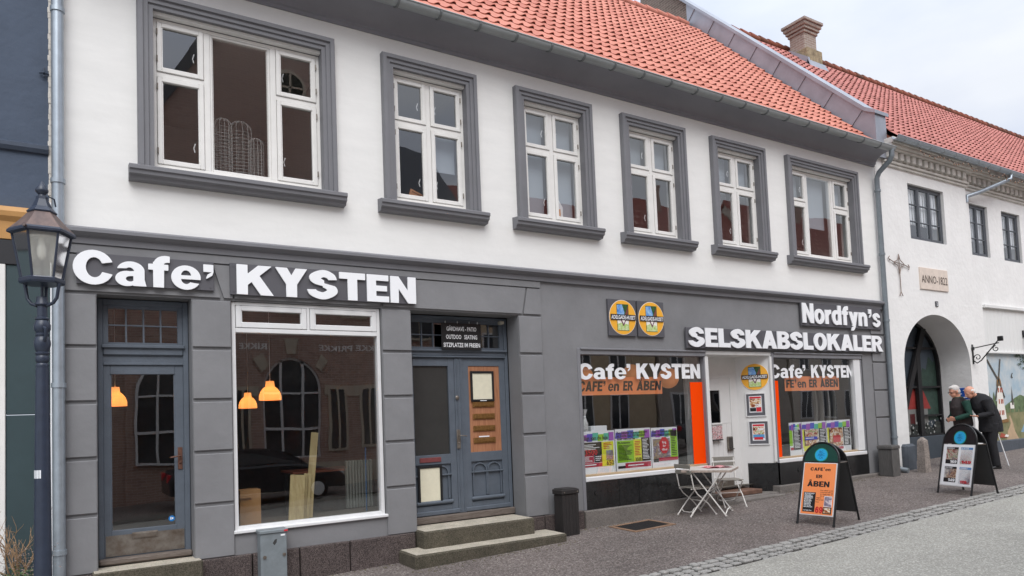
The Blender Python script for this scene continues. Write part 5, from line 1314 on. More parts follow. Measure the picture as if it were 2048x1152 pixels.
# newspapers rack on the white door
t = thing('leaflet_rack', 'clear rack of leaflets hung on the white entrance door', 'rack', (10.52, ny - .05, 1.12))
mb = MB(); mb.box(10.36, 10.385, ny - .06, ny - .01, 1.10, 1.50, .004); mb.box(10.385, 10.68, ny - .06, ny - .01, 1.10, 1.12, .004); mb.build('holder', BLACK, t)
for k in range(2):
    mb = MB(); mb.box(10.395 + k * .145, 10.53 + k * .145, ny - .05, ny - .02, 1.12, 1.36 + k * .02, .004); mb.build('leaflet', photo_mat('leaflet_print', [(60, 40, 70), (190, 60, 70), (235, 230, 230), (70, 60, 60), (200, 120, 110)], 40), t)
# ------------------------------------------------------------------ street lamp
NAVY = mat('navy_lamp_paint', (46, 54, 70), .38, var=.12, vs=12)
lx, ly = -.17, -2.1; g0 = gz(lx, ly)
lamp = thing('street_lamp', 'old-fashioned navy blue street lamp with six-sided glass lantern and copper roof', 'street lamp', (lx, ly, g0))
mb = MB(); mb.lathe([(.11, g0 - .05), (.11, g0 + .30), (.095, g0 + .36), (.075, g0 + .45), (.066, g0 + .55), (.063, .6), (.055, 1.58), (.047, 2.25)], lx, ly, 24); mb.build('post', NAVY, lamp, smooth=35)
mb = MB()
prof = [(.056, 2.24), (.056, 2.255), (.062, 2.27), (.054, 2.285), (.048, 2.29), (.06, 2.30), (.064, 2.335), (.054, 2.35), (.064, 2.36), (.066, 2.372), (.055, 2.38), (.068, 2.40), (.078, 2.44), (.076, 2.47), (.062, 2.50), (.056, 2.505), (.064, 2.515), (.062, 2.53), (.055, 2.535),
        (.076, 2.56), (.078, 2.60), (.062, 2.63), (.055, 2.64), (.066, 2.645), (.066, 2.655), (.048, 2.665), (.046, 2.755), (.066, 2.765), (.066, 2.78), (.056, 2.79), (.052, 2.83), (.02, 2.835), (.014, 2.84), (.014, 2.96)]
mb.lathe([(r * .77, z) for r, z in prof], lx, ly, 24); mb.tube([(lx + .015, ly - .045, 2.46), (lx + .025, ly - .085, 2.50), (lx + .025, ly - .09, 2.56), (lx + .012, ly - .05, 2.58)], .012, 8)
mb.build('collar', NAVY, lamp, smooth=40)
for k in range(3):
    a = math.atan2(-.531, .8455) + (0, math.pi, 1.95)[k]
    mb = MB(); mb.tube([(lx + r * math.cos(a), ly + r * math.sin(a), z) for r, z in ((.04, 2.76), (.09, 2.78), (.12, 2.82), (.13, 2.88), (.14, 2.94))], [.015, .014, .013, .013, .015], 8); mb.build('bracket_arm', NAVY, lamp, smooth=60)
ROT = math.atan2(-.8455, -.531) + .10         # one pane towards the street corner
def hexr(r, z, n=6):
    r *= .72
    return [(lx + r * math.cos(ROT + k * math.pi / 3), ly + r * math.sin(ROT + k * math.pi / 3), z) for k in range(n)]
mb = MB(); mb.loft([hexr(.215, 2.935), hexr(.225, 2.95), hexr(.225, 2.975), hexr(.205, 2.985)]); lb = mb.build('lantern_base', NAVY, lamp)
for k in range(6):
    a = Vector(hexr(.20, 2.98)[k]); b = Vector(hexr(.285, 3.34)[k])
    mb = MB(); mb.tube([a, b], .009, 6); mb.build('glazing_bar', NAVY, lamp)
LG = bpy.data.materials.new('dusty_lantern_glass'); LG.use_nodes = True; _t = LG.node_tree; _t.nodes.clear()
_o = _t.nodes.new('ShaderNodeOutputMaterial'); _m = _t.nodes.new('ShaderNodeMixShader'); _m2 = _t.nodes.new('ShaderNodeMixShader'); _d = _t.nodes.new('ShaderNodeBsdfDiffuse'); _d.inputs[0].default_value = (.70, .70, .66, 1)
_tr = _t.nodes.new('ShaderNodeBsdfTransparent'); _tr.inputs[0].default_value = (.95, .95, .92, 1); _g = _t.nodes.new('ShaderNodeBsdfGlossy'); _g.inputs['Roughness'].default_value = .05; _f = _t.nodes.new('ShaderNodeFresnel'); _f.inputs['IOR'].default_value = 1.5
_m.inputs[0].default_value = .34; _t.links.new(_tr.outputs[0], _m.inputs[1]); _t.links.new(_d.outputs[0], _m.inputs[2]); _t.links.new(_f.outputs[0], _m2.inputs[0]); _t.links.new(_m.outputs[0], _m2.inputs[1]); _t.links.new(_g.outputs[0], _m2.inputs[2]); _t.links.new(_m2.outputs[0], _o.inputs[0])
for k in range(6):
    a, b = hexr(.197, 2.985), hexr(.282, 3.34); mb = MB(); mb.add([a[k], a[(k + 1) % 6], b[(k + 1) % 6], b[k]], [(0, 1, 2, 3)]); mb.build('pane', LG, lamp)
mb = MB(); mb.loft([hexr(.30, 3.335), hexr(.335, 3.345), hexr(.335, 3.362), hexr(.315, 3.378)]); mb.build('eave_ring', NAVY, lamp)
COP = mat('dull_copper', (128, 108, 100), .5, metal=.35, vs=7, c2=(84, 74, 74), streak=(1, 1, .4))
mb = MB(); mb.loft([hexr(.315, 3.378), hexr(.22, 3.45), hexr(.13, 3.53)]); mb.tube([(lx + .227 * math.cos(ROT), ly + .227 * math.sin(ROT), 3.36), (lx + .26 * math.cos(ROT), ly + .26 * math.sin(ROT), 3.365)], .014, 6); mb.build('roof', COP, lamp)
mb = MB(); mb.loft([hexr(.145, 3.525), hexr(.15, 3.535), hexr(.10, 3.575), hexr(.062, 3.64), hexr(.058, 3.665)]); mb.build('cap', NAVY, lamp)
mb = MB(); mb.lathe([(.03, 3.66), (.024, 3.68), (.046, 3.705), (.048, 3.72), (.028, 3.755), (.008, 3.79), (0, 3.80)], lx, ly, 16); mb.tube([(lx + .05, ly, 3.67), (lx + .085, ly + .02, 3.66), (lx + .095, ly + .03, 3.60)], .006, 6); mb.build('finial', NAVY, lamp, smooth=50)
mb = MB(); mb.lathe([(.07, 3.315), (.145, 3.30), (.15, 3.315), (.08, 3.335)], lx, ly, 24); mb.build('reflector', mat('enamel', (220, 220, 214), .4), lamp, smooth=40)
for k in range(3):
    a = k * 2.1 + .5; mb = MB(); x, y = lx + .085 * math.cos(a), ly + .085 * math.sin(a)
    mb.lathe([(.022, 3.31), (.022, 3.25), (.034, 3.21), (.030, 3.15), (.012, 3.12), (0, 3.115)], x, y, 12); mb.build('bulb', mat('frosted_bulb', (226, 226, 220), .3), lamp, smooth=50)
mb = MB(); mb.cyl((lx, ly, 2.98), (lx, ly, 3.32), .012, n=8); mb.build('rod', NAVY, lamp)
mb = MB(); mb.v = []; 
for k in range(-3, 2):
    a = math.atan2(-.85, -.53) + k * .28 - .1; mb.add([(lx + .0575 * math.cos(a), ly + .0575 * math.sin(a), 1.36), (lx + .0575 * math.cos(a + .2), ly + .0575 * math.sin(a + .2), 1.36), (lx + .0572 * math.cos(a + .2), ly + .0572 * math.sin(a + .2), 1.425), (lx + .0572 * math.cos(a), ly + .0572 * math.sin(a), 1.425)], [(0, 1, 2, 3)])
mb.build('sticker_scraps', WPAPER, lamp)

# ------------------------------------------------------------------ bins, cabinet, bollard, grating
WEATH = mat('weathered_black_wood', (42, 38, 37), .8, var=.35, vs=9, streak=(10, 10, .8))
WEATG = mat('weathered_grey_metal', (92, 90, 88), .7, var=.25, vs=8, streak=(8, 8, .8))
def bin_(label, x0, x1, y0, y1, h, m, back=0):
    z = gz((x0 + x1) / 2, y0)
    t = thing('litter_bin', label, 'bin', ((x0 + x1) / 2, (y0 + y1) / 2, z))
    mb = MB(); n = 5; w = (x1 - x0) / n
    for i in range(n): mb.box(x0 + i * w + .0012, x0 + (i + 1) * w - .0012, y0, y0 + .03, z, z + h - .09, .004)
    mb.box(x0 + .01, x1 - .01, y0 + .03, y1, z, z + h - .09, .01); mb.build('body', m, t)
    mb = MB(); mb.box(x0 - .012, x1 + .012, y0 - .015, y1 + .01, z + h - .085, z + h - .01, .012); mb.box(x0 + .02, x1 - .02, y0, y1, z + h - .012, z + h, .004); mb.build('lid', m, t)
    mb = MB(); 
    for x in (x0 + .03, x1 - .03): mb.cyl((x, y0 - .016, z + h - .05), (x, y0 - .02, z + h - .05), .012, n=8)
    mb.build('rivet', STEEL, t)
bin_('narrow black slatted bin against the wall beside the double door steps', 6.24, 6.54, -.34, -.10, .70, WEATH)
bin_('narrow grey bin at the foot of the downpipe near the archway', 14.80, 15.08, -.44, -.12, .66, WEATG)
t = thing('meter_cabinet', 'grey metal electricity cabinet standing under the big white-framed window', 'cabinet', (2.07, -.17, gz(2)))
CAB = mat('cabinet_grey', (128, 136, 140), .5, metal=.15, var=.12, vs=8)
z = gz(2, -.2); mb = MB(); mb.box(1.92, 2.225, -.24, -.07, z - .05, .435, .006); mb.build('body', CAB, t)
mb = MB(); mb.box(1.905, 2.24, -.255, -.065, .435, .478, .008); mb.build('lid', CAB, t)
for (x, zz) in ((1.965, .165), (2.19, .175)):
    mb = MB(); mb.cyl((x, -.24, zz), (x, -.252, zz), .020, n=12); mb.box(x - .006, x + .006, -.256, -.25, zz - .012, zz + .012); mb.build('lock', STEEL, t)
mb = MB(); mb.prism([(2.06, .32), (2.085, .36), (2.11, .365), (2.105, .325), (2.08, .295)], -.243, -.2405); mb.build('torn_sticker', mat('sticker_dark', (60, 60, 60), .8), t)
mb = MB(); mb.box(2.155, 2.205, -.243, -.2405, .395, .415); mb.cur = 1; mb.box(2.19, 2.235, -.258, -.2555, .448, .468); mb.build('label', [LETTER, RED], t)
mb = MB(); bx, by = 15.86, -.52; z = gz(bx, by)
mb.loft([[(bx + sx * w, by + sy * w * .8, zz) for sx, sy in ((-1, -1), (1, -1), (1, 1), (-1, 1))] for w, zz in ((.115, z - .05), (.10, z + .45), (.088, z + .66), (.084, z + .69), (.02, z + .76))])
tag(mb.build('stone_bollard', speckle('bollard_granite', [(0, (146, 136, 129)), (.4, (164, 154, 146)), (.8, (124, 114, 108))], 90, .9, .6, (6, .7, 1.15))), 'weathered granite guard stone leaning at the left foot of the archway', 'bollard')
mb = MB(); mb.tube([(15.53, -.10, .32), (15.53, -.16, .22), (15.56, -.34, .19)], .062, 12); tag(mb.build('pipe_shoe', PIPEG, None, smooth=40), 'grey outlet shoe at the bottom of the right-hand downpipe by the bin', 'pipe')
t = thing('cellar_grating', 'rusty framed dark metal grating set in the pavement by the shop plinth', 'grating', (7.6, -.55, gz(7.6, -.5)))
mb = MB(); gx0, gx1, gy0, gy1 = 7.18, 8.02, -.86, -.24; zf = lambda x, y: gz(x, y) + .008
RIM = mat('rusty_rim', (138, 110, 88), .8, var=.25, vs=12)
def slab(x0, x1, y0, y1, h): mb.add([(x, y, gz(x, y) + (h if k else -.05)) for k in (0, 1) for x, y in ((x0, y0), (x1, y0), (x1, y1), (x0, y1))], [(0, 3, 2, 1), (4, 5, 6, 7), (0, 1, 5, 4), (1, 2, 6, 5), (2, 3, 7, 6), (3, 0, 4, 7)])
slab(gx0, gx1, gy0, gy0 + .06, .012); slab(gx0, gx1, gy1 - .06, gy1, .012); slab(gx0, gx0 + .06, gy0 + .06, gy1 - .06, .012); slab(gx1 - .06, gx1, gy0 + .06, gy1 - .06, .012); mb.build('rim', RIM, t)
mb = MB(); slab(gx0 + .061, gx1 - .061, gy0 + .061, gy1 - .061, .004)
for i in range(16): slab(gx0 + .08 + i * .045, gx0 + .095 + i * .045, gy0 + .07, gy1 - .07, .010)
mb.build('grate', mat('dark_grate', (46, 44, 44), .7, var=.3, vs=20), t)

# ------------------------------------------------------------------ A-boards
TUBE = mat('black_tube', (26, 26, 28), .3)
GREEN = mat('bottle_green', (18, 66, 56), .35)
CYAN = mat('cyan_sticker', (40, 170, 225), .35); CYG = mat('green_ring', (40, 150, 120), .4)
def a_board(label, loc, rz, w, h, head, kind, deep):
    t = thing('pavement_board', label, 'sign', (0, 0, 0), 'A-boards on the pavement', world=False)
    lean = .30
    FM = Matrix.Rotation(-math.atan2(deep * .5, h), 4, 'X')       # front frame leans back
    BM = Matrix.Translation((0, deep, 0)) @ Matrix.Rotation(math.atan2(deep * .44, h), 4, 'X')
    def loop(M, r, top):
        pts = [(-w / 2, 0, 0), (-w / 2, 0, top - w / 2)]
        pts += [(-w / 2 * math.cos(k * math.pi / 14), 0, top - w / 2 + w / 2 * math.sin(k * math.pi / 14)) for k in range(1, 14)] + [(w / 2, 0, top - w / 2), (w / 2, 0, 0)]
        mb = MB(M); mb.tube(pts, r, 8); return mb
    loop(FM, .016, h).build('front_frame', TUBE, t, smooth=60); loop(BM, .016, h - .03).build('back_frame', TUBE, t, smooth=60)
    zb, zt = .14, h - w / 2 - .03
    def panel(M, y0, y1, head_m, low_m, nm):
        mb = MB(M); mb.box(-w / 2 + .018, w / 2 - .018, y0, y1, zb, zt, .003); mb.build(nm, low_m, t)
        mb = MB(M); mb.prism([(-w / 2 + .02, zt + .02)] + [(-(w / 2 - .02) * math.cos(k * math.pi / 16), h - w / 2 + (w / 2 - .02) * math.sin(k * math.pi / 16)) for k in range(17)] + [(w / 2 - .02, zt + .02)], y0, y1); mb.build('head_panel', head_m, t)
    panel(FM, -.006, .006, head, ALU, 'front_panel'); panel(BM, -.008, .008, mat('board_back_head', (22, 24, 26), .4), mat('charcoal_panel', (62, 62, 62), .6, var=.06, vs=3), 'back_panel')
    mb = MB(FM); cz = h - w / 2 + .09; r = w * .165
    mb.cur = 0; mb.prism([(r * 1.12 * math.cos(k * math.pi / 16), cz + r * 1.12 * math.sin(k * math.pi / 16)) for k in range(32)], -.009, -.006); mb.cur = 1; mb.prism([(r * math.cos(k * math.pi / 16), cz + r * math.sin(k * math.pi / 16)) for k in range(32)], -.011, -.009)
    mb.cur = 2; small(mb, 'BC', 0, cz + .028, .05, -.0122, 'c'); small(mb, 'ABC', 0, cz - .018, .055, -.0122, 'c', None, .015); small(mb, 'CA', 0, cz - .058, .045, -.0122, 'c'); mb.build('round_sticker', [CYG, CYAN, mat('sticker_ink', (20, 96, 150), .5)], t)
    for s in (-1, 1):
        mb = MB(); p = FM @ Vector((s * w / 2, 0, zt + .01)); q = BM @ Vector((s * w / 2, 0, zt)); mb.tube([p, q], .009, 6); mb.build('stay', STEEL, t)
        for M in (FM, BM): 
            mb = MB(M); mb.cyl((s * w / 2, 0, -.004), (s * w / 2, 0, .03), .019, n=10); mb.build('foot_cap', BLACK, t)
    mb = MB(FM); x0, x1 = -w / 2 + .035, w / 2 - .035; y = -.006
    def Q(c, a, b, lo, hi, k=1): mb.cur = c; mb.box(x0 + a * (x1 - x0), x0 + b * (x1 - x0), y - k * .002, y - (k - 1) * .002, zb + lo * (zt - zb), zb + hi * (zt - zb))
    X = lambda a: x0 + a * (x1 - x0); Z = lambda a: zb + a * (zt - zb)
    if kind == 0:
        Q(0, 0, 1, .02, .985); mb.cur = 1
        heavy_flat(mb, 'CAFE', X(.20), X(.60), Z(.845), Z(.905), y - .0032, gap=.06); heavy_flat(mb, '’', X(.62), X(.65), Z(.845), Z(.91), y - .0032); heavy_flat(mb, 'en', X(.665), X(.83), Z(.845), Z(.90), y - .0032, shear=.15)
        heavy_flat(mb, 'ER', X(.40), X(.60), Z(.705), Z(.768), y - .0032); heavy_flat(mb, 'ÅBEN', X(.14), X(.84), Z(.54), Z(.645), y - .0032)
        Q(1, .06, .44, .06, .43, 2); mb.cur = 2
        for i, s in enumerate(('MORGENMAD', 'KAFFE OG KAGE', 'SMØRREBRØD', 'SANDWICH', 'FROKOST', 'BURGER', 'STEGT FLÆSK', 'FISKEFILET', 'VIN OG ØL', 'BRUNCH')): small(mb, s, X(.09), Z(.395 - i * .028), .026, y - .0055, 'l', (x1 - x0) * random.uniform(.20, .32), .02)
        small(mb, 'og meget mere', X(.10), Z(.08), .022, y - .0055, 'l', (x1 - x0) * .25, .02)
        mb.cur = 1
        for i, s in enumerate(('Kom indenfor og nyd', 'en god kop kaffe og', 'en dejlig kage til', 'en skøn pris')): small(mb, s, X(.58), Z(.465 - i * .035), .026, y - .0032, 'l', (x1 - x0) * .38, .006)
        for i, s in enumerate(('Dagens', 'KAFFE OG KAGE', 'kun')): small(mb, s, X(.46), Z(.325 - i * .04), .024, y - .0032, 'l', (x1 - x0) * (.16, .24, .1)[i], .008)
        Q(2, .72, .96, .17, .37, 2); Q(4, .73, .95, .18, .36, 3); Q(1, .70, .96, .04, .165, 2); Q(5, .73, .93, .055, .15, 3)
        mb.cur = 3; heavy_flat(mb, '69', X(.47), X(.70), Z(.05), Z(.165), y - .0088)
    else:
        Q(2, 0, 1, .02, .985)
        for (a, b, lo, hi, c, s, cc, hd) in ((.10, .50, .53, .93, 4, '169', 2, 1), (.58, .97, .53, .93, 5, '149', 3, 6), (.10, .50, .09, .46, 7, '149', 2, 1), (.60, .98, .06, .46, 8, '119.-', 3, 6)):
            Q(c, a, b, lo, hi); Q(hd, a, b, hi - .05, hi, 2); mb.cur = 2; small(mb, ('FORÅRSMENU', 'BURGER', 'STEGT FLÆSK', 'DESSERT')[[(.10, .53), (.58, .53), (.10, .09), (.60, .06)].index((a, lo))], X(a + .02), Z(hi - .042), .03, y - .0062, 'l', (x1 - x0) * .25, .02)
            if cc == 2: Q(1, a, b, lo, lo + .10, 2)
            mb.cur = cc if cc == 2 else 3; heavy_flat(mb, s, X(a + (.16 if cc == 2 else .06)), X(b - .02), Z(lo + .015), Z(lo + .085), y - .0064)
    mb.build('print', [mat('orange_poster', (255, 150, 88), .45), INK, LETTER, RED, FOOD4 if kind == 0 else FOOD2, FOOD1 if kind == 0 else FOOD3, mat('menu_blue', (90, 140, 190), .5), FOOD1, FOOD4], t)
    t.location = loc; t.rotation_euler = (0, 0, rz)
    return t
a_board('A-board with bright orange poster and dark green arched head', (9.27, -2.415, gz(9.5, -2.5)), R(-83.8), .56, 1.24, GREEN, 0, .76)
a_board('A-board with four small food pictures on white and a black arched head', (13.11, -2.47, gz(13.4, -2.45)), R(-105.3), .66, 1.24, mat('black_head', (24, 24, 28), .35), 1, .60)

# ------------------------------------------------------------------ bistro table, chairs, magazine
BW = mat('white_bistro_metal', (226, 222, 216), .45, var=.08, vs=12)
SLAT = mat('grey_wood_slats', (132, 128, 120), .75, var=.16, vs=10, streak=(2, 12, 8))
def chair(label):
    t = thing('bistro_chair', label, 'chair', (0, 0, 0), 'folding bistro chairs', world=False)
    w = .19
    for s in (-1, 1):
        mb = MB(); mb.tube([(.26, s * w, .01), (.10, s * w, .20), (-.10, s * w, .36), (-.17, s * w, .46), (-.24, s * w, .84)], .0105, 8); mb.build('front_leg', BW, t, smooth=60)
        mb = MB(); mb.tube([(-.24, s * (w - .02), .01), (-.14, s * (w - .02), .12), (.04, s * (w - .02), .30), (.20, s * (w - .02), .445)], .0105, 8); mb.build('rear_leg', BW, t, smooth=60)
        mb = MB(); mb.box(-.20, .22, s * (w - .035) - .006, s * (w - .035) + .006, .435, .455, .003); mb.build('seat_rail', BW, t)
        for q in ((.26, s * w), (-.24, s * (w - .02))):
            mb = MB(); mb.cyl((q[0], q[1], 0), (q[0], q[1], .022), .016, n=10); mb.build('foot', BW, t)
    for i in range(7):
        mb = MB(); x = -.19 + i * .059; mb.box(x, x + .048, -.185, .185, .456, .472, .005); mb.build('seat_slat', SLAT, t)
    for z in (.72, .815):
        mb = MB(); x = -.17 - (z - .46) * .185; mb.box(x - .012, x + .006, -.21, .21, z - .034, z + .034, .006); mb.build('back_slat', SLAT, t)
    mb = MB(); mb.tube([(-.16, -w + .02, .10), (-.19, -.08, .065), (-.19, .08, .065), (-.16, w - .02, .10)], .008, 6); mb.tube([(.06, -w, .235), (.06, w, .235)], .008, 6); mb.build('stretcher', BW, t, smooth=60)
    return t
c1 = chair('white folding bistro chair seen side-on, left of the small table'); c1.location = (8.86, -.48, gz(8.8, -.5)); c1.rotation_euler = (0, 0, R(-8))
c2 = chair('white folding bistro chair seen from the front, behind the small table'); c2.location = (9.90, -.30, gz(9.9, -.3)); c2.rotation_euler = (0, 0, R(-118))
tb = thing('bistro_table', 'small square grey-topped folding table with white crossed legs', 'table', (0, 0, 0), world=False)
mb = MB(); h = .70
for i in range(8): mb.box(-.35, .35, -.35 + i * .0875 + .002, -.35 + (i + 1) * .0875 - .002, h - .012, h + .006, .004)
mb.build('tabletop', mat('weathered_table_slats', (192, 189, 183), .7, var=.1, vs=9, streak=(2, 14, 8)), tb)
mb = MB(); mb.box(-.355, .355, -.356, -.351, h - .03, h + .004); mb.box(-.355, .355, .351, .356, h - .03, h + .004); mb.box(-.356, -.351, -.355, .355, h - .03, h + .004); mb.box(.351, .356, -.355, .355, h - .03, h + .004); mb.build('rim', mat('rusty_rim_band', (176, 160, 148), .7, var=.25, vs=25), tb)
for s in (-1, 1):
    for a, b in ((-.24, .22), (.24, -.22)):
        mb = MB(); y = s * (.30 if a < 0 else .275); mb.tube([(a, y, .01), (0, y, .36), (b, y, h - .02)], .0105, 8); mb.build('leg', BW, tb, smooth=60)
        mb = MB(); mb.cyl((a, y, 0), (a, y, .02), .016, n=10); mb.build('foot', BW, tb)
mb = MB(); mb.tube([(-.24, -.30, .04), (-.24, -.15, .085), (-.24, .15, .085), (-.24, .30, .04)], .009, 6); mb.tube([(.24, -.275, .04), (.24, -.12, .085), (.24, .12, .085), (.24, .275, .04)], .009, 6); mb.tube([(0, -.30, .36), (0, .30, .36)], .008, 6); mb.build('stretcher', BW, tb, smooth=60)
tb.location = (9.12, -.60, gz(9.2, -.6)); tb.scale = (1.12, 1.12, 1.06); tb.rotation_euler = (0, 0, R(-58))
t = thing('magazine', 'open pink and red magazine lying on the bistro table', 'magazine', (0, 0, 0), world=False)
mb = MB(); rings = []
for yy in (-.14, .14): rings.append([(-.20 + .40 * k / 16, yy, .004 + .022 * abs(math.sin(math.pi * 2 * k / 16)) * (1 if k < 8 else .8)) for k in range(17)])
n = 17; mb.add(rings[0] + rings[1], [(k, k + 1, n + k + 1, n + k) for k in range(16)]); mb.add([(p[0], p[1], p[2] * .3) for p in rings[0] + rings[1]], [(k, n + k, n + k + 1, k + 1) for k in range(16)])
mb.build('pages', photo_mat('magazine_print', [(190, 40, 70), (236, 190, 195), (214, 70, 90), (240, 230, 228), (90, 40, 60)], 14), t, fix=False)
mb = MB(); mb.box(-.21, .21, -.145, .145, 0, .002); mb.build('cover', CRIMSON, t)
t.location = (9.28, -.60, gz(9.3, -.6) + .750); t.rotation_euler = (0, 0, R(-25))

# ------------------------------------------------------------------ shrub in a white trough at the left edge
t = thing('shrub', 'bare twiggy shrub over small green leaves in a white trough by the lamp post', 'shrub', (-.42, -.35, gz(-.4)))
mb = MB(); rnd = random.Random(5)
def twig(p, d, l, r, lev):
    pts = [p]; q = Vector(p); dd = Vector(d)
    for i in range(5):
        dd = (dd + Vector((rnd.uniform(-.25, .25), rnd.uniform(-.25, .25), rnd.uniform(-.12, .16)))).normalized(); q = q + dd * l / 5; pts.append(tuple(q))
    mb.tube(pts, [r * (1 - .13 * i) for i in range(6)], 5)
    if lev:
        for k in range(rnd.randint(3, 5)):
            b = Vector(pts[rnd.randint(1, 5)]); nd = (dd + Vector((rnd.uniform(-1, 1), rnd.uniform(-1, 1), rnd.uniform(-.2, .9)))).normalized(); twig(tuple(b), nd, l * rnd.uniform(.45, .7), r * .55, lev - 1)
for i in range(6): twig((-.42 + rnd.uniform(-.06, .06), -.35 + rnd.uniform(-.06, .06), .25), (rnd.uniform(-.5, .5), rnd.uniform(-.5, .5), 1), .42, .010, 2)
mb.build('twigs', mat('pale_bark', (150, 122, 92), .9, var=.2, vs=20), t)
mb = MB()
for i in range(900):
    a = rnd.uniform(0, 6.28); rr = math.sqrt(rnd.random()) ; p = Vector((-.42 + .34 * rr * math.cos(a), -.36 + .22 * rr * math.sin(a), .22 + rnd.uniform(-.06, .22) * (1.1 - rr))); u = Vector((rnd.uniform(-1, 1), rnd.uniform(-1, 1), rnd.uniform(-.3, .6))).normalized(); v = u.orthogonal().normalized(); s = rnd.uniform(.012, .026); mb.rnd = rnd.random()
    mb.add([tuple(p - u * s), tuple(p + v * s * .45), tuple(p + u * s), tuple(p - v * s * .45)], [(0, 1, 2, 3)])
mb.build('leaves', mat('small_green_leaves', (84, 108, 62), .6, vs=18, c2=(46, 66, 40)), t, fix=False)
mb = MB()
for i in range(500):
    p = Vector((-.42 + rnd.gauss(0, .14), -.35 + rnd.gauss(0, .11), rnd.uniform(.3, .62))); u = Vector((rnd.uniform(-1, 1), rnd.uniform(-1, 1), rnd.uniform(-.5, .5))).normalized(); v = u.orthogonal().normalized(); s = rnd.uniform(.006, .013)
    mb.add([tuple(p - u * s), tuple(p + v * s * .5), tuple(p + u * s), tuple(p - v * s * .5)], [(0, 1, 2, 3)])
mb.build('dry_leaves', mat('greyish_dry_leaves', (128, 112, 104), .8, var=.3, vs=30), t, fix=False)
mb = MB(); mb.box(-.80, -.12, -.62, -.12, gz(-.4) - .05, .16, .012); mb.box(-.76, -.16, -.58, -.16, .15, .20, .004); mb.build('trough', mat('white_trough', (216, 216, 212), .6), t)
# ------------------------------------------------------------------ people
def fuse(mb, name, m, parent, vox=.008, it=6, world=False):
    o = mb.build(name, m, parent)
    r = o.modifiers.new('r', 'REMESH'); r.mode = 'VOXEL'; r.voxel_size = vox; r.use_smooth_shade = True
    s = o.modifiers.new('s', 'SMOOTH'); s.factor = .5; s.iterations = it
    dg = bpy.context.evaluated_depsgraph_get(); dg.update()
    me = bpy.data.meshes.new_from_object(o.evaluated_get(dg)); o.modifiers.clear(); old = o.data; o.data = me; bpy.data.meshes.remove(old)
    if not me.materials: me.materials.append(m)
    me.polygons.foreach_set('use_smooth', [True] * len(me.polygons))
    return o
SKIN = mat('skin', (206, 150, 126), .5, var=.06, vs=20)
GHAIR = mat('grey_hair', (196, 192, 188), .8, var=.18, vs=60)
BCOAT = mat('black_coat', (28, 28, 32), .85, var=.25, vs=9, bump=.9, bs=9)
BTROU = mat('black_trousers', (30, 30, 34), .85, var=.15, vs=10)
VEST = mat('dark_brown_vest', (46, 38, 38), .75, var=.25, vs=12, bump=.9, bs=12)
GSWEAT = mat('dark_green_sweater', (28, 66, 56), .9, var=.2, vs=14, bump=.8, bs=11)
SHOE = mat('black_shoes', (20, 20, 22), .5)
def head(mb, c, pitch):
    M = Matrix.Rotation(pitch, 3, 'Y')
    def P(x, y, z): return Vector(c) + M @ Vector((x, y, z))
    mb.ball(P(-.012, 0, .025), .098, .076, .098, 18, 12, M); mb.ball(P(.035, 0, -.045), .062, .056, .072, 14, 9, M); mb.ball(P(.045, 0, -.088), .036, .036, .028, 12, 8, M)
    mb.ball(P(.060, 0, .005), .034, .058, .045, 12, 8, M)                     # brow and cheeks
    mb.tube([P(.088, 0, .012), P(.112, 0, -.022), P(.090, 0, -.034)], [.010, .017, .012], 8)
    mb.tube([P(.078, .022, -.058), P(.088, 0, -.057), P(.078, -.022, -.058)], .008, 6); mb.tube([P(.076, .02, -.070), P(.084, 0, -.071), P(.076, -.02, -.070)], .008, 6)
    for s in (-1, 1): mb.ball(P(-.012, s * .079, -.005), .022, .009, .034, 8, 6, M)
    return P, M
def hand(mb, w, d, up, side, curl=.35):
    """palm and five fingers from wrist w along d; up = back of the hand; side = towards the thumb"""
    w = Vector(w); d = Vector(d).normalized(); up = Vector(up).normalized(); side = Vector(side).normalized()
    mb.loft([[tuple(w + d * t + side * a * wd + up * b * th) for a, b in ((-1, -1), (0, -1.15), (1, -1), (1.1, 0), (1, 1), (0, 1.15), (-1, 1), (-1.1, 0))] for t, wd, th in ((-.02, .024, .017), (.03, .036, .015), (.09, .041, .013))])
    for i, (o, l) in enumerate(((.031, .072), (.011, .080), (-.010, .074), (-.030, .058))):
        p = w + d * .085 + side * o; q = p + d * l * .45 - up * l * .12 * curl * 2; r = q + (d * (1 - curl * .8) - up * curl) * l * .35; s = r + (d * (1 - curl * 1.2) - up * curl * 1.4) * l * .28
        mb.tube([p, q, r, s], [.0095, .0088, .0080, .0062], 8)
    p = w + d * .025 + side * .034; mb.tube([p, p + d * .025 + side * .022 - up * .006, p + d * .058 + side * .030 - up * .012], [.012, .0105, .0075], 8)
def leg(mb, hip, knee, ank, k=1.0): mb.tube([hip, (Vector(hip) + Vector(knee)) / 2, knee, (Vector(knee) * .6 + Vector(ank) * .4), ank], [.085 * k, .074 * k, .055 * k, .054 * k, .037 * k], 14)
def shoe(mb, ank, yaw=0.0):
    c, s = math.cos(yaw), math.sin(yaw); ax, ay = ank[0], ank[1]
    def p(x, y, z): return (ax + x * c - y * s, ay + x * s + y * c, z)
    rings = []
    for x, w, h in ((-.075, .026, .05), (-.06, .036, .075), (0, .040, .085), (.06, .042, .062), (.12, .046, .046), (.165, .040, .034), (.185, .022, .022)):
        rings.append([p(x, -w, .002), p(x, w, .002), p(x, w * 1.04, h * .45), p(x, w * .7, h * .92), p(x, 0, h), p(x, -w * .7, h * .92), p(x, -w * 1.04, h * .45)])
    mb.loft(rings)
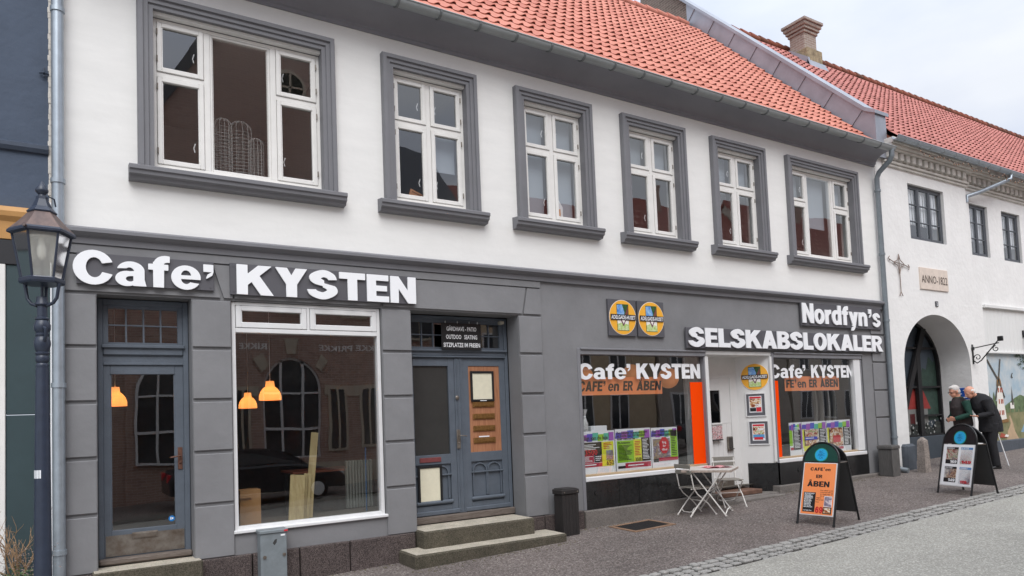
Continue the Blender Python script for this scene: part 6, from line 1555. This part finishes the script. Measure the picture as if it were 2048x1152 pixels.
def person(label, loc, rz, J, build_clothes):
    t = thing('person', label, 'person', (0, 0, 0), None, world=False)
    mb = MB(); P, M = head(mb, J['head'], J['pitch'])
    mb.tube([J['neck'], (Vector(J['neck']) + Vector(J['head'])) / 2 + Vector((-.03, 0, -.01)), Vector(J['head']) + Vector((-.03, 0, -.03))], [.058, .052, .056], 12)
    tor = [J['pelvis'], J['waist'], J['chest'], J['neck']]
    mb.tube(tor, [(.145, .105), (.14, .10), (.155, .105), (.075, .065)], 16)
    for s in ('l', 'r'):
        mb.tube([J['sh' + s], (Vector(J['sh' + s]) + Vector(J['el' + s])) / 2, J['el' + s], J['wr' + s]], [.055, .046, .038, .027], 12)
        leg(mb, J['hip' + s], J['kn' + s], J['an' + s], .9)
    hand(mb, J['wrl'], *J['handl']); hand(mb, J['wrr'], *J['handr'])
    for s in ('l', 'r'): mb.tube([Vector(J['an' + s]), Vector(J['an' + s]) + Vector((0, 0, -.06)), Vector(J['an' + s]) + Vector((.12, 0, -.075))], [.035, .035, .022], 8)
    fuse(mb, 'body', SKIN, t, .0065, 3)
    build_clothes(t, J, P, M)
    for s in ('l', 'r'):
        mb = MB(); shoe(mb, J['an' + s]); mb.build('shoe', SHOE, t, smooth=60)
    mb = MB()
    for s in (-1, 1): mb.ball(P(.083, s * .030, .012), .008, n=8, m=6)
    mb.build('eyes', mat('eye_dark', (40, 30, 26), .3), t)
    t.location = loc; t.rotation_euler = (0, 0, rz); t.scale = (1.085, 1.085, 1.085)
    return t
def trousers(t, J, m, k=1.16):
    mb = MB(); mb.tube([Vector(J['pelvis']) + Vector((0, 0, .12)), J['pelvis'], Vector(J['pelvis']) + Vector((0, 0, -.10))], [(.165, .125), (.175, .135), (.155, .125)], 16)
    for s in ('l', 'r'):
        h, kn, an = Vector(J['hip' + s]), Vector(J['kn' + s]), Vector(J['an' + s])
        mb.tube([h, (h + kn) / 2, kn, (kn + an) / 2, an + Vector((0, 0, -.03))], [.105, .092, .076, .074, .070], 14)
    fuse(mb, 'trousers', m, t, .011, 5)
def clothes_vest(t, J, P, M):
    mb = MB(); 
    for s in ('l', 'r'):
        a, e, w = Vector(J['sh' + s]), Vector(J['el' + s]), Vector(J['wr' + s]); mb.tube([a, (a + e) / 2, e, (e + w) / 2, w], [.082, .068, .060, .052, .042], 12)
    mb.tube([J['waist'], J['chest'], Vector(J['neck']) + Vector((0, 0, .02))], [(.165, .125), (.175, .125), (.085, .080)], 16); fuse(mb, 'sweater', GSWEAT, t, .010, 5)
    mb = MB(); mb.tube([Vector(J['pelvis']) + Vector((0, 0, -.06)), J['pelvis'], J['waist'], J['chest'], Vector(J['chest']) * .45 + Vector(J['neck']) * .55, Vector(J['neck']) + Vector((0, 0, .01))], [(.185, .155), (.188, .155), (.186, .150), (.198, .150), (.16, .115), (.092, .088)], 18)
    fuse(mb, 'vest', VEST, t, .011, 5); trousers(t, J, BTROU)
    mb = MB(); mb.ball(P(-.026, 0, .048), .097, .083, .090, 16, 10, M); mb.ball(P(-.052, 0, -.012), .066, .078, .075, 14, 8, M); mb.ball(P(.030, 0, .100), .055, .058, .032, 12, 8, M); fuse(mb, 'hair', GHAIR, t, .008, 2)
    mb = MB()
    for s in (-1, 1):
        c = P(.096, s * .031, .010); mb.tube([tuple(c + M @ Vector((0, .024 * math.cos(k * .6283), .018 * math.sin(k * .6283)))) for k in range(11)], .0035, 6, False); mb.tube([P(.094, s * .055, .014), P(.03, s * .080, .014), P(-.02, s * .082, .010)], .0035, 6)
    mb.tube([P(.098, -.008, .014), P(.102, 0, .016), P(.098, .008, .014)], .003, 6); mb.build('glasses', BLACK, t)
def clothes_coat(t, J, P, M):
    mb = MB(); up = Vector((0, 0, 1))
    mb.tube([Vector(J['pelvis']) + Vector((-.01, 0, -.20)), Vector(J['pelvis']) + Vector((-.01, 0, -.08)), Vector(J['pelvis']) + Vector((-.005, 0, .04)), J['waist'], J['chest'], Vector(J['chest']) * .45 + Vector(J['neck']) * .55, Vector(J['neck']) + Vector((.012, 0, .022))], [(.225, .185), (.222, .185), (.212, .175), (.205, .165), (.222, .170), (.178, .135), (.090, .085)], 20)
    for s in ('l', 'r'):
        a, e, w = Vector(J['sh' + s]), Vector(J['el' + s]), Vector(J['wr' + s]); mb.tube([a, (a + e) / 2, e, (e + w) / 2, w + (w - e).normalized() * .01], [.095, .080, .072, .062, .052], 12)
    fuse(mb, 'coat', BCOAT, t, .011, 5); trousers(t, J, BTROU)
    mb = MB(); mb.ball(P(-.050, 0, -.008), .062, .081, .062, 14, 9, M); 
    for s in (-1, 1): mb.ball(P(-.022, s * .052, .018), .050, .032, .046, 10, 7, M)
    fuse(mb, 'hair', mat('white_hair', (216, 210, 204), .8, var=.15, vs=60), t, .008, 2)
J1 = dict(pelvis=(-.02, 0, .92), waist=(.0, 0, 1.08), chest=(.035, 0, 1.28), neck=(.06, 0, 1.45), head=(.125, 0, 1.575), pitch=R(18), shl=(.03, .185, 1.375), shr=(.03, -.185, 1.375), ell=(.01, .265, 1.10), elr=(.01, -.265, 1.10), wrl=(.235, .13, 1.02), wrr=(.235, -.10, .99),
          handl=((.6, -.8, -.05), (.6, .3, .6), (.3, 0, 1)), handr=((.6, .8, .0), (.6, -.3, .6), (.3, 0, 1)), hipl=(-.02, .09, .90), hipr=(-.02, -.09, .90), knl=(.02, .10, .49), knr=(-.01, -.10, .49), anl=(.0, .11, .085), anr=(-.04, -.10, .085))
J2 = dict(pelvis=(-.03, 0, .93), waist=(.0, 0, 1.10), chest=(.11, 0, 1.31), neck=(.235, 0, 1.455), head=(.345, 0, 1.545), pitch=R(30), shl=(.14, .185, 1.385), shr=(.14, -.185, 1.385), ell=(.13, .27, 1.10), elr=(-.02, -.28, 1.13), wrl=(.35, .21, 1.06), wrr=(-.17, -.20, .93),
          handl=((1, -.12, .10), (0, .05, -1), (.1, 1, 0), .18), handr=((-.45, .6, -.5), (-.6, -.5, .3), (.2, -.1, 1), .7), hipl=(-.03, .09, .91), hipr=(-.03, -.09, .91), knl=(.02, .10, .50), knr=(-.02, -.10, .50), anl=(-.03, .11, .085), anr=(-.09, -.10, .085))
person('grey-haired man in glasses, dark vest and green sweater, facing the archway', (16.92, -.86, gz(16.7, -.8)), R(150), J1, clothes_vest)
person('white-haired balding man in a black coat leaning forward with one palm held out', (17.12, -1.30, gz(17.1, -1.3)), R(150), J2, clothes_coat)
t = thing('walking_stick', 'white walking stick held behind the back of the man in the black coat', 'walking stick', (0, 0, 0), world=False)
mb = MB(); mb.tube([(-.24, -.14, .93), (-.40, -.02, .03)], .012, 10); mb.build('shaft', LETTER, t); mb = MB(); mb.tube([(-.16, -.20, .91), (-.20, -.17, .95), (-.24, -.14, .935), (-.25, -.12, .90)], .013, 8); mb.build('handle', LETTER, t, smooth=60)
mb = MB(); mb.tube([(-.398, -.022, .045), (-.405, -.016, 0)], .016, 8); mb.build('tip', MATS['granite_sett'] if 'granite_sett' in MATS else BLACK, t)
t.location = (17.12, -1.30, gz(17.1, -1.3)); t.rotation_euler = (0, 0, R(150))

# ------------------------------------------------------------------ behind the glass
SHADE = mat('lit_amber_shade', (238, 190, 124), .5, emit=((252, 190, 118), .42))
_b = SHADE.node_tree.nodes['Principled BSDF']; _tl = SHADE.node_tree.nodes.new('ShaderNodeBsdfTranslucent'); _tl.inputs[0].default_value = (.9, .70, .42, 1); _ad = SHADE.node_tree.nodes.new('ShaderNodeMixShader'); _ad.inputs[0].default_value = .45
SHADE.node_tree.links.new(_b.outputs[0], _ad.inputs[1]); SHADE.node_tree.links.new(_tl.outputs[0], _ad.inputs[2]); SHADE.node_tree.links.new(_ad.outputs[0], SHADE.node_tree.nodes['Material Output'].inputs[0])
LAMPG = 'amber pendant lamps behind the cafe glass'
def pendant(label, x, y, z, top):
    t = thing('pendant_lamp', label, 'lamp', (x, y, z), LAMPG)
    mb = MB(); mb.lathe([(.150, z), (.148, z + .06), (.128, z + .12), (.095, z + .165), (.062, z + .19), (.055, z + .265), (.050, z + .265), (.057, z + .185), (.09, z + .155), (.122, z + .115), (.142, z + .06), (.145, z)], x, y, 28); mb.build('shade', SHADE, t, smooth=50)
    mb = MB(); mb.tube([(x, y, z + .25), (x, y, top)], .004, 6); mb.build('cord', LETTER, t)
    mb = MB(); mb.ball((x, y, z + .08), .035); mb.build('bulb', mat('glowing_bulb', (255, 220, 160), .5, emit=((255, 206, 140), 30)), t)
pendant('lit amber pendant lamp hanging near the glass of the big white-framed window', 2.405, 1.2, 2.07, 3.42)
pendant('lit amber pendant lamp farther back, low at the left of the big white-framed window', 2.62, 3.7, 2.03, 3.42)
pendant('lit amber pendant lamp seen through the glazed cafe door', .565, 2.3, 2.07, 3.42)
mb = MB(); mb.box(1.5, 3.98, .34, 1.25, .12, .445); mb.build('window_platform', FLOORIN, cafe)
BRD = mat('pale_boards', (190, 172, 126), .7, var=.1, vs=3, streak=(9, 9, .8), c2=(160, 140, 98))
def board(label, x0, z1, lean, y, w=.16, tilt=0.0):
    mb = MB(Matrix.Translation((x0, y, .447)) @ Matrix.Rotation(tilt, 4, 'Y') @ Matrix.Rotation(-lean, 4, 'X')); mb.box(0, w, -.011, .011, 0, z1 - .45, .003)
    tag(mb.build('board', BRD, None), label, 'board', 'boards leaning inside the big window')
board('tallest pale board leaning inside the big white-framed window', 2.74, 1.62, .10, .82, .10, .13)
board('broad pale board leaning leftmost inside the big white-framed window', 2.47, 1.06, .14, .62, .20, .10)
board('second pale board from the left behind the glass, edge showing', 2.66, 1.06, .12, .68, .05, .11); board('third pale board from the left behind the glass, edge showing', 2.72, 1.05, .12, .72, .05, .11); board('rightmost short pale board behind the glass, edge showing', 2.78, 1.04, .12, .76, .05, .11)
mb = MB(); mb.box(1.86, 2.12, .60, .84, .447, .90, .004); mb.box(1.86, 2.0, .57, .60, .8, .9); tag(mb.build('cardboard_box', mat('cardboard', (170, 128, 84), .8, var=.08, vs=5)), 'brown cardboard box standing at the left inside the big white-framed window', 'box')
t = thing('work_table', 'dark table with a thin reddish top deep inside the big white-framed window', 'table', (3.3, 1.7, .12))
mb = MB(); mb.box(2.75, 3.85, 1.4, 2.1, 1.0, 1.03, .004); mb.build('tabletop', mat('mahogany', (120, 70, 54), .4, var=.2, vs=5), t)
for x in (2.8, 3.78):
    for y in (1.44, 2.04):
        mb = MB(); mb.box(x, x + .04, y, y + .04, .12, 1.0, .003); mb.build('leg', BLACK, t)
t = thing('radiator', 'pale ribbed radiator at the right inside the big white-framed window', 'radiator', (3.66, 1.27, .45))
for i in range(9):
    mb = MB(); mb.box(3.50 + i * .046, 3.53 + i * .046, 1.27, 1.36, .45, 1.15, .010); mb.build('column', mat('radiator_enamel', (116, 120, 114), .5), t)
mb = MB(); mb.box(3.50, 3.90, 1.30, 1.33, .50, .54); mb.box(3.50, 3.90, 1.30, 1.33, 1.06, 1.10); mb.build('header', MATS['radiator_enamel'], t)
mb = MB(); mb.tube([(3.60, .75, .45), (3.61, .76, 1.35)], .011, 8); tag(mb.build('blue_pole', mat('pole_blue', (26, 76, 116), .5), None, smooth=60), 'thin blue pole upright at the right inside the big white-framed window', 'pole')
WIRE = mat('galvanised_wire', (196, 196, 194), .4, metal=.3)
def cage(label, x, y, r, h):
    z0 = 4.80; t = thing('bird_cage', label, 'bird cage', (x, y, z0), 'wire bird cages in the upper window')
    mb = MB(); n = 12
    for k in range(n):
        a = k * 2 * math.pi / n; mb.tube([(x + r * math.cos(a), y + r * math.sin(a), z0)] + [(x + r * math.cos(a) * math.cos(q * .1963), y + r * math.sin(a) * math.cos(q * .1963), z0 + h - r + r * math.sin(q * .1963)) for q in range(9)], .0022, 4)
    for i in range(int((h - r) / .045) + 1): mb.tube([(x + r * math.cos(k * .3142), y + r * math.sin(k * .3142), z0 + i * .045) for k in range(21)], .0022, 4, False)
    mb.build('wires', WIRE, t); mb = MB(); mb.lathe([(r + .008, z0 - .02), (r + .008, z0 + .02), (r, z0 + .02)], x, y, 20); mb.build('tray', mat('cage_tray', (90, 110, 140), .5), t)
cage('tall wire bird cage at the left in the widest upper window', 1.70, .42, .11, .86); cage('largest wire bird cage, middle one in the widest upper window', 1.93, .52, .145, .90); cage('lowest wire bird cage, nearest the right sash of the widest upper window', 2.10, .40, .095, .66)
mb = MB(Matrix.Translation((4.12, .22, 4.78)) @ Matrix.Rotation(.35, 4, 'Y') @ Matrix.Rotation(-.2, 4, 'X'))
for a, b, c, d in ((0, .03, 0, .30), (.17, .20, 0, .30), (.03, .17, 0, .03), (.03, .17, .27, .30)): mb.box(a, b, -.01, .01, c, d)
mb.box(.03, .17, .0, .008, .03, .27); tag(mb.build('picture_frame', mat('pine_frame', (176, 120, 80), .6, var=.1, vs=6)), 'small pine picture frame tilted on an upstairs window sill', 'frame')
t = thing('window_ornament', 'small white house ornament with an orange door on an upstairs sill', 'ornament', (6.82, .24, 4.77))
mb = MB(); mb.prism([(6.74, 4.77), (6.90, 4.77), (6.90, 5.10), (6.82, 5.22), (6.74, 5.10)], .22, .30); mb.build('house', WPAPER, t); mb = MB(); mb.box(6.79, 6.85, .212, .219, 4.78, 5.06, .003); mb.build('door', mat('ornament_orange', (220, 150, 84), .6), t)
# ------------------------------------------------------------------ the other side of the street (seen mirrored in the glass)
YO = -13.4
RB = bricks('red_brick', (182, 150, 136), (158, 126, 114), (190, 180, 170), 1, 'xz', .3)
SLATE = mat('slate_roof', (66, 70, 78), .6, var=.3, vs=3, streak=(4, 1, 12))
bb = thing('brick_building', 'dark red brick hall with arched white-barred window, mirrored in the cafe glass across the street', 'building', (6, YO, gz(6)))
arch_c, arch_w, arch_s, arch_t = 6.0, .92, 2.75, 1.08
ac = [(arch_c + arch_w * math.cos(math.pi * k / 20), arch_s + arch_t * math.sin(math.pi * k / 20)) for k in range(21)]
mb = MB(); mb.prism([(1.4, -.6), (1.4, 9.5), (5.5, 16.6), (9.6, 9.5), (9.6, -.6), (arch_c + arch_w, -.6), (arch_c + arch_w, .7)] + ac[1:-1] + [(arch_c - arch_w, .7), (arch_c - arch_w, -.6)], YO - .4, YO); mb.box(arch_c - arch_w, arch_c + arch_w, YO - .4, YO - .01, -.6, .7)
mb.box(9.6, 12.6, YO - .5, YO - .1, -.6, 8.6); mb.box(-1.6, 1.4, YO - .5, YO - .1, -.6, 7.5); mb.build('wall', RB, bb)
mb = MB(); mb.prism([(1.0, 9.3), (5.5, 17.0), (10.0, 9.3), (9.6, 9.3), (5.5, 16.5), (1.4, 9.3)], YO - 9, YO + .15); mb.prism([(YO, 8.6), (YO - 4, 13), (YO - 8, 8.6)], 9.4, 12.9, 'yz'); mb.prism([(YO, 7.5), (YO - 4, 12), (YO - 8, 7.5)], -1.9, 1.6, 'yz'); mb.build('roof', SLATE, bb)
STONE = mat('pale_stone', (196, 186, 168), .8, var=.08, vs=4)
mb = MB(); mb.prism([(arch_c - .14, 3.95), (arch_c + .14, 3.95), (arch_c + .22, 4.5), (arch_c - .22, 4.5)], YO, YO + .05)
for s in (-1, 1): mb.prism([(arch_c + s * .70, 3.62), (arch_c + s * .92, 3.45), (arch_c + s * 1.16, 3.78), (arch_c + s * .90, 3.98)], YO, YO + .05)
mb.box(2.6, arch_c - arch_w - .12, YO, YO + .04, 2.65, 3.0); mb.box(arch_c + arch_w + .12, 9.6, YO, YO + .04, 2.65, 3.0); mb.box(2.6, 9.6, YO, YO + .05, -.6, .55); mb.build('stone_band', STONE, bb)
def arched(c, y):
    mb = MB(); ro = [(c + arch_w * math.cos(math.pi * k / 20), arch_s + arch_t * math.sin(math.pi * k / 20)) for k in range(21)]; ri = [(c + (arch_w - .07) * math.cos(math.pi * k / 20), arch_s + (arch_t - .07) * math.sin(math.pi * k / 20)) for k in range(20, -1, -1)]
    mb.prism(ro + ri, y, y + .06); mb.box(c - arch_w, c - arch_w + .07, y, y + .06, .7, arch_s); mb.box(c + arch_w - .07, c + arch_w, y, y + .06, .7, arch_s)
    for x in (-.31, .31): mb.box(c + x - .035, c + x + .035, y, y + .06, .7, arch_s + 1.0)
    for z in (.72, 1.65, 2.75): mb.box(c - arch_w, c + arch_w, y - .002, y + .058, z - .035, z + .035)
    w = mb.build('arched_window', ALU, bb)
    mb = MB(); mb.prism([(c - arch_w, .7), (c + arch_w, .7)] + ro[0:], y - .05, y - .01); mb.build('pane', mat('dark_glass', (62, 66, 70), .08), w)
arched(arch_c, YO - .12); arched(2.55, YO + .06)
mb = MB()
for txt, xr, xl in (('RIKKE', 5.25, 4.38), ('PRIKKE', 7.98, 6.85), ('PRIKKE', 9.2, 8.08)):
    m2 = MB(); small(m2, txt, 0, 4.10, .27, 0, 'l', xr - xl, .022); mb.add([(xr - (p[0] - min(q[0] for q in m2.v)), YO + .02, p[2]) for p in m2.v], m2.f)
mb.build('lettering', mat('pale_letters', (250, 248, 244), .5), bb)
mb = MB()
for x0, x1, z0, z1 in ((7.15, 7.75, .9, 2.95), (8.2, 8.8, .9, 2.95), (3.3, 3.9, .9, 2.95), (4.3, 4.75, .9, 2.95), (10.2, 11.3, .8, 2.9), (10.2, 11.2, 4.6, 6.6), (3.6, 4.5, 5.2, 7.2), (5.6, 6.6, 5.2, 7.6), (7.6, 8.5, 5.2, 7.2)):
    mb.cur = 0; mb.box(x0, x1, YO + .0, YO + .05, z0, z1); mb.cur = 1; mb.box(x0 + .08, x1 - .08, YO + .05, YO + .06, z0 + .08, z1 - .08); mb.cur = 0; mb.box((x0 + x1) / 2 - .03, (x0 + x1) / 2 + .03, YO + .06, YO + .075, z0 + .08, z1 - .08)
mb.build('window', [STONE, MATS['dark_glass']], bb)
mb = MB(); mb.lathe([(.55, 0), (.55, .05), (.45, .05), (.45, 0)], 0, 0, 24); mb.v = [(6.1 + p[0], YO + p[2], 12.6 + p[1]) for p in mb.v]; mb.box(5.65, 6.55, YO, YO + .04, 12.57, 12.63); mb.box(6.07, 6.13, YO, YO + .04, 12.15, 13.05); mb.build('round_window', STONE, bb)
TILESF = tiles_mat('far_clay_tiles', (192, 146, 134), (148, 106, 98), .4)
hx = [(12.9, 9.0, 6.6, 11.8, (196, 178, 150), 'ochre-walled house with dark red roof across the street, next to the brick hall'), (22.1, 8.9, 6.8, 12.6, (176, 168, 158), 'grey-walled house with dark red roof, middle of the mirrored row across the street'), (31.2, 16, 7.0, 13.4, (204, 196, 184), 'cream house with the highest red roof, farthest along across the street')]
for i, (x, w_, e, r_, c, lab) in enumerate(hx):
    h = thing('town_house', lab, 'house', (x + w_ / 2, YO - .5, gz(x)), 'town houses across the street')
    mb = MB(); mb.box(x, x + w_, YO - 8, YO - .5, -.5, e); mb.prism([(YO - .5, e), (YO - 4.25, r_ - .2), (YO - 8, e)], x, x + w_, 'yz'); mb.build('wall', mat('house_wall_%s' % 'abc'[i], c, .9, var=.06, vs=2), h)
    mb = MB(); mb.prism([(YO - .2, e - .15), (YO - 4.25, r_), (YO - 8.3, e - .15), (YO - 8.3, e - .3), (YO - 4.25, r_ - .18), (YO - .2, e - .3)], x - .1, x + w_ + .1, 'yz'); mb.build('roof', mat('far_red_roof', (150, 84, 74), .8), h)
    pantiles(x - .1, x + w_ + .1, 0, 0, math.atan2(r_ - e, 4.05), math.hypot(r_ - e, 4.05), .30, .46, i, Matrix(((1, 0, 0, 0), (0, -1, 0, YO - .2), (0, 0, 1, e - .1), (0, 0, 0, 1)))).build('tiling', TILESF, h)
    mb = MB()
    for k in range(int(w_ / 1.9)):
        for z0 in (1.0, 3.5):
            xx = x + .7 + k * 1.9; mb.cur = 0; mb.box(xx, xx + .95, YO - .5, YO - .45, z0, z0 + 1.5); mb.cur = 1; mb.box(xx + .07, xx + .88, YO - .45, YO - .44, z0 + .07, z0 + 1.43); mb.cur = 0; mb.box(xx + .44, xx + .51, YO - .44, YO - .425, z0 + .07, z0 + 1.43)
    mb.build('window', [ALU, MATS['dark_glass']], h)
    mb = MB(); mb.box(x + w_ * .4, x + w_ * .4 + .7, YO - 4.6, YO - 3.9, r_ - .8, r_ + .9); mb.build('chimney', RB, h)
def car(label, x, y, colour, nm):
    t = thing('parked_car', label, 'car', (0, 0, 0), 'cars parked across the street', world=False)
    pm = mat(nm, colour, .25, spec=.6)
    prof = [(-2.15, .35), (-2.18, .70), (-2.05, .92), (-1.55, .98), (-1.0, 1.0), (.9, .98), (1.5, .90), (2.0, .76), (2.16, .60), (2.14, .32)]
    mb = MB(); rings = []
    for yy, s in ((-.86, .92), (-.83, .99), (0, 1.0), (.83, .99), (.86, .92)): rings.append([(px * (1 if abs(yy) < .85 else .985), yy, .32 + (pz - .32) * s) for px, pz in prof])
    mb.loft(rings); mb.build('body', pm, t, smooth=30)
    cab = [(-1.75, .97), (-1.25, 1.36), (-.75, 1.45), (.15, 1.44), (.55, 1.34), (1.15, .96)]
    mb = MB(); mb.loft([[(px * .94, yy, pz - (.03 if abs(yy) > .6 else 0)) if k not in (0, 5) else (px, yy * 1.14, pz) for k, (px, pz) in enumerate(cab)] for yy in (-.68, -.6, .6, .68)]); mb.build('roof', pm, t, smooth=30)
    for s in (-1, 1):
        mb = MB(); mb.add([(-1.45, s * .765, 1.0), (.95, s * .765, 1.0), (.45, s * .69, 1.33), (-1.1, s * .69, 1.34)], [(0, 1, 2, 3)]); mb.build('side_window', MATS['dark_glass'], t)
        mb = MB(); mb.box(2.06, 2.17, s * .58 - .16, s * .58 + .16, .58, .70, .03); mb.build('headlight', mat('headlight_glass', (210, 214, 216), .1), t)
        mb = MB(); mb.box(-2.19, -2.1, s * .62 - .12, s * .62 + .12, .66, .86, .02); mb.build('tail_light', RED, t)
        for wx in (-1.35, 1.38):
            mb = MB(); mb.cyl((wx, s * .70, .31), (wx, s * .88, .31), .31, n=28); o = mb.build('wheel', mat('tyre', (24, 24, 25), .8), t, smooth=40)
            mb = MB(); mb.cyl((wx, s * .875, .31), (wx, s * .89, .31), .20, n=20); mb.build('rim', ALU, o)
    mb = MB(); mb.add([(1.12, -.70, 1.0), (1.12, .70, 1.0), (.58, .60, 1.345), (.58, -.60, 1.345)], [(0, 1, 2, 3)]); mb.build('windscreen', MATS['dark_glass'], t)
    t.location = (x, y, gz(x, y) + .03)
car('dark blue car parked across the street, mirrored low in the big white-framed window', 4.3, -10.75, (22, 26, 36), 'dark_car_paint')
car('grey car parked farther along across the street, mirrored beside the orange film', 22.8, -10.75, (92, 95, 100), 'silver_car_paint')
